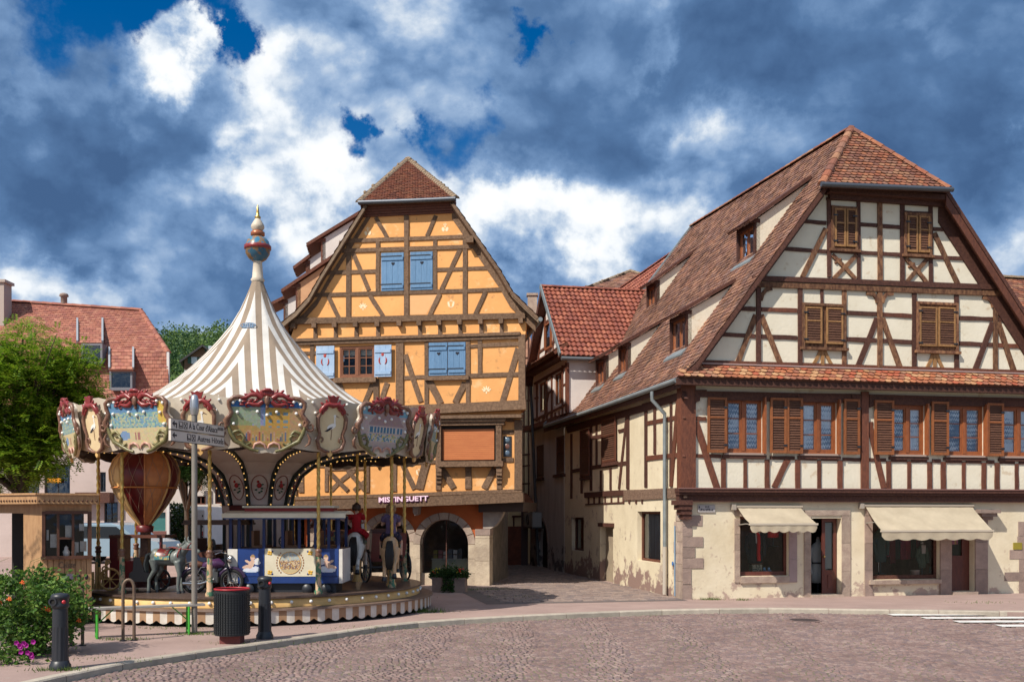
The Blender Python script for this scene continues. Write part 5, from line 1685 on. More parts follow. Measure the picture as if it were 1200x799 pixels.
def arch_wall(mb,pl,u0,u1,v0,v1,arches,w,depth,mi=0,mir=1,n=14):
 cur = u0
 for (a,b_,sp,top) in arches:
  mb.add([pl.pt(cur,v0,w),pl.pt(a,v0,w),pl.pt(a,v1,w),pl.pt(cur,v1,w)],[(0,1,2,3)],mi)
  c = (a+b_)/2;r_ = (b_-a)/2
  pts = [(c-r_*math.cos(PI*k/n),sp+(top-sp)*math.sin(PI*k/n)) for k in range(n+1)]
  for p, q in zip(pts,pts[1:]):
   mb.add([pl.pt(p[0],p[1],w),pl.pt(q[0],q[1],w),pl.pt(q[0],v1,w),pl.pt(p[0],v1,w)],[(0,1,2,3)],mi)
  pp = [(a,v0)]+pts+[(b_,v0)]
  for p, q in zip(pp,pp[1:]):
   mb.add([pl.pt(p[0],p[1],w),pl.pt(q[0],q[1],w),pl.pt(q[0],q[1],w-depth),pl.pt(p[0],p[1],w-depth)],[(0,1,2,3)],mir)
  cur = b_
 mb.add([pl.pt(cur,v0,w),pl.pt(u1,v0,w),pl.pt(u1,v1,w),pl.pt(cur,v1,w)],[(0,1,2,3)],mi)
arches = []
for x0, x1 in ((368,418),(430.5,480.5),(492.5,549)):
 a, b_ = YF.uv(x0,650,w0_)[0], YF.uv(x1,650,w0_)[0]
 top = YF.uv((x0+x1)/2,608.5,w0_)[1]
 arches.append((a,b_,top-(b_-a)/2,top))
mb = MB();arch_wall(mb,YF,uL+.3,uR0,-.1,vB,arches,w0_,.45)
mb.build('ground_floor_wall',[M_REDPL,M_STONEW],Y)
for (a,b_,sp,top) in arches:
 c = (a+b_)/2;r0 = (b_-a)/2;r1 = r0+.21
 nv_ = 9
 for k in range(nv_):
  t0, t1 = PI*k/nv_+.012, PI*(k+1)/nv_-.012
  pts = [(c-r0*math.cos(t0),sp+r0*math.sin(t0)),(c-r0*math.cos((t0+t1)/2),sp+r0*math.sin((t0+t1)/2)),(c-r0*math.cos(t1),sp+r0*math.sin(t1)),(c-r1*math.cos(t1),sp+r1*math.sin(t1)),(c-r1*math.cos((t0+t1)/2),sp+r1*math.sin((t0+t1)/2)),(c-r1*math.cos(t0),sp+r1*math.sin(t0))]
  mb = MB();mb.prism(pts[::-1],YF.pt,w0_-.3,w0_+.05+jit(.004));mb.build('voussoir',M_STONE,Y)
 for s0, s1 in ((a-.21,a),(b_,b_+.21)):
  for k in range(3):
   mb = MB();box_uv(mb,YF,s0,s1,-.05+(sp+.05)*k/3+.004,-.05+(sp+.05)*(k+1)/3-.004,w0_-.3,w0_+.045+jit(.004));mb.build('pier_stone',M_STONEW,Y)
a = arches[-1][1]+.215;b_ = uR0
hs = [0,.75,1.42,YF.uv(562,627,w0_)[1],YF.uv(562,619.5,w0_)[1]]
for k, (c,d) in enumerate(zip(hs,hs[1:])):
 mb = MB();box_uv(mb,YF,a,b_+(.02 if k==3 else 0),c+.004-(.05 if k==0 else 0),d-.004,w0_-.5,w0_+.06+(.02 if k==3 else jit(.006)));mb.build('pier_stone',M_STONEW if k<3 else M_STONEP,Y)
mb = MB()
P = [YF.uv(x,y,w0_+.05) for x,y in ((566,619.3),(575,619.3),(580,616),(585,610),(589,602),(590,599),(566,599))]
mb.prism(P[::-1],YF.pt,w0_-.35,w0_+.05);mb.build('corbel',mat('pale_corbel',(.42,.35,.29),(.3,.25,.22),rough=.9,scale=4,bump=.4),Y)
mb = MB()
q = [YF.uv(x,y,-.1) for x,y in ((560,590),(613,588),(612,599),(560,600))]
mb.prism([q[3],q[2],q[1],q[0]],YF.pt,-3.2,-.2);mb.build('overhang_joists',mat('dark_joists',(.05,.03,.022),rough=.8),Y)
mb = MB()
q = [YF.uv(x,y,w1) for x,y in ((483,592),(490,592),(489,602),(485.5,604),(483.5,600))]
mb.prism(q[::-1],YF.pt,w0_-.02,w1-.03);mb.build('console',M_STONE,Y)
mb = MB()
mb.add([YF.pt(uL+.1,vB-.1,w1),YF.pt(uR1,vB-.1,w1),YF.pt(uR1,vB-.1,w0_-.1),YF.pt(uL+.1,vB-.1,w0_-.1)],[(0,1,2,3)])
mb.add([YF.pt(uL,vJ-.12,0),YF.pt(uR2,vJ-.12,0),YF.pt(uR2,vJ-.12,w1-.1),YF.pt(uL,vJ-.12,w1-.1)],[(0,1,2,3)])
mb.build('jetty_soffit',O,Y,'stuff')
mb = MB()
u0, u1 = uL+.4, uR0-.1
i0, i1 = w0_-.46, w0_-4
for q in ([(u0,-.02,i1),(u1,-.02,i1),(u1,vB,i1),(u0,vB,i1)],[(u0,-.02,i0),(u1,-.02,i0),(u1,-.02,i1),(u0,-.02,i1)],[(u0,0,i0),(u0,0,i1),(u0,vB,i1),(u0,vB,i0)],
[(u1,0,i0),(u1,vB,i0),(u1,vB,i1),(u1,0,i1)],[(u0,vB,i0),(u0,vB,i1),(u1,vB,i1),(u1,vB,i0)]):
 mb.add([YF.pt(*p) for p in q],[(0,1,2,3)])
mb.build('shop_interior',mat('dim_shop',(.24,.20,.17),(.15,.13,.11),rough=.9,scale=3),Y)
for (a,b_,sp,top) in arches:
 c = (a+b_)/2;r0 = (b_-a)/2
 mb = MB()
 pts = [(a,.35)]+[(c-r0*math.cos(PI*k/14),sp+r0*math.sin(PI*k/14)) for k in range(15)]+[(b_,.35)]
 mb.add([YF.pt(u,v,w0_-.3) for u,v in pts],[tuple(range(len(pts)-1,-1,-1))])
 mb.build('arch_pane',M_SHOPGLASS,Y)
 mb = MB();box_uv(mb,YF,a,b_,-.05,.36,w0_-.5,w0_-.12);mb.build('shop_sill',M_STONEW,Y)
 mb = MB();mb.tube([YF.pt(u,v,w0_-.3) for u,v in pts],.025,6);mb.build('arch_frame',M_BROWN,Y)
 mb = MB();box_uv(mb,YF,c-.015,c+.015,.36,top,w0_-.32,w0_-.28);mb.build('glazing_bar',M_BROWN,Y)
p = YF.at(472.5,584.8,w1+.19)
c_, s_ = YF.uv(444,585,w1)[0], YF.uv(501.5,585,w1)[0]
ey = (Z+YF.r*.0)
exd = (YF.at(501,583.8,w1)-YF.at(444,585.8,w1))
text_mesh('shop_sign_shadow','MISTINGUETT',.215,mat('purple_letter',(.30,.05,.22),rough=.5),p+YF.n*-.004+YF.r*.012-Z*.014,exd,Z,Y,.008,width=s_-c_,bold=.012)
text_mesh('shop_sign_lettering','MISTINGUETT',.205,mat('pink_letter',(.85,.62,.74),rough=.4),p+YF.n*.012,exd,Z,Y,.010,width=s_-c_,bold=.006)
def yslope_z(pnt):
 d = (pnt-YF.O).dot(YF.n)
 s_ = -d/(-(yb.dot(YF.n)))
 q = pnt-yb*s_
 u = (q-YF.O).dot(YF.r)
 pts = yl
 for a, b_ in zip(pts,pts[1:]):
  if a[0] <=u <=b_[0]:
   return a[1]+(b_[1]-a[1])*(u-a[0])/(b_[0]-a[0])
 return pts[-1][1]+(u-pts[-1][0])*1.3 if u >pts[-1][0] else pts[0][1]
for t_, fx, fy, bx, by, wd, cm in ((1.6,378,280,421,250,1.3,M_WHITE),(4.2,360,306,386,284,1.1,M_WHITE),(.75,348.5,333,392,300,1.0,mat('peach_plaster',(.62,.36,.20),(.5,.27,.15),rough=.9,scale=3,bump=.2)),(3.0,334,352,366,334,1.1,M_WHITE)):
 T = YF.at(fx,fy,-t_)
 zb = yslope_z(T)
 Bk = YF.at(bx,by,-t_)
 P0 = V(T.x,T.y,min(zb,T.z-.5))
 dormer_core(Y,P0,wd,T.z-P0 .z,(Bk-T).dot(-yo),Bk.z-P0 .z,yb,yo,cm,M_REDWOOD,M_TILEOLD,M_FRAME,over=.55)
 print('ydormer',T.z-P0 .z,(Bk-T).dot(-yo))
# ------------------------------------------------------------------ white gabled house in the lane
HW = thing('half_timbered_house','white half-timbered lane house with bright red tiled gable roof','house',tuple(RS.pt(-14,0)))
MJ = .30
mL = RS.uv(622,560)[0]
mR = -RW-.01
vj = RS.uv(640,492,MJ)[1]
v_e = RS.uv(657.5,413,MJ)[1]
gw = [RS.rect(629,521.5,638,560),RS.rect(652,511,662,555.5)]
ad = RS.rect(630.5,610,642.5,669)
mb = MB();arch_wall(mb,RS,mL,mR,-.1,3.0,[(ad[0],ad[1],ad[3]-(ad[1]-ad[0])*.5,ad[3])],.03,.25,0,0)
mb.build('grey_wall',M_GREY,HW)
mb = MB();wall(mb,RS,mL,mR,3.0,vj+.1,gw,.03,.18);mb.build('grey_upper_wall',M_GREY,HW)
for g in gw: louvre_shutter(RS,g[0],g[1],g[2],g[3],-.03,HW,M_REDWOOD,M_SHUT,rail=.6,fw=.05)
for g in gw:
 mb = MB();box_uv(mb,RS,g[0]-.1,g[1]+.1,g[2]-.1,g[2]-.004,-.05,.12);mb.build('sill',N_,HW)
mb = MB();box_uv(mb,RS,ad[0],ad[1],0,ad[3],-.3,-.2);mb.build('arched_door',mat('dark_door',(.035,.025,.02),rough=.7),HW)
c = (ad[0]+ad[1])/2;r0 = (ad[1]-ad[0])/2;r1 = r0+.14;sp = ad[3]-r0
for k in range(7):
 t0, t1 = PI*k/7+.01, PI*(k+1)/7-.01
 pts = [(c-r0*math.cos(t0),sp+r0*math.sin(t0)),(c-r0*math.cos(t1),sp+r0*math.sin(t1)),(c-r1*math.cos(t1),sp+r1*math.sin(t1)),(c-r1*math.cos(t0),sp+r1*math.sin(t0))]
 mb = MB();mb.prism(pts[::-1],RS.pt,-.1,.055);mb.build('voussoir',M_STONEP,HW)
mb = MB();box_uv(mb,RS,mL-.1,mR+.05,vj-.16,vj+.02,-.05,MJ+.02);mb.build('jetty_beam',M_REDWOOD,HW)
uw = [RS.rect(631.5,448,639.5,482,MJ),RS.rect(649.5,437,658,474,MJ)]
uL_, uR_ = RS.uv(624.5,460,MJ)[0], RS.uv(665,455,MJ)[0]
mb = MB();wall(mb,RS,uL_,uR_,vj,v_e,uw,MJ,.12);mb.build('upper_wall',M_WHITE,HW)
CP = Plane(tuple(RS.pt(uR_,0,MJ)),(RF.r.x,RF.r.y))
mb = MB();wall(mb,CP,0,6,vj,v_e,[],0);mb.build('street_wall',M_WHITE,HW)
for g in uw:
 plain_window(RS,g,HW,M_FRAME,MJ-.08,True)
for g in ((664.3,425,664.3,483,2.2,.03),(647,440,647,489,1.6,.02),(629.5,447,629.5,494,1.8,.02),(641,443,641,491,1.8,.02),(659.5,428,659.5,486,1.8,.02),
(626.5,492,664.5,473.5,2.2,.03),(640,461.5,649,457.5,2.2,.02),(659,452,664,449.5,2.2,.02),(627,467,631,465.5,2,.02),(626.5,450,665,428,2.5,.03),
(632,490,632,498,1.2,.02),(636.5,488,636.5,497,1.2,.02),(643,461,638,491,1.6,.02),(646,485,646,493,1.2,.02),(651,483,651,491,1.2,.02),(655.5,481,655.5,489,1.2,.02)):
 beam(RS,*g[:5],M_REDWOOD,HW,g[5],MJ)
beam(CP,665.5,425,665.5,484,2.4,M_REDWOOD,HW,.03)
ga = RS.uv(635.5,338.5,MJ+.25);gr = RS.uv(657.5,413,MJ+.25);gl = RS.uv(617.5,440,MJ+.25)
mb = MB();mb.prism([(gl[0]+.3,v_e),(gr[0]-.2,v_e),(ga[0],ga[1]-.42)],RS.pt,MJ-.2,MJ+.01);mb.build('gable_wall',M_WHITE,HW)
gwr = RS.rect(640.5,378,647.5,409,MJ);plain_window(RS,gwr,HW,M_FRAME,MJ+.06,False)
for g in ((636.5,380,648,371.5,2.0,.02),(632,413,656,395,2.2,.02),(639,371,639,409,1.8,.02),(649,376,649,404,1.6,.02),(634,394,631,424,1.6,.02),(640,409,639,420,1.5,.02),(648.5,404,648.5,414,1.5,.02)):
 beam(RS,*g[:5],M_REDWOOD,HW,g[5],MJ+.01)
mb = MB();q0 = RS.pt(gl[0]-.1,v_e-.1,MJ+.5);q1_ = RS.pt(gr[0]-.12,v_e-.1,MJ+.5);q2 = RS.pt(gr[0]-.12,v_e+.25,MJ);q3 = RS.pt(gl[0]-.1,v_e+.25,MJ)
slab(mb,[q0,q1_,q2,q3],.12);mb.build('skirt_roof',M_REDWOOD,HW)
tm = MB();tiling(tm,q0,q3,q2,q1_,.2,.16);tm.build('skirt_tiling',M_TILEHIP,HW,'stuff')
mb = MB();box_uv(mb,RS,gl[0],gr[0]-.1,v_e-.30,v_e-.14,MJ-.05,MJ+.32);mb.build('eave_moulding',M_REDWOOD,HW)
RL = 6.5
A0 = RS.pt(gr[0]+.15,gr[1]-.15,MJ+.3);B0_ = RS.pt(ga[0],ga[1]+.05,MJ+.3);C0 = RS.pt(gl[0]-.2,gl[1]-.15,MJ+.3)
dv = RF.r*RL-Z*.0
mb = MB();slab(mb,[A0,A0+dv,B0_+dv,B0_],.10);slab(mb,[C0+dv,C0,B0_,B0_+dv],.10);mb.build('roof',M_REDWOOD,HW)
def pantiles(mb,A,B,C_,D,tw,th,lift=.06):
 A, B, C_, D = V(*A), V(*B), V(*C_), V(*D)
 na = round((D-A).length/tw);nu = round((B-A).length/th)
 nrm = (D-A).cross(B-A).normalized()
 ex = (D-A).normalized()
 for j in range(nu):
  for i in range(na):
   def P(a,b): return (A.lerp(D,a/na)).lerp(B.lerp(C_,a/na),b/nu)
   vs = []
   J = jit(.006)
   for b, l in ((j,lift+J),(j+1.08,.012+J)):
    for k, h in enumerate((0.0,.035,.045,.03,.004,0.0)):
     vs.append(P(i+k/5*1.0,min(b,nu))+nrm*(l+h))
   vs += [v-nrm*.05 for v in vs[:6]]
   mb.add(vs,[(k,k+1,k+7,k+6) for k in range(5)]+[(12+k,13+k,k+1,k) for k in range(5)])
tm = MB();pantiles(tm,A0,B0_,B0_+dv,A0+dv,.18,.265);tm.build('roof_tiling',M_TILERED,HW,'stuff')
tm = MB();ridge_caps(tm,B0_+Z*.05,B0_+dv+Z*.05,.10,.4);tm.build('ridge_tiles',M_TILERED,HW,'stuff')
mb = MB();mb.bar(A0+Z*.05-RF.r*.03,B0_+Z*.06-RF.r*.03,.05,.16);mb.build('verge_flashing',M_ZINC,HW)
mb = MB();mb.tube([A0-Z*.08+RS.r*.07,A0+dv-Z*.08+RS.r*.07],.07,8);mb.build('gutter',mat('dark_zinc',(.16,.17,.18),rough=.5,metal=.5),HW)
mb = MB();c2 = C0-RF.r*.02;b2 = B0_-RF.r*.02
mb.hexa([c2,c2+RF.r*.35,c2+RF.r*.35-Z*.25,c2-Z*.25,b2,b2+RF.r*.35,b2+RF.r*.35-Z*.35,b2-Z*.35]);mb.build('verge_board',N_,HW)
mb = MB();ub = RS.uv(624,500,.35)[0];mb.tube([RS.pt(ub,7.2,.42),RS.pt(ub,.1,.12)],.06,8);mb.build('downpipe',mat('dark_downpipe',(.07,.075,.085),rough=.5),HW)
# ------------------------------------------------------------------ house behind, continuing the ridge
RH = thing('house','rear house roof of plain red tiles between the white gable and the long old roof','house',tuple(RS.pt(-18,0,-2)))
s0, s1 = 12.9, 23.5
rA, rB = ridge0+bd*s0+Z*12.75, ridge0+bd*s1+Z*12.75
eo = RS.n*(uc-2.2)
mb = MB();eA, eB = rA+eo-Z*4.6, rB+eo-Z*4.6
fA, fB = rA-eo-Z*4.6, rB-eo-Z*4.6
slab(mb,[eB,eA,rA,rB],.1);slab(mb,[fA,fB,rB,rA],.1);mb.build('roof',M_REDWOOD,RH)
tm = MB();pantiles(tm,eB,rB,rA,eA,.25,.33);tm.build('roof_tiling',M_TILERED,RH,'stuff')
tm = MB();ridge_caps(tm,rA+Z*.05,rB+Z*.05,.12,.4);tm.build('ridge_tiles',M_TILERED,RH,'stuff')
mb = MB()
ws = [eA+Z*.0-eo*.08,eB-eo*.08,fB,fA]
for a, b_ in zip(ws,ws[1:]+ws[:1]):
 mb.add([V(a.x,a.y,-.1),V(b_.x,b_.y,-.1),V(b_.x,b_.y,a.z),V(a.x,a.y,a.z)],[(0,1,2,3)])
mb.add([eB-eo*.08,fB,rB],[(0,1,2)])
mb.build('wall',M_WHITE,RH)
FH = thing('house','small dark red hipped roof peeping up behind the lane rooftops','house',(6.1,54,0))
ap = V(6.3,54,H+(CY-318)/F*54)
hb = 2.9;zb = ap.z-1.65
cs = [V(ap.x+sx*hb,ap.y+sy*hb,zb) for sx,sy in ((-1,-1),(1,-1),(1,1),(-1,1))]
mb = MB();mb.add(cs+[ap],[(0,1,4),(1,2,4),(2,3,4),(3,0,4),(3,2,1,0)]);mb.build('roof',M_TILEOLD,FH)
tm = MB()
for a, b_ in ((cs[0],cs[1]),(cs[3],cs[0])):
 m_ = (a+b_)/2;tiling(tm,a,a+ap-m_,b_+ap-m_,b_,.3,.25,clip=clip_hip)
tm.build('roof_tiling',M_TILEOLD,FH,'stuff')
rc = MB()
for q in cs: ridge_caps(rc,q,ap+Z*.03,.12,.35)
rc.build('ridge_tiles',M_MOSSY,FH,'stuff')
mb = MB()
for a, b_ in zip(cs,cs[1:]+cs[:1]):
 k = .92
 A_, B_ = ap+(a-ap)*k, ap+(b_-ap)*k
 mb.add([V(A_.x,A_.y,0),V(B_.x,B_.y,0),V(B_.x,B_.y,zb),V(A_.x,A_.y,zb)],[(0,1,2,3)])
mb.build('wall',M_WHITE,FH)
# ------------------------------------------------------------------ far end of the lane: cream house, gate, air conditioner
LH = thing('half_timbered_house','pale yellow half-timbered house sliver between the orange and white houses','house',(0.4,44.5,0))
LP = Plane((0.75,44.0,0),(.985,.17))
xl = LP.uv(590,500)[0]
mb = MB();wall(mb,LP,-4.5,1.2,-.1,8.2,[],0);mb.add([LP.pt(1.2,-.1),LP.pt(1.2,-.1)+bd*4,LP.pt(1.2,8.2)+bd*4,LP.pt(1.2,8.2)],[(0,1,2,3)]);mb.build('wall',mat('pale_yellow_plaster',(.66,.56,.36),(.58,.48,.30),rough=.9,scale=2),LH)
for g in ((614,375,614,660,1.6,.03),(619.5,380,619.5,590,1.6,.03),(610,420,624,419,1.6,.02),(610,470,624,469,1.6,.02),(610,500,624,499,1.8,.02),(610,533,624,532,1.6,.02),(610,546,624,545,1.6,.02),(610,567,624,566,1.6,.02),(610,582,624,581,1.6,.02),(600,605,624,604,2.2,.03),(602,606,602,640,2,.02)):
 beam(LP,*g[:5],N_,LH,g[5])
mb = MB();q = [LP.pt(-4.6,8.0,.5),LP.pt(.4,8.0,.5),LP.pt(.4,10.2,-2),LP.pt(-4.6,10.2,-2)];slab(mb,q,.1);mb.build('roof',M_TILEOLD,LH)
mb = MB();mb.box((0.92,46,11.2),(.42,.42,1.6));mb.box((0.92,46,12.02),(.52,.52,.10));mb.build('chimney',M_STONE,LH)
GT = thing('gate','dark red wooden gate with a sunburst of boards closing the lane','gate',(-.3,42,0))
GP = Plane((-1.15,42.0,0),(1,.02))
gu0, gu1, gv0, gv1 = GP.rect(572,616.5,611.5,662)
M_GATE = mat('gate_boards',(.22,.062,.03),(.15,.04,.022),rough=.6,scale=5,bump=.3,objrand=.2)
mb = MB();box_uv(mb,GP,gu0,gu1,.02,gv1,-.05,0);mb.build('gate_frame',M_GATE,GT)
cc = ((gu0+gu1)/2,.12)
for k in range(13):
 t0, t1 = PI*k/13, PI*(k+1)/13
 def edge(t):
  dx, dy = math.cos(t), math.sin(t)
  r_ = min((gu1-cc[0])/abs(dx) if abs(dx)>1e-6 else 99,(gv1-cc[1])/dy if dy>1e-6 else 99)
  return (cc[0]+dx*r_,cc[1]+dy*r_)
 a, b_ = edge(t0+.012), edge(t1-.012)
 mb = MB();mb.prism([cc,a,b_],GP.pt,-.01,.02+.012*(k%2));mb.build('board',M_GATE,GT)
GPo = thing('gate_post','dark stone gate post with small tiled cap at the lane end','gate post',(.55,42,0))
mb = MB();mb.box((.52,42,1.35),(.28,.3,2.7));mb.build('shaft',mat('dark_post',(.09,.06,.06),rough=.8,bump=.3),GPo)
mb = MB();slab(mb,[V(.0,41.5,2.5),V(1.0,41.5,2.5),V(.6,42,3.0),V(.4,42,3.0)],.08);slab(mb,[V(1.0,42.5,2.5),V(.0,42.5,2.5),V(.4,42,3.0),V(.6,42,3.0)],.08);mb.build('cap_roof',M_TILEHIP,GPo)
AC = thing('air_conditioner','pale grey air conditioner box on the wall above the lane arch','air conditioner',tuple(RS.pt(RS.uv(620,608,.4)[0],2.0,.2)))
ua, ub_, va, vb_ = RS.rect(613.5,600,624,617,.45)
mb = MB();box_uv(mb,RS,ua,ub_,va,vb_,.08,.45);mb.build('casing',mat('grey_casing',(.32,.33,.33),rough=.5),AC)
mb = MB();mb.lathe([(.22,0),(.22,.03),(.18,.03),(.18,0)],tuple(RS.pt((ua+ub_)/2,(va+vb_)/2,.45)),16,M=Matrix.Rotation(math.atan2(RS.n.y,RS.n.x),3,'Z')@Matrix.Rotation(PI/2,3,'Y'));mb.build('fan_grille',M_IRON,AC)
mb = MB();box_uv(mb,RS,ua,ub_,va-.06,va-.002,.0,.45);mb.build('bracket',M_IRON,AC)
# ------------------------------------------------------------------ carousel
CC = V(-5.86,23.4,0)
CAR = thing('carousel','old fashioned carousel with beige striped tent, painted scenery boards and brass poles','carousel',tuple(CC))
K0, KS = math.radians(16.5), math.radians(36)
ROT0 = Matrix.Identity(3)
def cy(phi,r,z):
 return CC+V(r*math.sin(phi),-r*math.cos(phi),z)
def ring(o,angles,first=True):
 """copies of a carousel part turned about the axle; the part itself takes the first angle"""
 out = []
 for i, a in enumerate(angles):
  c = o if i == 0 else copy_tree(o,o.parent)
  c.rotation_euler = (0,0,a)
  out.append(c)
 return out
M_GOLD = mat('brass',(0.62,0.42,0.13),(0.48,0.30,0.09),rough=0.32,scale=12,metal=0.85,bump=0.1)
M_GOLDPAINT = mat('gold_paint',(0.70,0.45,0.18),(0.58,0.34,0.12),rough=0.5,scale=4,bump=0.1)
M_OLIVE = mat('olive_scroll',(0.10,0.095,0.035),(0.22,0.19,0.08),rough=0.4,scale=20,spec=.5)
M_SCROLLB = mat('brown_scroll',(0.12,0.050,0.036),(0.24,0.13,0.08),rough=0.4,scale=20,spec=.5)
M_SCROLLR = mat('red_crest',(0.26,0.030,0.028),(0.17,0.020,0.022),rough=0.35,scale=15,spec=.5)
M_SCROLLP = mat('pink_scroll',(0.42,0.20,0.16),(0.52,0.32,0.24),rough=0.4,scale=20,spec=.5)
M_BOARD = mat('carousel_cream',(0.60,0.53,0.43),(0.47,0.40,0.32),rough=0.55,scale=2.5)
M_SHIELD = mat('shield_cream',(0.68,0.55,0.34),(0.60,0.46,0.27),rough=0.5,scale=3)
M_BULB = mat('milky_bulb',(0.80,0.78,0.74),rough=0.2,spec=.6)
M_LIT = mat('lit_bulb',(1.0,0.75,0.35),rough=.3,emit=((1.0,0.55,0.16),.45))
M_DARKGREEN = mat('dark_green_paint',(0.02,0.028,0.022),rough=.45)
M_DKRED = mat('dark_red_paint',(0.14,0.018,0.018),(0.10,0.014,0.014),rough=.35,scale=4,spec=.5)
M_PANELPINK = mat('column_panel',(0.74,0.62,0.54),(0.66,0.52,0.45),rough=.5,scale=3)
M_FLOOR = mat('carousel_floor',(0.10,0.065,0.05),(0.065,0.042,0.034),rough=.45,scale=3,stretch=(8,1,1),coat=.1)
mb = MB();mb.lathe([(3.72,.34),(3.72,.49),(3.66,.52)],tuple(CC),96);mb.build('gold_fascia',M_GOLDPAINT,CAR)
mb = MB();mb.lathe([(3.76,.515),(3.76,.555),(0,.555)],tuple(CC),96,smooth=False);mb.build('platform_floor',M_FLOOR,CAR)
mb = MB();mb.lathe([(3.70,.335),(4.02,.335),(4.03,.30),(3.9,.285)],tuple(CC),96,smooth=False);mb.build('step_board',mat('step_wood',(.12,.075,.055),(.18,.12,.09),rough=.6,scale=6),CAR)
mb = MB();nst = 164
for i in range(nst):
 a0, a1 = 2*PI*i/nst, 2*PI*(i+1)/nst
 k = 5
 for j in range(k):
  b0, b1 = a0+(a1-a0)*j/k, a0+(a1-a0)*(j+1)/k
  def low(t):
   f = ((t/(2*PI)*nst)/2.0+.25)%1.0
   return .125-.075*math.sin(PI*f)
  mb.add([cy(b0,3.985,low(b0)),cy(b1,3.985,low(b1)),cy(b1,3.985,.30),cy(b0,3.985,.30)],[(0,1,2,3)],i%2)
mb.build('scalloped_skirt',[mat('skirt_white',(.62,.58,.52),(.50,.45,.39),rough=.7,scale=6),mat('skirt_brown',(.34,.21,.12),(.28,.16,.09),rough=.7,scale=6)],CAR)
mb = MB();mb.lathe([(3.8,.0),(3.8,.3)],tuple(CC),48);mb.build('underframe',M_ROOM,CAR)
mb = MB();mb.ball(tuple(cy(0,3.735,.435)),.036,10,6)
b0 = mb.build('light_bulb',M_BULB,CAR)
ring(b0,[2*PI*i/60 for i in range(60)])
mb = MB();mb.lathe([(.07,0),(.05,.02),(0,.022)],tuple(cy(0,3.722,.435)),12,M=Matrix.Rotation(PI/2,3,'X'))
prof = [(.72,.55),(.72,2.30),(.80,2.7),(.97,3.05),(1.28,3.30),(1.85,3.48),(2.7,3.58),(3.86,3.60)]
rotc = Matrix.Rotation(0,3,'Z')
a0 = K0-KS/2-PI/2
mb = MB();mb.lathe(prof,tuple(CC),10,smooth=False,a0=a0,a1=a0+2*PI);mb.build('centre_column',M_PANELPINK,CAR)
mb = MB();mb.lathe([(.78,2.16),(.80,2.34),(.86,2.36)],tuple(CC),10,smooth=False,a0=a0,a1=a0+2*PI);mb.build('column_band',M_DKRED,CAR)
mb = MB();mb.lathe([(1.3,.55),(1.3,.9),(1.2,.95),(.7,.95)],tuple(CC),10,smooth=False,a0=a0,a1=a0+2*PI);mb.build('column_base',M_DKRED,CAR)
mb = MB()
pr = [(r*1.0+.015,z-.015) for r,z in prof]
for (r0,z0), (r1,z1) in zip(pr,pr[1:]):
 mb.bar(cy(0,r0,z0),cy(0,r1,z1),.09,.08,up=(1,0,0))
rib = mb.build('rib',M_DARKGREEN,CAR)
mb = MB()
import itertools
dist = 0
for (r0,z0), (r1,z1) in zip(pr[1:],pr[2:]):
 L_ = math.hypot(r1-r0,z1-z0);n_ = max(1,round(L_/.17))
 dx, dz = (r1-r0)/L_, (z1-z0)/L_
 for q in range(n_):
  f = (q+.5)/n_
  mb.ball(tuple(cy(0,r0+(r1-r0)*f+dz*.06,z0+(z1-z0)*f-dx*.06)),.016,6,4)
bb = mb.build('rib_bulbs',M_LIT,rib,'stuff')
ring(rib,[K0-KS/2+KS*i for i in range(10)])
mb = MB()
def cpan(s_,t,w=0.0):
 z = 2.42+t
 r = .72*math.cos(KS/2)+(.22*(t/.65)**1.3)+.03+w
 return CC+V(s_,-r,z)
ov = [cpan(.17*math.cos(t)*(1+.15*math.sin(t)),.33+.27*math.sin(t),.01) for t in [2*PI*k/24 for k in range(24)]]
mb.tube(ov,.010,5,closed=True)
fl_ = mb.build('painted_oval',mat('oval_red',(.30,.09,.06),rough=.5),CAR)
mb = MB();mb.ball(tuple(cpan(.0,.38,.01)),(.055,.012,.055),10,6);mb.ball(tuple(cpan(-.03,.46,.01)),(.03,.01,.03),8,5);mb.build('painted_rose',mat('rose_red',(.4,.03,.03),rough=.6),fl_)
mb = MB()
for q in range(7): mb.ball(tuple(cpan(.07*math.sin(q*2.4),.22+.05*q*.6,.008)),(.03,.01,.02),6,4)
mb.build('painted_leaves',mat('leaf_paint',(.03,.10,.05),rough=.6),fl_,'stuff')
ring(fl_,[K0+KS*i for i in range(10)])
mb = MB()
for i in range(120):
 a_, b_ = 2*PI*i/120, 2*PI*(i+1)/120
 lo = 3.44-.06*abs(math.sin(PI*i/4));lo2 = 3.44-.06*abs(math.sin(PI*(i+1)/4))
 mb.add([cy(a_,3.80,lo),cy(b_,3.80,lo2),cy(b_,3.84,3.66),cy(a_,3.84,3.66)],[(0,1,2,3)])
mb.build('inner_valance',mat('dark_maroon',(.035,.018,.014),rough=.6),CAR)
mb = MB()
nseg = 120
for i in range(nseg):
 a_, b_ = 2*PI*i/nseg, 2*PI*(i+1)/nseg
 def tb(a):
  f = ((a-K0)/KS)%1.0
  return 4.43+.05*math.cos(2*PI*f*2), 3.44+.05*math.cos(2*PI*f)
 (t0,l0), (t1,l1) = tb(a_), tb(b_)
 mb.add([cy(a_,3.86,l0),cy(b_,3.86,l1),cy(b_,4.00,t1),cy(a_,4.00,t0)],[(0,1,2,3)],0,True)
mb.build('rounding_board',M_BOARD,CAR)
mb = MB()
for i in range(10):
 for ds, dz in ((.30,.25),(.30,.55),(.26,.05),(-.30,.25),(-.30,.55),(-.26,.05),(.36,.75),(-.36,.75)):
  a_ = K0+KS*(i+.5)+ds/3.95
  mb.ball(tuple(cy(a_,3.89+.14*(dz+.05),3.6+dz)),.03,6,4)
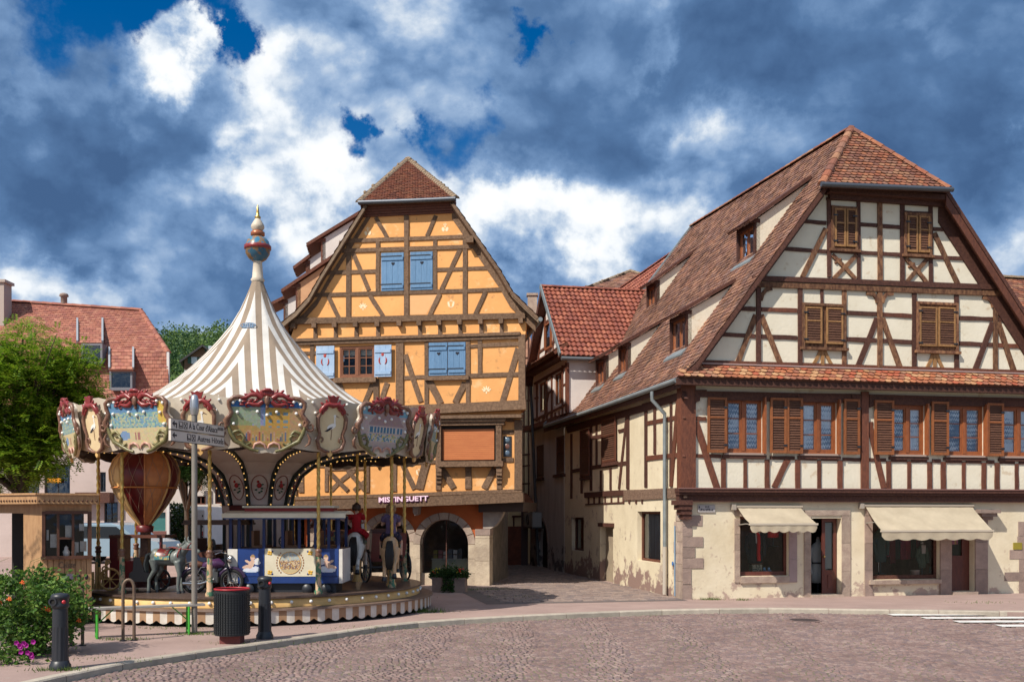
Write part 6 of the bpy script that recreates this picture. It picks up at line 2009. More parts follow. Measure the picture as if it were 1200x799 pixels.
mb.build('board_studs',M_BULB,CAR,'stuff')
def tilt(s_,t,w=0.0,r0=3.93,z0=3.34):
 """panel coordinates on the tilted rounding board at angle 0"""
 k = math.radians(8.5)
 return CC+V(s_,-(r0+t*math.sin(k)+w*math.cos(k)),z0+t*math.cos(k)-w*math.sin(k))
def smooth_outline(half,n=4):
 """Catmull-Rom through the half outline, mirrored to a closed polygon (counter-clockwise seen from outside)"""
 pts = half
 out = []
 for i in range(len(pts)-1):
  p0 = pts[max(i-1,0)];p1 = pts[i];p2 = pts[i+1];p3 = pts[min(i+2,len(pts)-1)]
  for k in range(n):
   t = k/n
   out.append(tuple(.5*((2*p1[c])+(-p0[c]+p2[c])*t+(2*p0[c]-5*p1[c]+4*p2[c]-p3[c])*t*t+(-p0[c]+3*p1[c]-3*p2[c]+p3[c])*t**3) for c in (0,1)))
 out.append(pts[-1])
 return out+[(-x,y) for x,y in out[-2:0:-1]]
BIG = [(0,.02),(.2,.0),(.40,.10),(.64,.22),(.74,.42),(.80,.62),(.71,.78),(.76,.95),(.62,1.06),(.38,1.04),(.16,1.04),(0,1.10)]
def raster(mb,outline_fn,cols,rows_,x0,x1,y0,y1,P,color):
 dx, dy = (x1-x0)/cols, (y1-y0)/rows_
 for i in range(cols):
  for j in range(rows_):
   x, y = x0+dx*i, y0+dy*j
   if outline_fn and not outline_fn(x+dx/2,y+dy/2):
    continue
   mb.add([P(x,y),P(x+dx,y),P(x+dx,y+dy),P(x,y+dy)],[(0,1,2,3)],0,False,color((x+dx/2-x0)/(x1-x0),(y+dy/2-y0)/(y1-y0)))
def inside(poly,x,y):
 c = False
 n = len(poly)
 for i in range(n):
  x0, y0 = poly[i];x1, y1 = poly[(i+1)%n]
  if (y0>y)!=(y1>y) and x <(x1-x0)*(y-y0)/(y1-y0)+x0:
   c = not c
 return c
def paint_square(u,v):
 rnd = random.random
 if v >.80: c = (.03,.12,.32)
 elif v >.45 and not (.48<u<.80): c = (.16+.2*(u<.45)*(1-v),.26,.42) if u >.3 else (.24,.27,.14)
 else: c = (.40,.25,.09)
 if u <.42 and .30 <v <.80 and v >.75-u*.9: c = (.28,.33,.24)
 if .48 <u <.80 and .42 <v <.80:
  c = (.46,.27,.06)
  if int(u*40)%4 in (1,2) and int(v*26)%4 in (1,2): c = (.16,.24,.28)
 if u >=.80 and v <.80: c = (.40,.25,.13)
 col_ = int(u*46)
 h_ = .18+.16*abs(math.sin(col_*12.9898))
 if .13 <v <h_ and .2 <u <.78 and math.sin(col_*78.233) >-.35:
  c = ((.32,.08,.06),(.10,.11,.16),(.20,.19,.12),(.45,.30,.20),(.12,.15,.22),(.34,.13,.08))[col_*7%6]
  if v >h_-.035: c = (.45,.28,.18)
 return tuple(max(0,x*random.uniform(.88,1.12)) for x in c)
def paint_street(u,v):
 if v >.72: c = (.10,.22,.36)
 elif v >.42:
  c = random.choice(((.20,.32,.32),(.30,.36,.24),(.14,.27,.36),(.36,.38,.26)))
  if int(u*40)%3 == 1 and int(v*26)%3 == 1: c = (.10,.20,.26)
 else: c = (.48,.40,.23)
 if .16 <v <.34 and .18 <u <.36: c = (.16,.25,.40) if math.hypot((u-.27)/.09,(v-.25)/.09) <1 else c
 if .16 <v <.32 and int(u*46) in (20,22,23): c = (.30,.14,.12)
 if v >.5 and u >.85: c = (.52,.36,.08)
 return tuple(max(0,x*random.uniform(.9,1.1)) for x in c)
def paint_house(u,v):
 c = (.44,.35,.33)
 if v >.78: c = (.18,.36,.46) if (u<.3 or u>.78) else (.36,.26,.26)
 if .55 <v <.78 and abs(u-.55) <.38-(v-.55)*.6: c = (.32,.22,.22)
 if .40 <v <.54 and .2 <u <.9: c = (.50,.46,.42) if (int(u*44)%3==0) else (.06,.16,.26)
 if .22 <v <.36 and .2 <u <.86: c = random.choice(((.5,.46,.42),(.10,.22,.30),(.5,.42,.14),(.48,.44,.40)))
 if v <.2: c = (.40,.33,.30)
 return tuple(max(0,x*random.uniform(.92,1.08)) for x in c)
def scenic(painter):
 out = smooth_outline(BIG)
 mb = MB();mb.prism(out,tilt,-.02,.035);p = mb.build('scenic_panel',M_BOARD,CAR)
 inn = [(x*.90,.08+(y-.08)*.93) for x,y in out]
 mb = MB();raster(mb,lambda x,y:inside(inn,x,y),46,32,-.70,.70,.12,1.06,lambda x,y:tilt(x,y,.040),painter);mb.build('painting',M_TINT,p)
 def tp(pts,r,m,name,kind=None):
  mb = MB()
  for q in pts: mb.tube([tilt(x,y,.05) for x,y in q[0]],q[1],6)
  return mb.build(name,m,p,kind)
 lo, hi = [], []
 for sg in (1,-1):
  lo.append(([(sg*x,y) for x,y in ((.16,.04),(.30,.08),(.44,.16),(.60,.24),(.68,.40),(.72,.54))],[.028,.036,.042,.046,.042,.03]))
  lo.append(([(sg*x,y) for x,y in ((.30,.20),(.38,.16),(.46,.22),(.42,.30),(.48,.36),(.56,.34))],[.018,.03,.034,.032,.026,.014]))
  lo.append(([(sg*x,y) for x,y in ((.44,.36),(.52,.44),(.62,.40),(.66,.30))],[.014,.03,.03,.018]))
  hi.append(([(sg*x,y) for x,y in ((.72,.52),(.77,.62),(.70,.70),(.66,.78),(.70,.88),(.71,.98),(.62,1.06),(.50,1.08),(.36,1.05))],[.042,.058,.052,.044,.042,.046,.042,.036,.024]))
  hi.append(([(sg*(.83+(.085-.005*k)*math.cos(.5*k+2.6)),.53+(.095-.005*k)*math.sin(.5*k+2.6)) for k in range(14)],[.036-.0017*k for k in range(14)]))
  hi.append(([(sg*x,y) for x,y in ((.76,.40),(.82,.30),(.80,.20),(.72,.14))],[.016,.032,.03,.012]))
  hi.append(([(sg*(.74+.05*math.cos(t)),.60+.05*math.sin(t)) for t in [k*PI/5 for k in range(9)]],.022))
 tp(lo,0,M_OLIVE,'lower_scrollwork','stuff');tp(hi,0,M_SCROLLB,'upper_scrollwork','stuff')
 pk = []
 for sg in (1,-1):
  pk.append(([(sg*x,y) for x,y in ((.02,.10),(.05,.17),(.13,.21),(.22,.18),(.25,.10),(.22,.03))],[.018,.024,.028,.026,.022,.014]))
 tp(pk,0,M_SCROLLP,'foot_scroll','stuff')
 mb = MB()
 for k in range(9):
  t = (k-4)*.30
  mb.ball(tilt(.15*math.sin(t),1.05+.12*math.cos(t),.055),(.036,.030,.085-.004*abs(k-4)),8,6,M=Matrix.Rotation(t,3,'Y'))
 mb.tube([tilt(-.10,1.19,.06),tilt(-.05,1.22,.075),tilt(.05,1.22,.075),tilt(.10,1.19,.06)],[.02,.035,.035,.02],7)
 for sg in (1,-1):
  top_ = ((.10,1.06),(.20,1.13),(.30,1.12),(.40,1.06),(.50,1.05),(.58,1.09))
  mb.tube([tilt(sg*x,y,.05) for x,y in top_],[.05,.055,.046,.040,.032,.012],8)
  for (x,y,a_,l_) in ((.17,1.17,.5,.07),(.27,1.18,.9,.065),(.38,1.11,1.2,.055),(.20,1.02,2.2,.075),(.31,1.01,2.0,.07),(.43,.99,1.9,.06)):
   mb.ball(tilt(sg*x,y,.055),(.028,.026,l_),8,6,M=Matrix.Rotation(sg*a_,3,'Y'))
  mb.tube([tilt(sg*x,y,.048) for x,y in ((.08,1.0),(.16,.93),(.26,.93),(.34,.96),(.40,.93),(.38,.88),(.33,.89))],[.045,.05,.042,.034,.028,.02,.01],7)
  mb.ball(tilt(sg*.47,.93,.05),(.05,.03,.026),8,6)
 mb.build('crest',M_SCROLLR,p)
 mb = MB();mb.ball(tilt(0,1.02,.07),(.055,.045,.10),10,8);mb.ball(tilt(0,.90,.06),(.03,.03,.05),8,6);mb.build('crest_vase',M_SCROLLB,p)
 for x, y in ((.63,.96),(.55,.78),(.62,.56),(.50,1.0),(.18,.80),(0,.74)):
  for sg in ((1,-1) if x else (1,)):
   mb = MB();mb.ball(tilt(sg*x,y,.055),.032,8,6);mb.build('light_bulb',M_BULB,p)
 return p
pa_ = [K0+KS*i for i in range(10)]
p1 = scenic(paint_square);ring(p1,[pa_[0],pa_[3],pa_[6]])
p2 = scenic(paint_street);ring(p2,[pa_[9],pa_[2],pa_[5],pa_[8]])
p3 = scenic(paint_house);ring(p3,[pa_[1],pa_[4],pa_[7]])
SH = [(0,.06),(.12,.08),(.24,.14),(.28,.28),(.23,.40),(.28,.55),(.29,.72),(.23,.84),(.13,.95),(0,1.0)]
out = smooth_outline(SH)
mb = MB();mb.prism(out,tilt,-.01,.035);sp_ = mb.build('stork_shield',M_SHIELD,CAR)
mb = MB()
for sg in (1,-1):
 mb.tube([tilt(sg*x,y,.045) for x,y in ((.02,.06),(.12,.08),(.24,.13),(.29,.28),(.24,.40),(.29,.55),(.30,.72),(.25,.82))],[.022,.034,.046,.042,.034,.042,.046,.034],6)
 mb.tube([tilt(sg*(.22+.05*math.cos(t)),.30+.05*math.sin(t),.05) for t in [k*PI/5 for k in range(8)]],.018,6)
 mb.tube([tilt(sg*(.30+.035*math.cos(t)),.80+.035*math.sin(t),.05) for t in [k*PI/5 for k in range(8)]],.016,6)
mb.build('scroll_frame',M_SCROLLB,sp_,'stuff')
mb = MB()
for sg in (1,-1):
 mb.tube([tilt(sg*x,y,.05) for x,y in ((.02,.98),(.10,1.0),(.18,.95),(.25,.86),(.27,.78))],[.05,.052,.050,.042,.015],8)
 for (x,y,a_) in ((.13,1.04,.5),(.22,.99,.9),(.14,.90,2.4),(.20,.84,2.7)):
  mb.ball(tilt(sg*x,y,.055),(.026,.026,.06),8,6,M=Matrix.Rotation(sg*a_,3,'Y'))
mb.prism([(-.05,.98),(.05,.98),(.12,1.17),(.05,1.15),(0,1.18),(-.05,1.15),(-.12,1.17)],tilt,.02,.075)
mb.ball(tilt(0,.98,.05),(.06,.05,.06),10,6)
mb.build('crest',M_SCROLLR,sp_)
mb = MB();mb.prism([(-.05,.0),(0,-.05),(.05,.0),(.04,.08),(-.04,.08)],tilt,.0,.05);mb.build('foot_tip',M_GOLDPAINT,sp_)
mb = MB()
E = lambda cx_, cz_, a, b_, ang: [(cx_+a*math.cos(t)*math.cos(ang)-b_*math.sin(t)*math.sin(ang),cz_+a*math.cos(t)*math.sin(ang)+b_*math.sin(t)*math.cos(ang)) for t in [2*PI*k/14 for k in range(14)]]
mb.prism(E(.0,.56,.10,.05,.45),tilt,.034,.042);mb.prism([(.05,.58),(.085,.60),(.07,.75),(.045,.75)],tilt,.034,.0415);mb.prism(E(.06,.77,.03,.026,0),tilt,.034,.043)
st = mb.build('painted_stork',mat('stork_white',(.78,.76,.72),rough=.5),sp_)
mb = MB();mb.prism([(-.14,.46),(-.05,.53),(.03,.56),(-.02,.50),(-.08,.46)],tilt,.036,.044);mb.build('stork_wing',mat('stork_black',(.02,.02,.03),rough=.5),sp_)
mb = MB();mb.prism([(.0,.30),(.008,.30),(.012,.52),(.004,.52)],tilt,.036,.044);mb.prism([(.08,.765),(.16,.74),(.085,.785)],tilt,.036,.044);mb.build('stork_legs',mat('stork_legs',(.20,.09,.06),rough=.5),sp_,'stuff')
ring(sp_,[K0+KS*(i+.5) for i in range(10)])
tent_prof = [(.105,7.58),(.17,7.38),(.26,7.15),(.40,6.83),(.62,6.45),(.88,6.12),(1.18,5.78),(1.48,5.48),(1.8,5.2),(2.15,4.94),(2.6,4.68),(3.1,4.46),(3.6,4.29),(3.96,4.20)]
mb = MB();sub = 8
vs, fs = [], []
ncol = 10*sub
for r, z in tent_prof:
 for k in range(ncol):
  f = k/sub%1.0
  a = K0-KS/2+KS*k/sub
  m_ = 1-.035*math.sin(PI*f)
  vs.append(cy(a,r*m_,z-.02*math.sin(PI*f)*r/4))
for i in range(len(tent_prof)-1):
 for k in range(ncol):
  l = (k+1)%ncol
  fs.append((i*ncol+k,(i+1)*ncol+k,(i+1)*ncol+l,i*ncol+l))
mb.add(vs,fs,0,True)
def tent_material():
 m = bpy.data.materials.new('striped_canvas');m.use_nodes = True
 nt = m.node_tree;N = nt.nodes.new;L = nt.links
 b = nt.nodes['Principled BSDF'];b.inputs['Roughness'].default_value = .85;b.inputs['Specular IOR Level'].default_value = .2
 oc = N('ShaderNodeTexCoord').outputs['Object']
 sx = N('ShaderNodeSeparateXYZ');L.new(oc,sx.inputs[0])
 def M(op,a,b_=0.0):
  n = N('ShaderNodeMath');n.operation = op
  for i, v in enumerate((a,b_)):
   if hasattr(v,'links'): L.new(v,n.inputs[i])
   else: n.inputs[i].default_value = v
  return n.outputs[0]
 x, y = sx.outputs[0], sx.outputs[1]
 ang = M('ARCTAN2',x,M('MULTIPLY',y,-1.0))
 k = M('DIVIDE',M('SUBTRACT',ang,K0),KS)
 d = M('MULTIPLY',M('SUBTRACT',k,M('ROUND',k)),KS)
 r = M('SQRT',M('ADD',M('MULTIPLY',x,x),M('MULTIPLY',y,y)))
 lat = M('MULTIPLY',r,M('SINE',d))
 fr = M('FRACT',M('ADD',M('DIVIDE',lat,.27),.25))
 s_ = M('GREATER_THAN',fr,.5)
 nz = N('ShaderNodeTexNoise');nz.inputs['Scale'].default_value = 2.5;nz.inputs['Detail'].default_value = 6;L.new(oc,nz.inputs['Vector'])
 mx = N('ShaderNodeMix');mx.data_type = 'RGBA'
 L.new(s_,mx.inputs[0]);mx.inputs[6].default_value = (.285,.22,.165,1);mx.inputs[7].default_value = (.63,.605,.57,1)
 m2 = N('ShaderNodeMix');m2 .data_type = 'RGBA';m2 .blend_type = 'MULTIPLY';m2 .inputs[0].default_value = 1.0
 cr = N('ShaderNodeMapRange');cr.inputs[1].default_value = .3;cr.inputs[2].default_value = .75;cr.inputs[3].default_value = .82;cr.inputs[4].default_value = 1.02
 L.new(nz.outputs[0],cr.inputs[0])
 L.new(mx.outputs[2],m2 .inputs[6]);L.new(cr.outputs[0],m2 .inputs[7])
 L.new(m2 .outputs[2],b.inputs['Base Color'])
 n2 = N('ShaderNodeTexNoise');n2 .inputs['Scale'].default_value = 5;n2 .inputs['Detail'].default_value = 4;L.new(oc,n2 .inputs['Vector'])
 bp = N('ShaderNodeBump');bp.inputs['Strength'].default_value = .25;bp.inputs['Distance'].default_value = .06
 L.new(n2 .outputs[0],bp.inputs['Height']);L.new(bp.outputs[0],b.inputs['Normal'])
 return m
tent = mb.build('tent_roof',tent_material(),CAR)
mb = MB()
bc = cy(K0-math.radians(20),.66,6.36)
nrm = V(math.sin(K0-math.radians(20))*.82,-math.cos(K0-math.radians(20))*.82,.57);ex = V(math.cos(K0-.35),math.sin(K0-.35),0);ey = nrm.cross(ex)*-1
ey = ex.cross(nrm)*-1
mb.tube([bc+nrm*.03+ex*(.17*math.cos(t))+ey*(.075*math.sin(t)) for t in [2*PI*k/20 for k in range(20)]],.010,5,closed=True)
for r_ in range(2):
 for q in range(5):
  c = bc+nrm*.03+ex*(-.10+.05*q)+ey*(-.025+.05*r_)
  mb.hexa([c+ex*sx*.017+ey*sy*.014+nrm*sz*.006 for sz in (-1,1) for sx,sy in ((-1,-1),(1,-1),(1,1),(-1,1))])
mb.build('tent_badge',mat('badge_blue',(.12,.22,.36),rough=.7),CAR,'stuff')
mb = MB();mb.lathe([(.135,7.50),(.16,7.55),(.125,7.60),(.10,7.95),(.12,8.0)],tuple(CC),20);mb.build('finial_collar',M_BOARD,CAR)
mb = MB();mb.lathe([(.10,7.96),(.20,8.03),(.27,8.14),(.285,8.26)],tuple(CC),24);mb.build('finial_globe_bottom',mat('globe_brown',(.03,.10,.16),(.20,.11,.05),rough=.3,scale=6,fac=(.5,.55)),CAR)
mb = MB();mb.lathe([(.285,8.24),(.305,8.25),(.305,8.33),(.285,8.34)],tuple(CC),24);mb.build('finial_band',M_SCROLLR,CAR)
mb = MB();mb.lathe([(.285,8.33),(.25,8.44),(.19,8.51),(.11,8.55)],tuple(CC),24);mb.build('finial_globe_top',mat('globe_blue',(.04,.18,.30),(.24,.14,.07),rough=.3,scale=6,fac=(.5,.55)),CAR)
mb = MB();mb.lathe([(.10,8.53),(.16,8.57),(.16,8.64),(.11,8.68)],tuple(CC),20);mb.build('finial_ring',mat('copper_paint',(.34,.12,.06),rough=.35,metal=.3),CAR)
mb = MB();mb.lathe([(.10,8.67),(.15,8.74),(.15,8.80),(.08,8.92),(.05,8.96)],tuple(CC),20);mb.build('finial_onion',M_BOARD,CAR)
mb = MB();mb.lathe([(.05,8.94),(.075,8.99),(.04,9.03),(.035,9.10),(.015,9.26),(0,9.28)],tuple(CC),14);mb.build('finial_spike',M_GOLD,CAR)
def barley(mb,x,y,z0,z1,r,pitch=.16,n=8):
 m_ = int((z1-z0)/(pitch/5))
 vs, fs = [], []
 for i in range(m_+1):
  z = z0+(z1-z0)*i/m_
  for k in range(n):
   a = 2*PI*k/n
   rr_ = r*(1+.16*math.cos(2*a-2*PI*z/pitch))
   vs.append(V(x+rr_*math.cos(a),y+rr_*math.sin(a),z))
 for i in range(m_):
  for k in range(n):
   l = (k+1)%n;fs.append((i*n+k,i*n+l,(i+1)*n+l,(i+1)*n+k))
 mb.add(vs,fs,0,True)
q = cy(0,3.42,0)
mb = MB();barley(mb,q.x,q.y,1.42,3.62,.036);pole = mb.build('brass_pole',M_GOLD,CAR)
mb = MB();mb.lathe([(.05,1.30),(.075,1.33),(.05,1.37),(.065,1.40),(.07,1.43),(.04,1.46)],(q.x,q.y,0),14);mb.build('collar',M_SCROLLB,pole)
mb = MB();mb.lathe([(.085,.55),(.085,.60),(.062,.64),(.055,1.0),(.05,1.31)],(q.x,q.y,0),14);mb.build('painted_base',mat('painted_pole_base',(.06,.16,.09),(.50,.33,.20),rough=.4,scale=9,stretch=(1,1,.8),fac=(.47,.53)),pole)
ring(pole,[K0-KS/2+KS*i for i in range(10)])
# ------------------------------------------------------------------ rides, animals and riders
def remesh(name,mb,m,parent,voxel=.016,smooth=6,kind=None):
 """fuses the collected closed shapes into one continuous skin"""
 o = mb.build(name,m,parent)
 md = o.modifiers.new('fuse','REMESH');md.mode = 'VOXEL';md.voxel_size = voxel;md.use_smooth_shade = True
 ms = o.modifiers.new('soft','SMOOTH');ms.iterations = smooth;ms.factor = .5
 dg = bpy.context.evaluated_depsgraph_get()
 dg.update()
 me = bpy.data.meshes.new_from_object(o.evaluated_get(dg))
 me.materials.clear();me.materials.append(m)
 o.modifiers.clear();o.data = me
 return o
def horse(name,label,cat,coat,mane_m,pole=True,donkey=False,saddle_m=None,stand=False,group=None,pedestal=None):
 """a carved horse at the origin facing +X, hooves at z=0 when standing"""
 t = thing(name,label,cat,(0,0,0),group)
 mb = MB()
 mb.tube([(-.40,0,.80),(-.34,0,.80),(-.15,0,.77),(.08,0,.76),(.26,0,.79),(.36,0,.82)],[.06,.155,.165,.16,.165,.07],14)
 mb.ball((-.28,0,.82),(.17,.16,.17),14,10);mb.ball((.26,0,.78),(.15,.14,.19),14,10)
 if donkey:
  neck = [(.28,0,.86),(.40,0,.98),(.50,0,1.07)];hd = V(.50,0,1.07);hdir = V(.85,0,-.52)
 else:
  neck = [(.26,0,.86),(.38,0,1.04),(.44,0,1.18)];hd = V(.45,0,1.20);hdir = V(.78,0,-.62)
 mb.tube(neck,[.13,.095,.075],12)
 hdir.normalize()
 mb.tube([hd-hdir*.03,hd+hdir*.08,hd+hdir*.20,hd+hdir*.29],[.078,.075,.052,.046],12)
 mb.ball(tuple(hd+hdir*.285),(.05,.045,.045),10,8)
 el = .15 if donkey else .09
 for s_ in (1,-1):
  mb.tube([hd+V(-.03,.045*s_,.05),hd+V(-.05,.06*s_,.05+el*.6),hd+V(-.04,.06*s_,.05+el)],[.026,.026,.006],8)
 if stand:
  legs = [[(.28,.09,.70),(.29,.09,.40),(.28,.09,.10),(.30,.09,.03)],[(.28,-.09,.70),(.33,-.09,.42),(.29,-.09,.12),(.31,-.09,.03)],
[(-.30,.10,.74),(-.25,.10,.50),(-.38,.10,.30),(-.35,.10,.03)],[(-.30,-.10,.74),(-.28,-.10,.50),(-.42,-.10,.30),(-.43,-.10,.03)]]
 else:
  legs = [[(.28,.09,.70),(.46,.09,.58),(.40,.09,.36),(.36,.09,.28)],[(.28,-.09,.70),(.50,-.09,.62),(.56,-.09,.38),(.55,-.09,.28)],
[(-.30,.10,.74),(-.30,.10,.50),(-.48,.10,.40),(-.52,.10,.18)],[(-.30,-.10,.74),(-.38,-.10,.52),(-.54,-.10,.44),(-.64,-.10,.24)]]
 for i, L_ in enumerate(legs):
  mb.tube(L_,([.085,.048,.034,.040] if i<2 else [.115,.062,.040,.042]),10)
 remesh('body',mb,coat,t,.016,5)
 mb = MB()
 for L_ in legs:
  a, b_ = V(*L_[-2]), V(*L_[-1]);d = (b_-a).normalized()
  mb.tube([b_-d*.02,b_+d*.055],[.043,.052],10)
 mb.build('hooves',M_IRON,t,'stuff')
 mb = MB()
 for k in range(9):
  f = k/8
  p = V(*neck[0]).lerp(V(*neck[2]),f)
  mb.tube([p+V(-.07,0,.09),p+V(-.11,.03*(-1)**k,.02),p+V(-.09,.07,-.06)],[.03,.028,.006],6)
 mb.tube([hd+V(-.02,0,.08),hd+V(.06,0,.07),hd+V(.10,.02,-.02)],[.025,.025,.006],6)
 mb.build('mane',mane_m,t)
 mb = MB()
 for k in range(5):
  y = (k-2)*.016
  mb.tube([(-.42,y,.88),(-.52,y*1.4,.84),(-.57,y*2,.62),(-.55,y*1.6,.40 if not donkey else .5),(-.54,y,.34 if not donkey else .45)],[.022,.026,.028,.022,.006],7)
 mb.build('tail',mane_m,t)
 sm = saddle_m or M_DKRED
 mb = MB()
 prof_ = [(-.20,.98),(-.12,.955),(.02,.95),(.10,.99)]
 vs, fs = [], []
 for x, z in prof_:
  for k in range(9):
   a = -1.25+2.5*k/8
   vs.append(V(x,.195*math.sin(a),z-.20+.20*math.cos(a)+(.012 if abs(a)<1 else 0)))
 for i in range(3):
  for k in range(8): fs.append((i*9+k,(i+1)*9+k,(i+1)*9+k+1,i*9+k+1))
 mb.add(vs,fs,0,True);mb.build('saddle',sm,t)
 mb = MB()
 vs, fs = [], []
 for x in (-.24,.13):
  for k in range(11):
   a = -1.75+3.5*k/10
   vs.append(V(x,.188*math.sin(a),.775+.188*math.cos(a)))
 for k in range(10): fs.append((k,11+k,12+k,k+1))
 mb.add(vs,fs,0,True);mb.build('saddle_cloth',mat('blanket_teal',(.05,.16,.17),(.40,.30,.10),rough=.7,scale=18,fac=(.52,.56)),t)
 mb = MB()
 for d_, r_ in ((.05,.085),(.20,.062)):
  c = hd+hdir*d_
  u_ = V(0,1,0);w_ = hdir.cross(u_)
  mb.tube([c+u_*r_*.92*math.cos(a)+w_*r_*math.sin(a) for a in [2*PI*k/14 for k in range(14)]],.010,5,closed=True)
 mb.tube([hd+hdir*.2+V(0,.06,0),V(.33,.10,.98),V(.05,.06,1.02)],.008,5);mb.tube([hd+hdir*.2+V(0,-.06,0),V(.33,-.10,.98),V(.05,-.06,1.02)],.008,5)
 c = V(.33,0,.88);mb.tube([c+V(.10*math.sin(a)*.5,.15*math.cos(a),.15*math.sin(a)) for a in [2*PI*k/16 for k in range(16)]],.016,5,closed=True)
 mb.build('bridle',M_SCROLLR,t)
 for s_ in (1,-1):
  mb = MB();mb.ball(tuple(hd+hdir*.06+V(.0,.066*s_,.03)),.014,8,6);mb.build('eye',M_IRON,t)
 if pole:
  mb = MB();barley(mb,.02,0,.90,3.05,.028);mb.build('brass_pole',M_GOLD,t)
 if pedestal:
  mb = MB();mb.lathe([(.10,0),(.10,.05),(.075,.07),(.075,.58),(.06,.66)],(-.05,0,0),12);mb.build('pedestal',M_GOLDPAINT,t)
 return t
M_HWHITE = mat('white_horse_paint',(.62,.60,.56),(.12,.12,.12),rough=.35,scale=3.2,fac=(.55,.62),coords='obj',spec=.5)
M_HTAN = mat('tan_horse_paint',(.50,.32,.17),(.42,.25,.13),rough=.35,scale=3,coords='obj',spec=.5)
M_HGREY = mat('grey_donkey_paint',(.15,.17,.16),(.09,.105,.10),rough=.4,scale=5,coords='obj',spec=.5)
M_BLACKHAIR = mat('black_hair',(.012,.010,.010),rough=.5)
FLOORZ = .555
h1 = horse('carousel_horse','white and black carousel horse ridden by the girl in red','carousel horse',M_HWHITE,M_BLACKHAIR,pedestal=True,group='animals on the carousel')
place(h1,(-3.47,22.75,FLOORZ+.10),math.radians(90),1.12)
h2 = horse('carousel_horse','tan carousel horse with black tail ridden by the woman in purple','carousel horse',M_HTAN,M_BLACKHAIR,pedestal=True,group='animals on the carousel')
place(h2,(-2.68,22.55,FLOORZ+.02),math.radians(93),1.12)
h3 = horse('carousel_donkey','grey wooden donkey standing with blanket beside the motorcycle','donkey',M_HGREY,M_HGREY,pole=False,donkey=True,stand=True,group='animals on the carousel')
place(h3,(-7.02,20.75,FLOORZ-.0),math.radians(-14),.92)
h4 = horse('carousel_horse','dark brown carousel horse on the far side between the tram and the orange house','carousel horse',mat('brown_horse_paint',(.15,.07,.035),(.10,.045,.025),rough=.35,scale=3,coords='obj',spec=.5),M_BLACKHAIR,pedestal=True,group='animals on the carousel')
place(h4,(-4.6,25.9,FLOORZ+.1),math.radians(150),1.12)
M_SKIN = mat('skin',(.56,.33,.23),(.50,.28,.19),rough=.5,scale=6,coords='obj',subsurf=0.0)
def fingers(mb,wrist,palm_dir,side,curl,s_=1.0):
 """four unequal bent fingers and a thumb rooted in the palm"""
 pd = V(*palm_dir).normalized();sd = V(*side).normalized();cd_ = V(*curl).normalized()
 w = V(*wrist)
 kn = w+pd*.075*s_
 mb.ball(tuple(w+pd*.04*s_),(.038*s_,.030*s_,.040*s_),8,6)
 for k, L_ in enumerate((.060,.070,.066,.050)):
  o = kn+sd*(.028-.0187*k)*s_
  a = o+pd*L_*.40*s_+cd_*.010*s_;b_ = a+(pd*.45+cd_*.8).normalized()*L_*.38*s_;c = b_+(cd_-pd*.35).normalized()*L_*.3*s_
  mb.tube([o-pd*.02*s_,o,a,b_,c],[.0095*s_,.0095*s_,.009*s_,.0085*s_,.007*s_],6)
 o = w+pd*.025*s_+sd*.030*s_
 mb.tube([o,o+(sd*.7+pd*.6).normalized()*.035*s_,o+(sd*.5+pd*.7+cd_*.5).normalized()*.065*s_],[.013*s_,.011*s_,.008*s_],6)
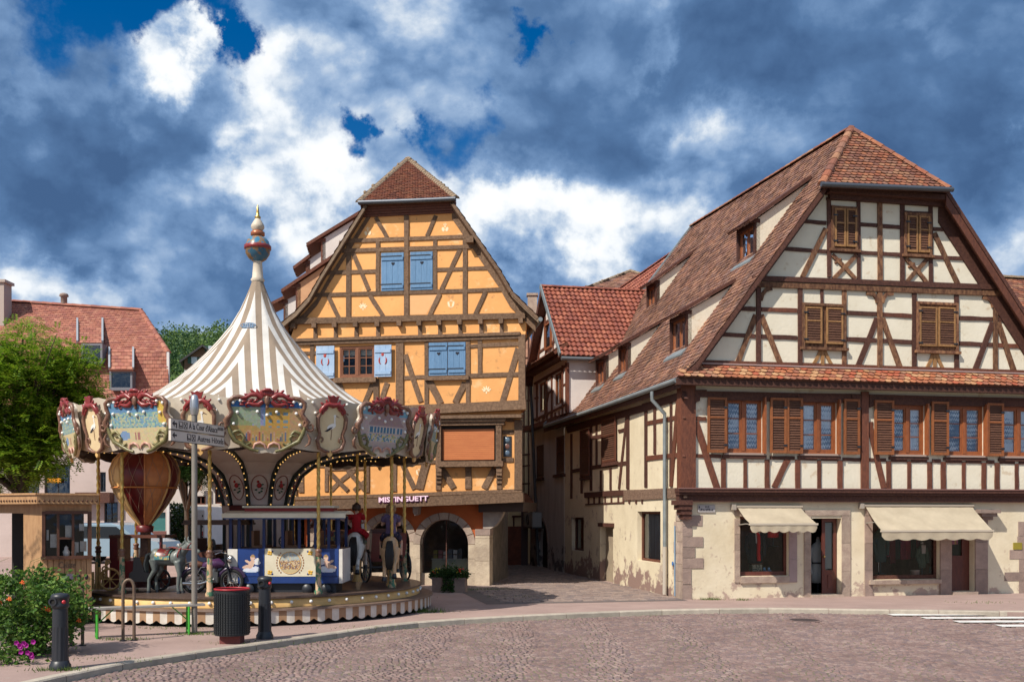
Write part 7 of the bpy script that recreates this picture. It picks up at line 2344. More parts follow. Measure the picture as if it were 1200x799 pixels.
def person(label,skel,hair_col,hair_len,top_col,bottom_col,skirt=None,s_=1.0,shoes=(.03,.025,.025),sleeves=.35):
 """skel gives joints (metres, facing +X, seat or feet as posed)"""
 t = thing('person',label,'person',(0,0,0))
 J = {k:V(*v) for k,v in skel.items()}
 mb = MB()
 mb.tube([J['pelvis'],J['waist'],J['chest'],J['neck']],[.125*s_,.105*s_,.125*s_,.052*s_],14)
 for sd in (1,-1):
  n = 'r' if sd <0 else 'l'
  sh, elb, wr = J['sh'+n], J['el'+n], J['wr'+n]
  mb.tube([J['chest']+Z*.06*s_,sh],[.075*s_,.055*s_],10)
  mb.tube([sh,elb,wr],[.052*s_,.040*s_,.028*s_],10)
  d = (wr-elb).normalized()
  fingers(mb,wr,d,V(0,-sd,.2),V(.3,-sd*.6,-.3),s_)
  hp, kn, an, to = J['hp'+n], J['kn'+n], J['an'+n], J['to'+n]
  mb.tube([J['pelvis'],hp],[.11*s_,.095*s_],10)
  mb.tube([hp,kn,an],[.092*s_,.060*s_,.038*s_],10)
 hd = J['head']
 mb.tube([J['neck']-Z*.03,hd-Z*.06*s_],[.050*s_,.048*s_],10)
 mb.ball(tuple(hd),(.092*s_,.076*s_,.112*s_),14,10)
 mb.ball(tuple(hd+V(.03,0,-.055)*s_),(.062*s_,.056*s_,.06*s_),10,8)
 mb.tube([hd+V(.085,0,.02)*s_,hd+V(.112,0,-.025)*s_,hd+V(.09,0,-.035)*s_],[.010*s_,.015*s_,.010*s_],6)
 mb.ball(tuple(hd+V(.082,0,-.062)*s_),(.014*s_,.026*s_,.011*s_),8,5)
 for sd in (1,-1): mb.ball(tuple(hd+V(-.005,.078*sd,-.005)*s_),(.018*s_,.012*s_,.03*s_),8,6)
 remesh('body',mb,M_SKIN,t,.0085*s_ if s_<.9 else .009,3)
 for sd in (1,-1):
  mb = MB();mb.ball(tuple(hd+V(.083,.030*sd,.012)*s_),.011*s_,8,6);mb.build('eye',M_IRON,t)
 mb = MB();mb.ball(tuple(hd+V(-.022,0,.022)*s_),(.096*s_,.090*s_,.112*s_),14,10)
 for k in range(13):
  a = math.radians(75+210*k/12)
  p = hd+V(.085*math.cos(a)-.02,.085*math.sin(a),.02)*s_
  q_ = hd+V(.10*math.cos(a)-.03,.095*math.sin(a),-hair_len*(1+.12*math.sin(k*2.3)))*s_
  mb.tube([p+Z*.05*s_,(p+q_)/2+V(.012*math.cos(a),.012*math.sin(a),0),q_],[.03*s_,.034*s_,.012*s_],7)
 remesh('hair',mb,mat('hair_%s'%hair_col[1],hair_col[0],tuple(c*.6 for c in hair_col[0]),rough=.5,scale=30,stretch=(1,1,.15)),t,.012,2)
 mb = MB()
 mb.tube([J['pelvis']+(J['waist']-J['pelvis'])*.1,J['waist'],J['chest'],J['chest'].lerp(J['neck'],.62)],[.137*s_,.122*s_,.142*s_,.08*s_],16)
 for n in 'lr':
  sh, elb, wr = J['sh'+n], J['el'+n], J['wr'+n]
  mb.tube([J['chest']+Z*.05*s_,sh],[.09*s_,.068*s_],10)
  e = sh.lerp(elb,sleeves*2) if sleeves <=.5 else elb
  pts = [sh,e] if sleeves <=.5 else [sh,elb,elb.lerp(wr,(sleeves-.5)*2)]
  mb.tube(pts,[.066*s_,.056*s_] if sleeves<=.5 else [.066*s_,.052*s_,.042*s_],10)
 remesh('top',mb,mat('cloth_%s'%top_col[1],top_col[0],tuple(c*.75 for c in top_col[0]),rough=.9,scale=9,bump=.3,bscale=25),t,.012,3)
 mb = MB()
 mb.tube([J['pelvis']+Z*.05*s_,J['pelvis']-Z*.02*s_],[.138*s_,.142*s_],14)
 for n in 'lr':
  hp, kn, an = J['hp'+n], J['kn'+n], J['an'+n]
  mb.tube([J['pelvis'],hp],[.125*s_,.108*s_],10)
  if skirt: mb.tube([hp,hp.lerp(kn,skirt)],[.115*s_,.105*s_],12)
  else: mb.tube([hp,kn,kn.lerp(an,.9)],[.106*s_,.074*s_,.056*s_],10)
 remesh('skirt' if skirt else 'trousers',mb,mat('cloth_%s'%bottom_col[1],bottom_col[0],tuple(c*.75 for c in bottom_col[0]),rough=.9,scale=9,bump=.3,bscale=25),t,.012,3)
 for n in 'lr':
  an, to = J['an'+n], J['to'+n]
  mb = MB();mb.tube([an+Z*.02,an.lerp(to,.1)-Z*.025,an.lerp(to,.6)-Z*.03,to-Z*.03],[.042*s_,.046*s_,.044*s_,.028*s_],10)
  mb.build('shoe',mat('shoe_leather',shoes,rough=.5),t)
 return t
def rider(s_):
 k = s_
 d = dict(pelvis=(0,0,.08),waist=(-.02,0,.26),chest=(.0,0,.46),neck=(.01,0,.61),head=(.03,0,.75),
shl=(0,.17,.53),shr=(0,-.17,.53),ell=(.10,.22,.33),elr=(.12,-.21,.33),wrl=(.25,.07,.42),wrr=(.26,-.05,.30),
hpl=(.06,.12,.06),hpr=(.06,-.12,.06),knl=(.30,.24,-.10),knr=(.30,-.24,-.10),anl=(.20,.25,-.45),anr=(.20,-.25,-.45),tol=(.36,.27,-.48),tor=(.36,-.27,-.48))
 return {a:(v[0]*k,v[1]*(k if a[:2] not in ('kn','an','to','hp') else max(k,.85)),v[2]*k) for a,v in d.items()}
g = person('girl in a red dress seen from behind on the white horse',rider(.80),((.06,.028,.016),'brown'),.10,((.42,.012,.02),'red'),((.42,.012,.02),'red_skirt'),skirt=.75,s_=.80,sleeves=.3)
place(g,(-3.47,22.66,FLOORZ+.10+1.06),math.radians(84))
w_ = person('woman in a purple top and dark shorts seen from behind on the tan horse',rider(.88),((.24,.13,.065),'light_brown'),.12,((.115,.085,.17),'purple'),((.03,.025,.05),'dark_shorts'),skirt=.6,s_=.90,sleeves=.3)
place(w_,(-2.68,22.46,FLOORZ+.02+1.06),math.radians(96))
TP = Plane((0,20.85,0),(1,0))
TR = thing('tram_ride','small blue and cream tram car riding on the carousel','ride tram',(-4.7,21.3,FLOORZ))
M_TBLUE = mat('tram_blue',(.016,.046,.19),(.012,.035,.14),rough=.35,scale=4,spec=.5)
M_TCREAM = mat('tram_cream',(.68,.62,.48),(.60,.54,.40),rough=.45,scale=3)
M_TWHITE = mat('tram_white',(.66,.63,.58),(.52,.49,.45),rough=.5,scale=3)
TD = 1.0
def tr(x0,y0,x1,y1): return TP.rect(x0,y0,x1,y1)
def tbox(x0,y0,x1,y1,w0,w1,name,m,parent=TR):
 a, b_, c, d = tr(x0,y0,x1,y1);mb = MB();box_uv(mb,TP,a,b_,c,d,w0,w1);return mb.build(name,m,parent)
tbox(268,642,401,683,-TD+.05,-.05,'body',mat('tram_inside',(.06,.03,.02),rough=.6))
tbox(279,675.5,397,683,-.06,.02,'sill_beam',M_TBLUE)
bl_p = tbox(279,642.5,310,675,-.06,.015,'blue_panel',M_TBLUE)
wp = tbox(310.5,642.5,370,675,-.06,.02,'emblem_panel',M_TCREAM)
br_p = tbox(370.5,642.5,397,675,-.06,.015,'blue_panel',M_TBLUE)
for x0, x1 in ((267,278.5),(397.5,401.5)):
 tbox(x0,643,x1,683,-TD,.02,'end_panel',M_TWHITE)
a, b_, c, d = tr(312.5,644.5,368,673.5)
cx_, cz_ = (a+b_)/2, (c+d)/2
mb = MB();raster(mb,lambda x,y:((x-cx_)**2+(y-cz_)**2)**.5<.215,26,26,cx_-.22,cx_+.22,cz_-.22,cz_+.22,lambda x,y:TP.pt(x,y,.024),
lambda u,v:random.choice(((.30,.34,.36),(.52,.42,.28),(.36,.42,.40))) if v>.62 else random.choice(((.42,.24,.12),(.20,.10,.07),(.55,.48,.36),(.5,.3,.08),(.14,.12,.14))) if v>.18 else (.50,.40,.22));mb.build('emblem',M_TINT,wp)
mb = MB();mb.tube([TP.pt(cx_+.225*math.cos(t),cz_+.225*math.sin(t),.024) for t in [2*PI*k/28 for k in range(28)]],.008,5,closed=True);mb.build('emblem_ring',M_GOLDPAINT,wp)
mb = MB()
for sx in (-1,1):
 for k in range(9):
  t = (k-4)*.2
  p = TP.pt(cx_+sx*.275*math.cos(t),cz_+.275*math.sin(t),.024);mb.box(tuple(p),(.022,.006,.030))
mb.build('emblem_lettering',mat('letter_brown',(.28,.12,.05),rough=.5),wp,'stuff')
for sx in (-1,1):
 for sz in (-1,1):
  mb = MB();p0 = V(cx_+sx*.415,0,cz_+sz*.20)
  for k in range(4): mb.ball(tuple(TP.pt(p0 .x+.03*math.cos(k*1.57+.6),p0 .z+.03*math.sin(k*1.57+.6),.022)),(.03,.008,.022),8,5)
  mb.build('corner_flower',mat('flower_yellow',(.62,.36,.04),rough=.5),wp,'stuff')
  mb = MB();mb.ball(tuple(TP.pt(p0 .x-sx*.05,p0 .z+sz*.03,.022)),(.022,.008,.022),8,5);mb.build('corner_dot',M_TBLUE,wp)
for (x0,y0,x1,y1), pan in (((282,646,307,672),bl_p),((374,646,394,672),br_p)):
 a, b_, c, d = tr(x0,y0,x1,y1);u, v = (a+b_)/2, (c+d)/2
 k_ = 1 if pan is bl_p else -1
 shapes = [(0,-.15,.17,.05,0,(.55,.60,.70)),(-.08,-.12,.07,.05,0,(.62,.65,.72)),(.09,-.12,.08,.045,0,(.60,.63,.70)),(.10*k_,.03,.085,.045,.7*k_,(.66,.64,.62)),(.14*k_,-.01,.06,.035,.3*k_,(.62,.62,.64)),
(0,-.03,.055,.10,-.5*k_,(.60,.40,.30)),(-.09*k_,-.08,.09,.035,.25*k_,(.58,.39,.29)),(-.07*k_,.02,.07,.026,-.5*k_,(.60,.41,.31)),(.03*k_,.10,.048,.05,0,(.62,.43,.33)),(.035*k_,.135,.045,.03,0,(.34,.22,.10))]
 def fig(x,y):
  out_ = None
  for dx, dy, ra, rb, an_, cc_ in shapes:
   px_, py_ = x-u-dx, y-v-dy
   p_, q_ = px_*math.cos(an_)+py_*math.sin(an_), -px_*math.sin(an_)+py_*math.cos(an_)
   if (p_/ra)**2+(q_/rb)**2 <1: out_ = cc_
  return out_
 mb = MB()
 w_, h_ = .21, .21
 raster(mb,lambda x,y:fig(x,y) is not None,30,30,u-w_,u+w_,v-h_,v+h_,lambda x,y:TP.pt(x,y,.019),lambda a_,c_:tuple(q*random.uniform(.9,1.1) for q in fig(u-w_+2*w_*a_,v-h_+2*h_*c_)))
 mb.build('cherub_painting',M_TINT,pan)
for x in (270,280,309,331,350.5,369.5,385,396.5):
 for w0 in (-.035,-TD+.02):
  a, b_, c, d = tr(x-1.6,605,x+1.6,643);mb = MB();box_uv(mb,TP,a,b_,c,d,w0-.03,w0+.03);mb.build('post',mat('tram_navy',(.012,.022,.09),rough=.35),TR)
a, b_, c, d = tr(266,598,402,606)
mb = MB()
n_ = 10
vs = []
for i in range(n_+1):
 f = i/n_;w = .12-(TD+.24)*f;z = c+(d-c)*(.45+.55*math.sin(PI*f))
 vs += [TP.pt(a-.06,z,w),TP.pt(b_+.06,z,w)]
fs = [(2*i,2*i+1,2*i+3,2*i+2) for i in range(n_)]+[tuple(2*i for i in range(n_,-1,-1)),tuple(2*i+1 for i in range(n_+1))]
mb.add(vs,fs);box_uv(mb,TP,a-.07,b_+.07,c-.01,c+.085,.10,.135);mb.build('roof',M_TCREAM,TR)
a, b_, c, d = tr(267,605.5,401,608)
mb = MB();box_uv(mb,TP,a-.05,b_+.05,c,d,.05,.118);mb.build('roof_edge',M_TBLUE,TR)
a, b_, c, d = tr(283,594.5,388,599.5);mb = MB();box_uv(mb,TP,a,b_,c,d,-.72,-.25);mb.build('clerestory',mat('tram_red',(.32,.02,.02),rough=.4),TR)
a, b_, c, d = tr(281,592.3,390,594.8);mb = MB();box_uv(mb,TP,a,b_,c,d,-.78,-.18);mb.build('clerestory_roof',M_TCREAM,TR)
tbox(283,683,393,695,-TD+.15,-.08,'undercarriage',M_IRON)
for x in (292,312,360,382):
 p = TP.at(x,690,0);mb = MB();mb.lathe([(0,.03),(.10,.03),(.11,.01),(.11,-.02),(0,-.02)],tuple(p),16,M=Matrix.Rotation(PI/2,3,'X'));mb.build('wheel',M_IRON,TR)
for x in (300,340,378):
 a, b_, c, d = tr(x-9,622,x+9,645);mb = MB();box_uv(mb,TP,a,b_,c-.25,c+.1,-.75,-.25);box_uv(mb,TP,a,a+.05,c+.1,d,-.75,-.25);mb.build('bench',mat('seat_wood',(.16,.07,.035),rough=.5),TR)
mb = MB();p = TP.at(333,634,-.5);mb.tube([p+V(.11*math.cos(t),0,.11*math.sin(t)) for t in [2*PI*k/18 for k in range(18)]],.014,6,closed=True);mb.bar(p-V(.1,0,0),p+V(.1,0,0),.02);mb.bar(p-Z*.3,p+Z*.1,.03);mb.build('hand_wheel',M_IRON,TR)
bx, by = -7.83, 21.65
BA = thing('balloon_ride','hot air balloon ride with orange and dark red panels above a red carriage','balloon ride',(bx,by,FLOORZ))
bprof = [(.11,1.92),(.15,1.98),(.27,2.12),(.45,2.36),(.60,2.62),(.69,2.88),(.70,3.08),(.62,3.30),(.45,3.48),(.2,3.58)]
M_BOR = mat('balloon_orange',(.60,.25,.09),(.48,.18,.065),rough=.4,scale=5,spec=.5)
M_BRED = mat('balloon_red',(.17,.014,.014),(.11,.01,.01),rough=.35,scale=5,spec=.5)
for k in range(8):
 a0 = -2.007+2*PI*k/8
 mb = MB();mb.lathe([(r*.985,z) for r,z in bprof],(bx,by,0),6,a0=a0,a1=a0+2*PI/8);mb.build('gore',M_BRED if k%2==0 else (M_GOLDPAINT if k==7 else M_BOR),BA)
 mb = MB();mb.tube([V(bx+r*math.cos(a0),by+r*math.sin(a0),z) for r,z in bprof],.024,6);mb.build('gold_rib',M_GOLDPAINT if k!=1 else M_BOR,BA)
mb = MB();mb.tube([V(bx+.665*math.cos(t),by+.665*math.sin(t),2.72) for t in [2*PI*k/32 for k in range(32)]],.018,6,closed=True);mb.build('belt',mat('belt_orange',(.55,.20,.05),rough=.4),BA)
mb = MB()
def bsurf(a,z):
 for (r0,z0), (r1,z1) in zip(bprof,bprof[1:]):
  if z0 <=z <=z1: r = r0+(r1-r0)*(z-z0)/(z1-z0);break
 return V(bx+(r+.006)*math.cos(a),by+(r+.006)*math.sin(a),z)
for sgn in (1,-1):
 for q in range(16):
  mb.tube([bsurf(2*PI*q/16+sgn*.55*(z-2.2),z) for z in [2.2+.1*i for i in range(13)]],.0045,4)
mb.build('netting',mat('net_cord',(.38,.24,.16),rough=.8),BA,'stuff')
mb = MB();mb.lathe([(.17,1.78),(.19,1.9),(.14,1.93)],(bx,by,0),14);mb.build('throat',M_DKRED,BA)
BP = Plane((bx,21.3,0),(1,0))
def bbox(u0,u1,v0,v1,w0,w1,name,m):
 mb = MB();box_uv(mb,BP,u0,u1,v0,v1,w0,w1);return mb.build(name,m,BA)
bbox(-.72,.52,.62,.80,-.8,0,'chassis',M_DKRED)
bbox(-.62,-.45,.80,1.72,-.75,-.02,'back_panel',M_DKRED);bbox(-.62,.55,1.66,1.72,-.75,.02,'canopy_board',mat('canopy_brown',(.11,.04,.025),rough=.5))
bbox(-.08,.08,1.2,1.80,-.5,-.3,'mast',M_SCROLLB);bbox(-.45,.35,.80,1.18,-.72,-.04,'cabin',mat('bright_red_paint',(.24,.02,.02),rough=.35,spec=.5))
bbox(.42,.47,.8,1.66,-.1,-.04,'front_post',M_DKRED)
mb = MB()
P = lambda u, v, w: BP.pt(u,v,w)
mb.prism([(-.02,.78),(.36,.78),(.42,.95),(.30,.98),(.20,1.28),(.08,1.28),(.06,1.0),(-.02,.95)],P,.02,.5);mb.build('seat',mat('black_leather',(.012,.012,.014),rough=.35,spec=.5),BA)
for u in (-.58,.45):
 mb = MB();c = BP.pt(u,.80,.06);mb.tube([c+V(.22*math.cos(t),0,.22*math.sin(t)) for t in [2*PI*k/22 for k in range(22)]],.026,6,closed=True)
 for k in range(8): mb.bar(c,c+V(.21*math.cos(k*PI/4),0,.21*math.sin(k*PI/4)),.02)
 mb.ball(tuple(c),.05,8,6);mb.build('wheel',M_GOLDPAINT if u<0 else M_IRON,BA)
mb = MB()
for k in range(5):
 mb.tube([BP.pt(-.98+.07*k,.58,-.05),BP.pt(-.98+.07*k,.95+.10*((k*2)%3),-.05)],[.034,.030],8)
mb.build('organ_pipes',M_GOLDPAINT,BA,'stuff')
mb = MB()
for (du,dv,r_) in ((-.72,1.0,.08),(-.66,1.14,.06),(-.75,.84,.07)):
 mb.tube([BP.pt(du+(r_*(1-k/16))*math.cos(k*.6),dv+(r_*(1-k/16))*math.sin(k*.6),-.02) for k in range(14)],.018,6)
mb.build('gold_scroll',M_GOLDPAINT,BA,'stuff')
MO = thing('motorcycle_ride','small vintage dark motorcycle between the donkey and the tram','motorcycle',(0,0,0))
M_CHROME = mat('chrome',(.55,.55,.55),rough=.15,metal=1.0)
M_TYRE = mat('tyre',(.012,.012,.012),rough=.7)
for x in (-.34,.36):
 mb = MB();mb.tube([V(x+.20*math.cos(t),0,.22+.20*math.sin(t)) for t in [2*PI*k/24 for k in range(24)]],.036,8,closed=True);wh = mb.build('wheel',M_TYRE,MO)
 mb = MB();mb.tube([V(x+.165*math.cos(t),0,.22+.165*math.sin(t)) for t in [2*PI*k/24 for k in range(24)]],.010,6,closed=True)
 for k in range(10): mb.bar(V(x,.012*(-1)**k,.22),V(x+.16*math.cos(k*.628),0,.22+.16*math.sin(k*.628)),.006)
 mb.ball((x,0,.22),(.035,.05,.035),8,6);mb.build('rim',M_CHROME,wh)
 mb = MB()
 mb.tube([V(x+.25*math.cos(t),0,.22+.25*math.sin(t)) for t in [.3+2.5*k/10 for k in range(11)]],.035,8);mb.build('mudguard',mat('purple_black_paint',(.035,.016,.05),rough=.25,spec=.6),MO)
mb = MB();mb.tube([(-.22,0,.50),(-.10,0,.53),(.12,0,.56),(.22,0,.52)],[.03,.085,.10,.04],12);mb.build('fuel_tank',mat('purple_paint',(.06,.02,.07),rough=.25,spec=.6),MO)
mb = MB();mb.tube([(-.42,0,.52),(-.30,0,.54),(-.18,0,.53)],[.05,.085,.05],10);mb.build('saddle',mat('brown_leather',(.10,.04,.025),rough=.45),MO)
mb = MB();mb.box((0,0,.30),(.22,.16,.20));mb.tube([(.02,.0,.36),(.05,0,.47)],.055,10);mb.build('engine',mat('engine_metal',(.16,.16,.16),rough=.35,metal=.8),MO)
mb = MB()
for y in (-.06,.06): mb.tube([(.36,y,.22),(.26,y,.56),(.24,y,.72)],.016,6)
mb.tube([(-.34,.05,.22),(0,.05,.25),(.22,.02,.50)],.016,6);mb.tube([(-.34,-.05,.22),(-.2,-.05,.48),(.2,-.03,.52)],.016,6);mb.build('frame',M_IRON,MO)
mb = MB();mb.tube([(.10,.26,.74),(.20,.20,.78),(.25,0,.74),(.20,-.20,.78),(.10,-.26,.74)],.015,8);mb.build('handlebar',M_CHROME,MO)
mb = MB();mb.tube([(.25,0,.64),(.30,0,.64),(.36,0,.64)],[.04,.075,.08],14);mb.build('headlight',M_CHROME,MO)
mb = MB();mb.tube([(.05,-.11,.26),(-.2,-.12,.18),(-.52,-.12,.19)],[.02,.028,.034],8);mb.build('exhaust',M_CHROME,MO)
place(MO,(-6.12,20.75,FLOORZ),math.radians(4),1.08)
def carriage(label,body_m,roof=True):
 t = thing('carriage_ride',label,'carriage',(0,0,0))
 mb = MB();mb.prism([(-.55,.42),(.45,.42),(.62,.62),(.62,.82),(.40,.70),(.10,.66),(-.30,.70),(-.55,1.0),(-.66,1.0)],lambda u,v,w:V(u,-w,v),-.38,.38);mb.build('body',body_m,t)
 mb = MB();mb.box((-.20,0,.74),(.45,.66,.12));mb.box((-.46,0,.92),(.10,.66,.34));mb.build('seat',mat('carriage_seat',(.09,.03,.02),rough=.5),t)
 for x, r in ((-.42,.30),(.45,.24)):
  for y in (-.44,.44):
   mb = MB();c = V(x,y,r)
   mb.tube([c+V(r*math.cos(a),0,r*math.sin(a)) for a in [2*PI*k/22 for k in range(22)]],.022,6,closed=True)
   for k in range(10): mb.bar(c,c+V(r*math.cos(k*PI/5),0,r*math.sin(k*PI/5)),.014)
   mb.ball(tuple(c),.045,8,6);mb.build('wheel',M_IRON,t)
 mb = MB();mb.bar((-.42,-.44,.30),(-.42,.44,.30),.03);mb.bar((.45,-.44,.24),(.45,.44,.24),.03);mb.bar((-.42,0,.30),(-.42,0,.44),.05);mb.bar((.45,0,.24),(.45,0,.44),.05);mb.build('axle',M_IRON,t,'stuff')
 if roof:
  for x in (-.55,.5):
   for y in (-.34,.34):
    mb = MB();mb.bar((x,y,.6),(x,y,1.42),.03);mb.build('post',M_IRON,t)
  mb = MB();mb.box((-.02,0,1.45),(1.25,.84,.06));mb.box((-.02,0,1.40),(1.30,.88,.04));mb.build('roof',mat('carriage_roof',(.07,.035,.025),rough=.5),t)
 return t
c1 = carriage('red open carriage with spoked wheels beyond the two ridden horses',M_DKRED,False);place(c1,(-3.25,24.7,FLOORZ),math.radians(118),1.15)
c2 = carriage('dark canopied carriage behind the motorcycle',mat('dark_blue_paint',(.02,.03,.06),rough=.4));place(c2,(-6.25,21.75,FLOORZ),math.radians(-4),1.0)
# ------------------------------------------------------------------ foliage helpers
def leaf_mat(name,cols,sub=.35,rough=.55):
 return mat(name,(1,1,1),rough=rough,island=cols,subsurf=sub,spec=.3)
LEAF_TREE = leaf_mat('acacia_leaf',[(.11,.21,.014),(.16,.28,.018),(.22,.34,.022),(.085,.17,.014),(.19,.30,.018),(.27,.37,.028),(.13,.24,.016)],.45)
LEAF_DARK = leaf_mat('dark_leaf',[(.03,.07,.015),(.045,.095,.02),(.06,.115,.025),(.035,.08,.02),(.025,.06,.014)])
LEAF_HILL = leaf_mat('hill_leaf',[(.08,.15,.045),(.10,.18,.05),(.12,.20,.055),(.09,.16,.05),(.14,.22,.055),(.07,.13,.042)],.35)  # hill greens lightened and blued, distance haze put into the leaf colour
LEAF_HILL2 = leaf_mat('hill_leaf_light',[(.13,.21,.05),(.16,.24,.055),(.19,.27,.06),(.11,.18,.05)],.3)
LEAF_HILL3 = leaf_mat('hill_leaf_dark',[(.035,.085,.035),(.045,.10,.04),(.055,.11,.04),(.03,.07,.03)],.3)
LEAF_BUSH = leaf_mat('lantana_leaf',[(.06,.14,.02),(.085,.18,.028),(.12,.22,.034),(.05,.115,.02),(.15,.24,.04),(.04,.09,.018)])
M_BARK = mat('bark',(.060,.042,.030),(.10,.075,.055),rough=.9,scale=6,stretch=(2,2,.5),bump=.8,bscale=20)
def leaf(mb,p,s_,mi=0,droop=.3):
 d = V(random.gauss(0,1),random.gauss(0,1),random.gauss(-droop,.6)).normalized()
 u = d.cross(V(random.gauss(0,1),random.gauss(0,1),random.gauss(0,1))).normalized()
 w = s_*.32
 k = d.cross(u)*(s_*.08)
 mb.add([p,p+d*s_*.45+u*w+k,p+d*s_,p+d*s_*.45-u*w+k],[(0,1,2,3)],mi)
def clump_points(c,rad,n,lumps,seed=0,shell=.55):
 """points through a crown made of many uneven lumps"""
 rnd = random.Random(seed)
 cs = []
 for i in range(lumps):
  while True:
   q = V(rnd.uniform(-1,1),rnd.uniform(-1,1),rnd.uniform(-1,1))
   if .25 <q.length <1: break
  cs.append((V(c[0]+q.x*rad[0]*.82,c[1]+q.y*rad[1]*.82,c[2]+q.z*rad[2]*.82),rnd.uniform(.22,.42)*min(rad)))
 out = []
 for i in range(n):
  cc, r = rnd.choice(cs)
  q = V(rnd.gauss(0,1),rnd.gauss(0,1),rnd.gauss(0,1)).normalized()*r*(rnd.random()**(1-shell) if rnd.random()<.8 else rnd.uniform(.9,1.25))
  q.z*=.75
  out.append(cc+q)
 return out, cs
def tree(label,base,c,rad,leaves,lsize,lumps,lm,seed,trunk_r=.16,name='tree',sprays=True,group=None):
 t = thing(name,label,'tree',tuple(base),group)
 pts, cs = clump_points(c,rad,leaves,lumps,seed)
 mb = MB()
 b = V(*base);fork = V(c[0]*.5+b.x*.5,c[1]*.5+b.y*.5,b.z+(c[2]-b.z)*.55)
 mb.tube([b-Z*.1,b.lerp(fork,.5)+V(.05,.03,0),fork],[trunk_r*1.2,trunk_r,trunk_r*.85],10)
 for i, (q,r) in enumerate(cs):
  if i%max(1,len(cs)//16): continue
  m1 = fork.lerp(q,.45)+V(jit(.3),jit(.3),.25)
  mb.tube([fork-Z*.1,m1,q],[trunk_r*.55,trunk_r*.3,trunk_r*.10],7)
  for _ in range(2):
   e = q+V(jit(.9),jit(.9),jit(.6))*r
   mb.tube([m1 .lerp(q,.4),(m1 .lerp(q,.4)+e)/2+Z*.08,e],[trunk_r*.2,trunk_r*.12,.008],5)
 mb.build('trunk',M_BARK,t)
 mb = MB()
 rnd = random.Random(seed+1)
 for p in pts:
  if sprays:
   d = V(rnd.gauss(0,1),rnd.gauss(0,1),rnd.gauss(-.25,.45)).normalized()
   u = d.cross(Z);u = u.normalized() if u.length >.1 else V(1,0,0)
   L = lsize*rnd.uniform(2.2,3.6)
   up = u.cross(d)*.12
   for k in range(5):
    q = p+d*(L*k/5)-Z*(.10*L*(k/5)**2)
    for s_ in (1,-1):
     e = q+(u*s_+d*.5+up*rnd.uniform(-1,1)).normalized()*lsize
     w = d*lsize*.22
     mb.add([q,(q+e)/2+w,e,(q+e)/2-w],[(0,1,2,3)])
  else:
   leaf(mb,p,lsize*rnd.uniform(.7,1.3))
 mb.build('crown',lm,t)
 return t
tree('bright green feathery tree behind the ticket booth',(-12.3,26.2,0),(-13.0,26.0,4.95),(2.5,2.4,2.5),15500,.10,80,LEAF_TREE,3,.15)
tree('tree standing out of the picture on the left, shading the booth',(-15.2,14.6,0),(-15.2,14.6,6.6),(3.6,3.6,2.6),1500,.13,30,LEAF_DARK,8,.2)
tree('small dark green tree seen under the carousel canopy beside the cream house',(-13.2,41,0),(-13.1,41,4.2),(1.5,1.3,1.15),3000,.11,26,LEAF_DARK,12,.1)
# ------------------------------------------------------------------ flowering bush by the left edge
BU = thing('flowering_bush','leafy lantana bush with orange flowers in the left foreground','bush',(-7.45,15.7,0))
pts, cs = clump_points((-7.45,15.8,.66),(1.0,.95,.78),6800,60,21,.6)
mb = MB()
for p in pts:
 if p.z >.03: leaf(mb,p,random.uniform(.05,.10),droop=.1)
mb.build('foliage',LEAF_BUSH,BU)
mb = MB()
for q, r in cs[::2]:
 mb.tube([V(-7.45+jit(.25),15.8+jit(.25),-.02),V((q.x-7.45)/2,(q.y+15.8)/2,q.z*.5),q,q+V(jit(.2),jit(.2),.15)],[.016,.012,.008,.003],5)
for a in ((.2,-.1),(-.3,-.2),(.05,.1)):
 mb.tube([V(-7.45+a[0],15.4+a[1],1.2),V(-7.4+a[0],15.4+a[1],1.45),V(-7.2+a[0],15.35+a[1],1.52)],[.006,.004,.002],4)
mb.build('stems',mat('green_stem',(.10,.13,.04),rough=.7),BU,'stuff')
M_ORF = mat('orange_blossom',(.70,.16,.02),(.62,.08,.02),rough=.6,scale=20)
for q in range(11):
 p = random.choice(pts)
 if p.y >15.9 or p.z <.45: p = V(-7.45+jit(.75),15.05+random.random()*.4,random.uniform(.5,1.3))
 mb = MB()
 for k in range(7):
  a = k*2.4;r = .011*math.sqrt(k)
  mb.ball((p.x+r*1.4*math.cos(a),p.y-.05+r*math.sin(a)*.6,p.z+.03+r*math.sin(a)),.013,6,4)
 mb.build('flower_head',M_ORF,BU)
PT = thing('petunia_plant','petunia with magenta flowers at the foot of the lantana bush','flowers',(-7.5,14.6,0))
mb = MB()
for q in range(420):
 leaf(mb,V(-7.45+random.gauss(0,.28),14.72+random.gauss(0,.14),abs(random.gauss(.12,.13))),random.uniform(.05,.09))
mb.build('foliage',LEAF_BUSH,PT)
M_MAG = mat('magenta_petal',(.42,.012,.30),(.32,.01,.24),rough=.6,scale=12,subsurf=.3)
for q in range(20):
 p = V(-7.48+random.gauss(0,.22),14.52+jit(.06),random.uniform(.06,.38))
 if q >9: p = V(-7.0+jit(.15),14.62,random.uniform(.12,.35))
 mb = MB()
 vs = [p]
 n = 15
 for k in range(n):
  a = 2*PI*k/n;r = .036*(1+.12*math.cos(5*a))
  vs.append(p+V(r*math.cos(a),-.03-.006*math.cos(5*a),r*math.sin(a)))
 mb.add(vs,[(0,1+k,1+(k+1)%n) for k in range(n)],0,True)
 mb.build('blossom',M_MAG,PT)
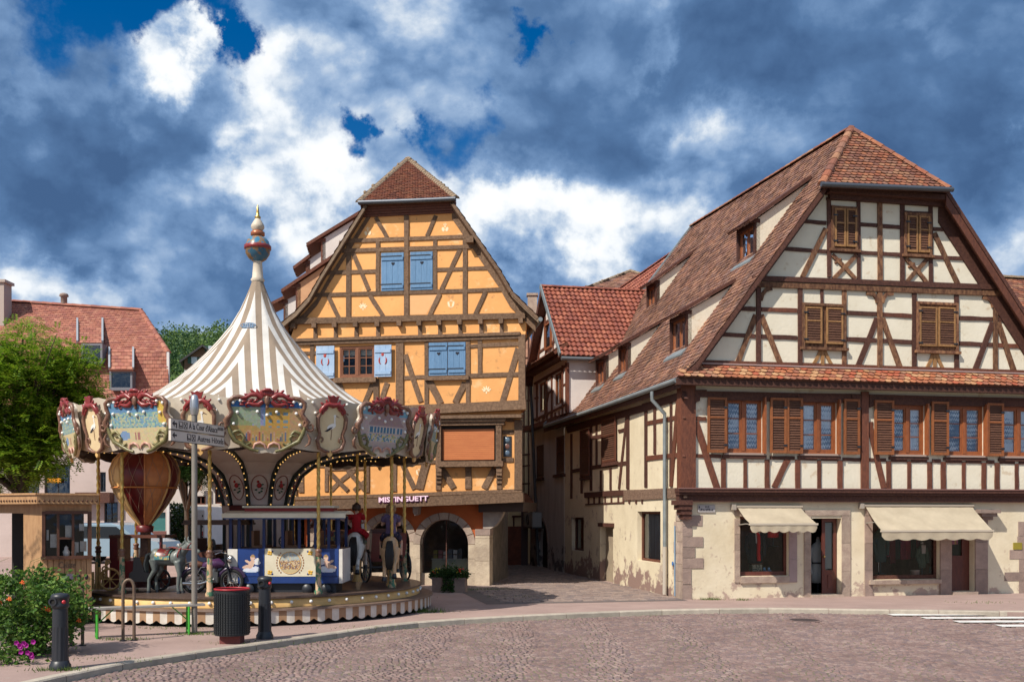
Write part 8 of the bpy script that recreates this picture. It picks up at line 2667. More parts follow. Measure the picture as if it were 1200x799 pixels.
# ------------------------------------------------------------------ bollards
BO = thing('bollard','black fluted bollard at the kerb beside the flowering bush','bollard',(0,0,0),'bollards along the kerb')
prof = [(.145,0),(.145,.06),(.125,.09),(.118,.12)]
mb = MB();mb.lathe(prof+[(.10,.13)],n=20);mb.build('foot',M_IRON,BO)
mb = MB()
n = 24
vs, fs = [], []
for z, r in ((.10,.112),(.30,.110),(.56,.107),(.60,.104)):
 for k in range(n*2):
  a = PI*k/n;vs.append(V((r-(.010 if k%4 in (1,2) and .2<z<.58 else 0))*math.cos(a),(r-(.010 if k%4 in (1,2) and .2<z<.58 else 0))*math.sin(a),z))
for i in range(3):
 for k in range(2*n): fs.append((i*2*n+k,i*2*n+(k+1)%(2*n),(i+1)*2*n+(k+1)%(2*n),(i+1)*2*n+k))
mb.add(vs,fs,0,True);mb.lathe([(.104,.60),(.100,.86)],n=24);mb.build('shaft',M_IRON,BO)
mb = MB();mb.lathe([(.100,.855),(.118,.87),(.122,.90),(.115,.92),(.115,.985),(.125,1.0),(.125,1.03),(.10,1.06),(0,1.075)],n=24);mb.build('head',M_IRON,BO)
mb = MB();M_ = Matrix.Rotation(PI/2,3,'X')
mb.lathe([(.058,.0),(.058,.03),(.036,.03),(.036,.0)],(-.05,-.105,.955),16,smooth=False,M=M_);mb.build('ring_boss',M_IRON,BO)
mb = MB();mb.lathe([(0,.012),(.035,.012),(.035,0)],(-.05,-.108,.955),12,smooth=False,M=M_);mb.build('ring_hole',M_ROOM,BO)
mb = MB();mb.lathe([(0,.02),(.026,.016),(.028,0)],(.09,-.09,.95),12,M=Matrix.Rotation(math.radians(40),3,'Z')@M_);mb.build('reflector',mat('red_reflector',(.45,.02,.03),rough=.2,spec=.6),BO)
bc_ = copy_tree(BO)
place(BO,(-6.34,14.25,.0),0,1.0)
place(bc_,(-4.31,17.7,.0),.15,1.02)
bc_['label'] = 'black fluted bollard right of the round litter bin, in front of the carousel'
BI = thing('litter_bin','round black perforated litter bin with red rim and foot','litter bin',(-4.72,17.12,0))
bx_, by_ = -4.72, 17.12
mb = MB();mb.lathe([(.285,.14),(.285,.90)],(bx_,by_,0),32);mb.lathe([(.275,.90),(.275,.14)],(bx_,by_,0),32);mb.lathe([(.285,.14),(0,.14)],(bx_,by_,0),32,smooth=False);mb.build('shell',mat('dark_mesh_steel',(.016,.018,.020),rough=.5,spec=.5),BI)
mb = MB()
for j in range(17):
 for k in range(40):
  a = 2*PI*k/40
  if math.sin(a) >.35: continue
  c = V(bx_+.287*math.cos(a),by_+.287*math.sin(a),.18+j*.041)
  mb.box(tuple(c),(.026,.026,.026),M=Matrix.Rotation(a,3,'Z'))
mb.build('perforation',mat('mesh_boss',(.020,.022,.024),rough=.45,spec=.5),BI,'stuff')
mb = MB();mb.tube([V(bx_+.285*math.cos(t),by_+.285*math.sin(t),.91) for t in [2*PI*k/36 for k in range(36)]],.016,8,closed=True);mb.build('rim',mat('red_rim',(.34,.02,.03),rough=.4),BI)
mb = MB();mb.lathe([(.26,.88),(.0,.86)],(bx_,by_,0),24);mb.build('liner',M_ROOM,BI)
mb = MB();mb.box((bx_,by_,.07),(.34,.30,.14));mb.build('foot',mat('brick_red_foot',(.17,.05,.045),rough=.8,bump=.3),BI)
HO = thing('bicycle_hoop','rusty brown bicycle hoop in front of the green bench','bicycle hoop',(0,0,0),'bicycle hoops on the pavement')
mb = MB();pts_ = [V(-.085,0,-.02),V(-.085,0,.86)]+[V(-.085*math.cos(t),0,.86+.085*math.sin(t)*1.6) for t in [PI*k/10 for k in range(1,10)]]+[V(.085,0,.86),V(.085,0,-.02)]
mb.tube(pts_,.026,10);mb.build('hoop',mat('rusty_tube',(.13,.085,.06),(.20,.14,.10),rough=.55,scale=10,metal=.3),HO)
mb = MB()
for x in (-.085,.085): mb.lathe([(.055,0),(.055,.015),(.03,.02)],(x,0,0),12,smooth=False)
mb.build('foot_plates',M_IRON,HO,'stuff')
hc = copy_tree(HO);place(HO,(-6.57,17.4,0),.25,1.05);place(hc,(-7.18,16.75,0),.3,1.05);hc['label'] = 'rusty brown bicycle hoop half hidden by the flowering bush'
BE = thing('bench','folding bench with grey plank and bright green metal legs','bench',(-6.6,18.1,0))
A_, B_ = V(-7.6,17.6,.52), V(-5.62,18.55,.52)
d_ = (B_-A_).normalized();n_ = V(-d_.y,d_.x,0)
mb = MB();mb.bar(A_,B_,.24,.035);mb.build('plank',mat('grey_plank',(.34,.32,.29),(.26,.24,.22),rough=.8,scale=4,stretch=(1,6,1)),BE)
M_GREEN = mat('bright_green_paint',(.06,.36,.04),(.05,.30,.035),rough=.4,scale=5)
for f in (.17,.87):
 p = A_.lerp(B_,f)
 mb = MB()
 for s_ in (-.10,.10): mb.bar(p+n_*s_-Z*.02,V(p.x,p.y,0)+n_*s_*1.3,.045,.03)
 mb.bar(p-n_*.11-Z*.10,p+n_*.11-Z*.10,.03);mb.bar(V(p.x,p.y,.06)-n_*.13,V(p.x,p.y,.06)+n_*.13,.03)
 mb.bar(p-Z*.28,p+d_*(.28 if f<.5 else -.28)-Z*.02,.025,.02)
 mb.build('leg_frame',M_GREEN,BE)
# ------------------------------------------------------------------ signpost
SPX, SPY = -5.76, 18.42
SP = thing('signpost','grey signpost with two hotel direction boards in front of the carousel','signpost',(SPX,SPY,0))
mb = MB();mb.tube([V(SPX,SPY,-.02),V(SPX,SPY,4.0)],.052,14);mb.build('post',mat('grey_post',(.20,.18,.155),(.25,.225,.195),rough=.5,scale=3,metal=.2),SP)
mb = MB();mb.lathe([(.06,3.96),(.075,4.02),(.085,4.12),(.075,4.24),(.05,4.32),(0,4.34)],(SPX,SPY,0),16);mb.build('cap',mat('aluminium_cap',(.45,.46,.48),rough=.3,metal=.8),SP)
sr = V(.45,1.75,0).normalized()
SN = Plane(tuple(V(SPX,SPY,0)-sr*.86+V(.06,-.02,0)),(sr.x,sr.y))
M_SIGN = mat('sign_beige',(.66,.59,.52),(.60,.53,.47),rough=.5,scale=2)
M_INK = mat('sign_ink',(.03,.025,.035),rough=.5)
def sign(v0,v1,text,icons_u,text_u0,text_u1,sz,arrow_bend):
 mb = MB();box_uv(mb,SN,0,1.76,v0,v1,-.03,.015);o = mb.build('direction_board',M_SIGN,SP)
 mb = MB();box_uv(mb,SN,-.002,1.762,v0,v0+.008,-.032,.018);box_uv(mb,SN,-.002,1.762,v1-.008,v1,-.032,.018);mb.build('board_edge',mat('board_edge',(.20,.18,.16),rough=.5),o,'stuff')
 vm_ = (v0+v1)/2
 mb = MB()
 P = lambda u, v, w: SN.pt(u,v,w)
 mb.prism([(.04,vm_+.01),(.11,vm_-.045),(.11,vm_-.005),(.18,vm_-.005),(.18,vm_+.025),(.11,vm_+.025),(.11,vm_+.065)],P,.012,.018)
 if arrow_bend: mb.prism([(.155,vm_-.065),(.185,vm_-.065),(.185,vm_+.024),(.155,vm_+.024)],P,.012,.0185)
 mb.build('arrow',M_INK,o)
 for k, u in enumerate(icons_u):
  mb = MB();s_ = .06
  for (a,b_,c,d) in ((u-s_,u+s_,vm_-s_,vm_-s_+.010),(u-s_,u+s_,vm_+s_-.010,vm_+s_),(u-s_,u-s_+.012,vm_-s_,vm_+s_),(u+s_-.012,u+s_,vm_-s_,vm_+s_)):
   box_uv(mb,SN,a,b_,c,d,.013,.018)
  if k == 0: box_uv(mb,SN,u-.04,u+.04,vm_-.035,vm_-.012,.013,.018);box_uv(mb,SN,u-.04,u-.028,vm_-.035,vm_+.03,.013,.0182)
  else:
   mb.prism([(u-.04,vm_-.04),(u-.028,vm_-.046),(u+.042,vm_+.036),(u+.03,vm_+.042)],P,.013,.018);mb.prism([(u+.028,vm_-.046),(u+.04,vm_-.04),(u-.03,vm_+.042),(u-.042,vm_+.036)],P,.013,.0184)
  mb.build('pictogram',M_INK,o)
 text_mesh('board_lettering',text,sz,M_INK,SN.pt((text_u0+text_u1)/2,vm_,.018),sr,Z,o,.002,width=text_u1-text_u0)
 return o
zt = H+(CY-489.8)/F*17.6
sign(zt-.192,zt,"À la Cour d'Alsace****",(.30,.45),.56,1.73,.16,True)
sign(zt-.395,zt-.203,'Autres Hôtels',(.56,.71),.84,1.73,.15,False)
for vv in (zt-.1,zt-.3):
 mb = MB();mb.tube([V(SPX+.062*math.cos(t),SPY+.062*math.sin(t),vv) for t in [2*PI*k/16 for k in range(16)]],.012,6,closed=True);mb.build('clamp',M_IRON,SP)
# ------------------------------------------------------------------ ticket booth
KB = thing('ticket_booth','wooden ticket booth with a dark glazed counter window left of the carousel','ticket booth',(-9.0,20,0))
c0 = V(-9.07,19.6,0)
r1 = V(.80,.42,0).normalized()
KF = Plane(tuple(c0),(r1 .x,r1 .y))
KL = Plane(tuple(c0),(.88,-.47))
M_BW = mat('booth_wood',(.46,.27,.135),(.35,.195,.095),rough=.6,scale=4,stretch=(4,4,.7),bump=.3,objrand=.1)
M_BWD = mat('booth_dark_wood',(.11,.045,.028),(.08,.035,.02),rough=.5,scale=4,stretch=(3,3,1))
uw0, uw1, vw0, vw1 = KF.rect(53,602,103,651)
ue = KF.uv(107.5,650)[0]
mb = MB();wall(mb,KF,0,ue,.1,2.35,[(uw0,uw1,vw0,vw1)],0,.1);mb.build('front_wall',M_BW,KB)
k = 9
for i in range(k):
 a, b_ = ue*i/k, ue*(i+1)/k
 mb = MB();box_uv(mb,KF,a+.008,b_-.008,.15,vw0-.06,-.02,.028+jit(.003));mb.build('plank',M_BW,KB)
for (a,b_,c,d) in ((uw0-.06,uw0,vw0-.05,vw1+.05),(uw1,uw1+.06,vw0-.05,vw1+.05),(uw0,uw1,vw1,vw1+.06),(uw0-.08,uw1+.08,vw0-.06,vw0)):
 mb = MB();box_uv(mb,KF,a,b_,c,d,-.08,.045 if c>vw0-.055 else .12);mb.build('window_frame',M_BWD,KB)
for f in (.30,.65):
 u = uw0+(uw1-uw0)*f;mb = MB();box_uv(mb,KF,u-.022,u+.022,vw0,vw1,-.07,.0);mb.build('glazing_bar',M_BWD,KB)
u = uw0+(uw1-uw0)*.475;vm_ = vw0+(vw1-vw0)*.42
mb = MB();box_uv(mb,KF,uw0+(uw1-uw0)*.32,uw0+(uw1-uw0)*.63,vm_-.02,vm_+.02,-.07,.0);mb.build('glazing_bar',M_BWD,KB)
cuts = (0,.30,.65,1.0)
for a, b_ in zip(cuts,cuts[1:]):
 mb = MB();x0, x1 = uw0+(uw1-uw0)*a+.022, uw0+(uw1-uw0)*b_-.022
 y0 = vm_+.02 if a == .30 else vw0
 mb.add([KF.pt(x0,y0,-.04),KF.pt(x1,y0,-.04),KF.pt(x1,vw1,-.04),KF.pt(x0,vw1,-.04)],[(0,1,2,3)]);mb.build('pane',M_SHOPGLASS,KB)
M_PAPER = mat('paper_notice',(.62,.60,.56),(.5,.48,.45),rough=.8,scale=18)
for f, g_, w_, h_ in ((.20,.36,.12,.26),(.55,.56,.12,.27),(.86,.68,.09,.14),(.90,.22,.12,.2),(.06,.5,.04,.2),(.74,.2,.07,.2)):
 a = uw0+(uw1-uw0)*f;c = vw0+(vw1-vw0)*g_
 mb = MB();box_uv(mb,KF,a-w_/2,a+w_/2,c-h_/2,c+h_/2,-.075,-.068);mb.build('notice',M_PAPER,KB)
mb = MB();box_uv(mb,KF,.06,ue-.06,.12,2.3,-1.3,-1.25);box_uv(mb,KF,.06,ue-.05,.12,.9,-1.25,-.15);mb.build('interior',M_ROOM,KB)
for f, s_ in ((.50,.07),(.68,.05)):
 mb = MB();p = KF.pt(uw0+(uw1-uw0)*f,vw0+.07,-.12);mb.lathe([(s_*.8,-.07),(s_,0),(s_*.5,.06),(s_*.6,.09),(0,.13)],tuple(p),10);mb.build('figurine',mat('pale_figurine',(.5,.47,.43),rough=.5),KB)
mb = MB();wall(mb,KL,-2.6,0,.1,2.35,[(-2.2,-.55,.1,2.18)],0,.12);mb.build('side_wall',M_BW,KB)
mb = MB();box_uv(mb,KL,-2.5,-.3,.12,2.3,-1.2,-1.15);box_uv(mb,KL,-2.5,-.3,.02,.12,-1.2,-.05);mb.build('doorway_dark',M_ROOM,KB)
mb = MB()
e0, e1, e2 = KF.pt(ue+.12,2.36,.14), KF.pt(0,2.36,.14)+V(-.05,-.12,0), KL.pt(-2.75,2.36,.14)
mb.add([p for p in (e0,e1,e2,e2+V(1.0,1.9,0),e0+V(-.8,1.5,0))]+[p+Z*.18 for p in (e0,e1,e2,e2+V(1.0,1.9,0),e0+V(-.8,1.5,0))],
[(0,1,2,3,4),(9,8,7,6,5)]+[(i,5+i,5+(i+1)%5,(i+1)%5) for i in range(5)]);mb.build('roof',M_BW,KB)
mb = MB()
for a, b_ in ((e0,e1),(e1,e2)):
 m_ = int((b_-a).length/.085)
 for i in range(m_): mb.ball(tuple(a.lerp(b_,(i+.5)/m_)+Z*.06+V(.0,-.01,0)),.022,6,4)
mb.build('dentils',M_BWD,KB,'stuff')
mb = MB();mb.bar(e0+Z*.19,e1+Z*.19,.06,.035);mb.bar(e1+Z*.19,e2+Z*.19,.06,.035);mb.build('cornice',M_BW,KB)
p = KF.at(78,662,.035);text_mesh('booth_lettering','Caisse',.17,mat('booth_ink',(.12,.08,.06),rough=.6),p,KF.r,Z+KF.r*.0,KB,.004,width=.30,shear=.25)
p = KF.at(79,675,.04)
mb = MB();box_uv(mb,KF,KF.uv(73,675)[0],KF.uv(86,675)[0],KF.uv(79,679)[1],KF.uv(79,672)[1],.03,.038);mb.build('sticker',mat('blue_sticker',(.10,.10,.16),(.30,.20,.24),rough=.6,scale=14),KB)
a = KF.uv(69.5,666);mb = MB();box_uv(mb,KF,a[0]-.03,a[0]+.03,a[1]-.04,a[1]+.03,.03,.036);mb.build('sticker',mat('orange_sticker',(.62,.22,.10),rough=.6),KB)
for x in (92,101):
 a = KF.uv(x,675.5);mb = MB();mb.lathe([(0,.012),(.032,.012),(.032,0)],tuple(KF.pt(a[0],a[1],.03)),14,M=Matrix.Rotation(math.atan2(KF.n.y,KF.n.x),3,'Z')@Matrix.Rotation(PI/2,3,'Y')@Matrix.Scale(1.7,3,(1,0,0)));mb.build('ring_emblem',M_INK,KB)
mb = MB();box_uv(mb,KF,KF.uv(60,675)[0],KF.uv(71,675)[0],KF.uv(65,679)[1],KF.uv(65,671)[1],.03,.05);mb.build('small_frame',M_GOLDPAINT,KB)
# ------------------------------------------------------------------ planter and shop goods at the orange house
PB = thing('planter','pink stone trough with geraniums in front of the arched shop window','planter',(-1.70,28.0,0))
mb = MB();c = V(-1.72,28.05,0);M_ = Matrix.Rotation(-.157,3,'Z')
mb.box((c.x,c.y,.19),(.92,.38,.38),M=M_);mb.box((c.x,c.y,.385),(.96,.42,.05),M=M_);mb.build('trough',M_STONEP,PB)
mb = MB()
for q in range(2600):
 f = random.gauss(0,.28)
 h = .22 if abs(f) <.22 else .15
 p = c+M_@V(max(-.5,min(.5,f)),random.gauss(-.06,.09),.42+abs(random.gauss(0,h*.6)))
 if abs(f) <.16 and random.random() <.5: p = c+M_@V(f,-.23,random.uniform(.12,.75)-abs(f))
 leaf(mb,p,random.uniform(.045,.085))
mb.build('foliage',LEAF_DARK,PB)
M_REDF = mat('red_geranium',(.55,.04,.02),rough=.6);M_YEF = mat('yellow_leafage',(.40,.36,.03),rough=.6)
for q in range(18):
 f = random.choice((-1,1))*random.uniform(.24,.46)
 p = c+M_@V(f,-.14+jit(.06),.50+random.random()*.16)
 mb = MB()
 for k in range(5): mb.ball(tuple(p+V(jit(.02),jit(.02),jit(.015))),.016,6,4)
 mb.build('flower',M_YEF if q%2 else M_REDF,PB)
a_, b_, _, _ = arches[-1]
CT = thing('shop_counter','pale green display counter behind the arched shop window','counter',tuple(YF.pt((a_+b_)/2,.36,w0_-.9)))
mb = MB();box_uv(mb,YF,a_+.22,b_-.03,.36,.75,w0_-1.2,w0_-.6);mb.build('body',mat('pale_green_counter',(.30,.36,.31),rough=.5),CT)
mb = MB();box_uv(mb,YF,a_+.2,b_-.01,.752,.78,w0_-1.22,w0_-.58);mb.build('top',mat('counter_top',(.4,.42,.38),rough=.4),CT)
cols = ((.30,.26,.08),(.42,.20,.20),(.55,.53,.50),(.16,.17,.19),(.5,.5,.48),(.12,.12,.13))
nm = ('olive','pink','white','dark grey','cream white','black')
for k, c_ in enumerate(cols):
 u = a_+.30+k*.155
 t = thing('gift_box','%s gift box %s on the counter inside the arched window'%(nm[k],('leftmost','second','third','fourth','fifth','last in the row')[k]),'box',tuple(YF.pt(u,.78,w0_-.8)),'gift boxes on the shop counter')
 h = random.uniform(.20,.30)
 mb = MB();box_uv(mb,YF,u-.062,u+.062,.781,.781+h,w0_-.9,w0_-.72);mb.build('carton',mat('carton_'+nm[k].replace(' ','_'),c_,rough=.6),t)
 mb = MB();box_uv(mb,YF,u-.064,u+.064,.781+h*.4,.781+h*.55,w0_-.72,w0_-.716);mb.build('band',mat('carton_band',(.5,.48,.45) if k in (3,5) else (.15,.12,.1),rough=.6),t)
def mannequin(label,px,base_px,h,w_,jacket,extra=None,depth=-.48,name='mannequin',cat='mannequin'):
 u, v = RF.uv(px,base_px,depth)
 p = RF.pt(u,v,depth)
 t = thing(name,label,cat,tuple(p))
 mb = MB();mb.tube([p+Z*.0,p+Z*(h*.3)],.02,8);mb.lathe([(.14,0),(.14,.02),(.02,.03)],tuple(p),14);mb.build('stand',M_IRON,t)
 mb = MB();k = w_
 rot = Matrix.Rotation(math.atan2(RF.r.y,RF.r.x),3,'Z')@Matrix.Scale(.62,3,(0,1,0))
 mb.lathe([(.0,h*.24),(.9*k,h*.25),(.95*k,h*.40),(.74*k,h*.60),(.92*k,h*.78),(.98*k,h*.87),(.6*k,h*.94),(.26*k,h*.97),(.24*k,h*1.02)],tuple(p),18,M=rot);mb.build('garment',jacket,t)
 mb = MB()
 for s_ in (1,-1):
  a = p+RF.r*(s_*k*.86)+Z*h*.86
  mb.tube([a,a+RF.r*(s_*.06)-Z*h*.24,a+RF.r*(s_*.02)+RF.n*.06-Z*h*.46],[.065,.055,.045],8)
 mb.build('sleeve_pair',jacket,t,'stuff')
 mb = MB();mb.ball(tuple(p+Z*h*1.04),(.045,.045,.03),10,6);mb.build('neck_cap',mat('neck_cap',(.45,.40,.36),rough=.5),t)
 if extra:
  for (kind_,m_) in extra:
   mb = MB()
   if kind_ == 'scarf':
    mb.tube([p+RF.n*(.62*k*1.05)+Z*h*z_+RF.r*x_ for z_,x_ in ((.97,-.03),(.88,.02),(.72,.03),(.50,.02),(.30,.03))],[.03,.045,.05,.05,.055],8)
    mb.tube([p+Z*h*.96+V(.10*math.cos(a)*k/.2,.10*math.sin(a)*k/.2,0) for a in [2*PI*q/14 for q in range(14)]],.035,7,closed=True)
   if kind_ == 'shirt':
    mb.prism([(u-.05,v+h*.7),(u+.05,v+h*.7),(u+.07,v+h*.97),(u-.07,v+h*.97)],RF.pt,depth+.55*k,depth+.64*k)
   if kind_ == 'belt':
    mb.tube([p+Z*h*.60+rot@V(.78*k*math.cos(a),.78*k*math.sin(a),0) for a in [2*PI*q/20 for q in range(20)]],.02,6,closed=True)
   mb.build(kind_,m_,t)
 return t
M_BLKCLOTH = mat('black_cloth',(.022,.022,.028),rough=.9,bump=.2)
M_REDCLOTH = mat('scarlet_cloth',(.70,.016,.02),rough=.8,bump=.2)
mannequin('black jacket with a red scarf on a mannequin in the shop window',885,672,1.15,.23,M_BLKCLOTH,[('scarf',M_REDCLOTH),('shirt',mat('pale_shirt',(.5,.46,.44),rough=.8))])
mannequin('scarlet dress with pale belt on a mannequin in the shop window',906,640,.95,.17,M_REDCLOTH,[('belt',mat('cream_belt',(.6,.5,.36),rough=.6))],-.45)
mannequin('pale grey shirt on a headless stand inside the open shop door',958.5,699,1.52,.22,mat('grey_shirt',(.34,.37,.38),rough=.9,bump=.2),[('belt',M_IRON)],-.75)
mannequin('dark teal coat on a mannequin at the left of the wider shop window',1032,672,1.25,.17,mat('teal_coat',(.04,.07,.07),rough=.9),None,-.45)
mannequin('green dress with pale collar on a small mannequin beside the handbag',1080.5,674,.85,.12,mat('green_dress',(.06,.085,.06),rough=.9),[('shirt',mat('pale_collar',(.45,.38,.34),rough=.8))],-.4)
u, v = RF.uv(1055,640,-1.0)
RKp = RF.pt(u,0,-1.0)
RK = thing('clothes_rack','rail of hanging wine red and black clothes behind the wider shop window','clothes rack',tuple(RF.pt(u,.6,-1.1)))
va = RF.uv(1055,625,-1.1)[1]+.15
mb = MB();mb.tube([RF.pt(u-.62,va,-1.1),RF.pt(u+.72,va,-1.1)],.015,6)
for q in (-.6,.7): mb.tube([RF.pt(u+q,va,-1.1),RF.pt(u+q,.0,-1.1)],.015,6)
mb.build('rail',M_CHROME,RK)
for k, c_ in enumerate(((.10,.012,.03),(.16,.015,.04),(.10,.012,.025),(.03,.03,.035),(.22,.012,.06),(.34,.012,.06),(.03,.025,.03),(.2,.02,.03))):
 x = u-.52+k*.16
 L_ = random.uniform(.75,1.0)
 mb = MB();mb.prism([(x-.085,va-L_),(x+.085,va-L_),(x+.07,va-.2),(x+.11,va-.18),(x+.03,va-.05),(x-.03,va-.05),(x-.11,va-.18),(x-.07,va-.2)],RF.pt,-1.14-.02*(k%2),-1.04-.02*(k%2));mb.build('garment',mat('hung_cloth_%s'%'abcdefgh'[k],c_,rough=.9,bump=.2),RK)
def goods(name,label,cat,px,py,builder):
 u, v = RF.uv(px,py,-.42);p = RF.pt(u,v,-.42)
 t = thing(name,label,cat,tuple(p));builder(t,u,v,p);return t
def bag(t,u,v,p):
 mb = MB();mb.prism([(u-.11,v),(u+.11,v),(u+.09,v+.17),(u-.09,v+.17)],RF.pt,-.47,-.38);mb.build('body',mat('pale_bag',(.38,.35,.31),(.16,.15,.13),rough=.6,scale=8),t)
 mb = MB();mb.tube([RF.pt(u+.07*math.cos(a),v+.16+.13*math.sin(a),-.425) for a in [PI*k/10 for k in range(11)]],.010,6);mb.build('handle',M_IRON,t)
goods('handbag','pale handbag with dark handle on the wider shop window display','handbag',1094,671,bag)
def hatbox(t,u,v,p):
 mb = MB();mb.lathe([(.12,0),(.12,.12),(0,.12)],tuple(p),18,smooth=False);mb.build('body',mat('rose_box',(.34,.20,.16),rough=.6),t)
 mb = MB();mb.lathe([(.125,.115),(.125,.15),(0,.15)],tuple(p),18,smooth=False);mb.build('lid',mat('rose_lid',(.42,.30,.25),rough=.6),t)
goods('hat_box','round rose coloured hat box in the wider shop window','box',1072,674,hatbox)
def chest(t,u,v,p):
 mb = MB();box_uv(mb,RF,u-.14,u+.14,v,v+.22,-.55,-.35);mb.build('body',mat('patterned_box',(.36,.34,.24),(.06,.06,.05),rough=.7,scale=30,fac=(.48,.52)),t)
 mb = MB();box_uv(mb,RF,u-.15,u+.15,v+.222,v+.25,-.56,-.34);mb.build('lid',M_BROWN,t)
goods('display_chest','patterned display chest under the black jacket in the shop window','box',886,671,chest)
def shoes(t,u,v,p):
 for s_ in (-.06,.07):
  mb = MB();q = RF.pt(u+s_,v,-.42);mb.tube([q+Z*.04-RF.n*.05,q+Z*.05,q+Z*.035+RF.n*.09],[.045,.042,.025],8);mb.tube([q+Z*.05-RF.n*.04,q+Z*.14-RF.n*.05],[.035,.03],8);mb.build('shoe',mat('pale_blue_shoe',(.30,.48,.66),rough=.5),t)
goods('pair_of_shoes','pale blue shoes at the bottom of the shop window','shoes',899,671,shoes)
def plaque(name,label,x0,y0,x1,y1,m,lines,ink):
 u0, u1, v0, v1 = rr(x0,y0,x1,y1,.03)
 t = thing(name,label,'plaque',tuple(RF.pt((u0+u1)/2,v0,0)))
 mb = MB();box_uv(mb,RF,u0,u1,v0,v1,.0,.03);o = mb.build('plate',m,t)
 for (tx,f,sz,wd) in lines:
  text_mesh('lettering',tx,sz,ink,RF.pt((u0+u1)/2+.02,v0+(v1-v0)*f,.032),RF.r,Z,t,.002,width=wd)
 return t, (u0,u1,v0,v1)
t, q = plaque('street_plaque','grey street name plaque under the ledge at the house corner',818,591.5,838,600,mat('plaque_grey',(.40,.37,.36),rough=.5),[('RUE',.72,.07,.11)],M_INK)
mb = MB()
for k in range(9):
 u = q[0]+.04+k*(q[1]-q[0]-.08)/9;box_uv(mb,RF,u,u+.028,q[2]+.035,q[2]+.035+random.uniform(.03,.06),.028,.033)
box_uv(mb,RF,q[0]+.02,q[0]+.05,q[3]-.08,q[3]-.03,.028,.033)
mb.build('small_lettering',M_INK,t,'stuff')
t, q = plaque('brass_plaque','small dull yellow plaque by the quoins right of the closed door',1188,635.5,1198,643.5,mat('dull_brass',(.30,.24,.03),(.24,.19,.025),rough=.5,scale=5),[],M_INK)
t = thing('waymark_disc','small blue round waymark on the lane wall beside the corner quoins','sign',tuple(RS.at(789,660)))
mb = MB();p = RS.at(788.5,660,.02);mb.lathe([(0,.01),(.055,.01),(.055,0)],tuple(p),16,M=Matrix.Rotation(math.atan2(RS.n.y,RS.n.x),3,'Z')@Matrix.Rotation(PI/2,3,'Y'),smooth=False);mb.build('disc',mat('waymark_blue',(.05,.16,.42),rough=.5),t)
mb = MB()
def weeds(x,y,spread,n,h):
 g_ = ground(x,y)
 for q in range(n):
  p = V(g_.x+random.gauss(0,spread),g_.y+random.gauss(0,spread*.35),0)
  hh = h*random.uniform(.5,1.3);a = random.uniform(0,2*PI);w = V(math.cos(a),math.sin(a),0)*.007
  tip = p+V(random.gauss(0,.4),random.gauss(0,.4),1)*hh
  mb.add([p-w,p+w,tip],[(0,1,2)])
for args in ((832,702.5,.18,160,.07),(870,703,.12,60,.06),(497,717,.25,240,.10),(572,691,.5,320,.06),(610,699.5,.5,160,.04),(69,785,.16,200,.06),(146,749,.22,160,.05),(228,743,.25,200,.05),
(205,735,.5,160,.03),(1150,706,.4,60,.04),(420,735,.6,80,.03),(300,752,.5,80,.03),(120,772,.5,100,.03)):
 weeds(*args)
mb.build('weeds',M_GRASS,None,'stuff')
# ------------------------------------------------------------------ background on the left
BH = thing('house','large house with pink tiled roof and two roof windows behind the tree','house',(-20,50,0))
D0 = 50.0
def bp(px,py,d=D0): return V((px-CX)/F*d,d,H+(CY-py)/F*d)
e_l, e_r = bp(-30,415), bp(197.5,413)
rl_, rr_ = bp(-30,350.5,D0+3.2), bp(165,363.5,D0+3.2)
lo_l, lo_r = bp(-30,476,D0-.35), bp(197.5,474,D0-.35)
mb = MB();slab(mb,[e_l,e_r,rr_,rl_],.12);slab(mb,[lo_l,lo_r,e_r+V(0,-.05,-.02),e_l+V(0,-.05,-.02)],.12)
back = V(0,7,0)
mb.add([rl_,rr_,V(rr_.x-1.2,rr_.y+3.4,e_r.z),V(rl_.x,rl_.y+3.4,e_l.z)],[(0,1,2,3)])
mb.build('roof',M_TILEPINK,BH)
tm = MB();tiling(tm,e_l,rl_,rr_,e_r,.22,.19,rounded=False,lift=.035);tiling(tm,lo_l,e_l+V(0,-.05,-.02),e_r+V(0,-.05,-.02),lo_r,.22,.19,rounded=False,lift=.035);tm.build('roof_tiling',M_TILEPINK,BH,'stuff')
tm = MB();ridge_caps(tm,rl_,rr_,.16,.5);ridge_caps(tm,e_r,rr_,.13,.5);tm.build('ridge_tiles',M_TILEPINK,BH,'stuff')
mb = MB();xk = e_r.x*(D0+7)/D0-.25
mb.add([V(e_r.x,e_r.y,-.1),V(xk,e_r.y+7,-.1),V(xk,e_r.y+7,e_r.z),V(e_r.x,e_r.y,e_r.z)],[(0,1,2,3)])
BHP = Plane((-26,D0,0),(1,0))
bw = [BHP.rect(122,588,138,613),BHP.rect(52,544,82,600),BHP.rect(30,560,46,600),BHP.rect(160,600,194,622),BHP.rect(117,553,124,576),BHP.rect(150,545,170,575)]
u1_ = e_r.x+26
wall(mb,BHP,0,u1_,-.1,lo_l.z+.2,bw,0,.25)
mb.build('wall',mat('pink_grey_plaster',(.50,.41,.38),(.44,.36,.33),rough=.9,scale=1),BH)
for k, g_ in enumerate(bw):
 if k == 3:
  mb = MB();box_uv(mb,BHP,g_[0],g_[1],g_[2],g_[3],-.3,-.2);mb.build('shop_front',mat('teal_shopfront',(.05,.16,.15),rough=.3,spec=.6),BH)
 else:
  plain_window(BHP,g_,BH,M_IRON,-.12,True)
mb = MB();a = BHP.rect(94,577,134,589);box_uv(mb,BHP,*a,.0,.6);mb.build('dark_fascia',M_BROWN,BH)
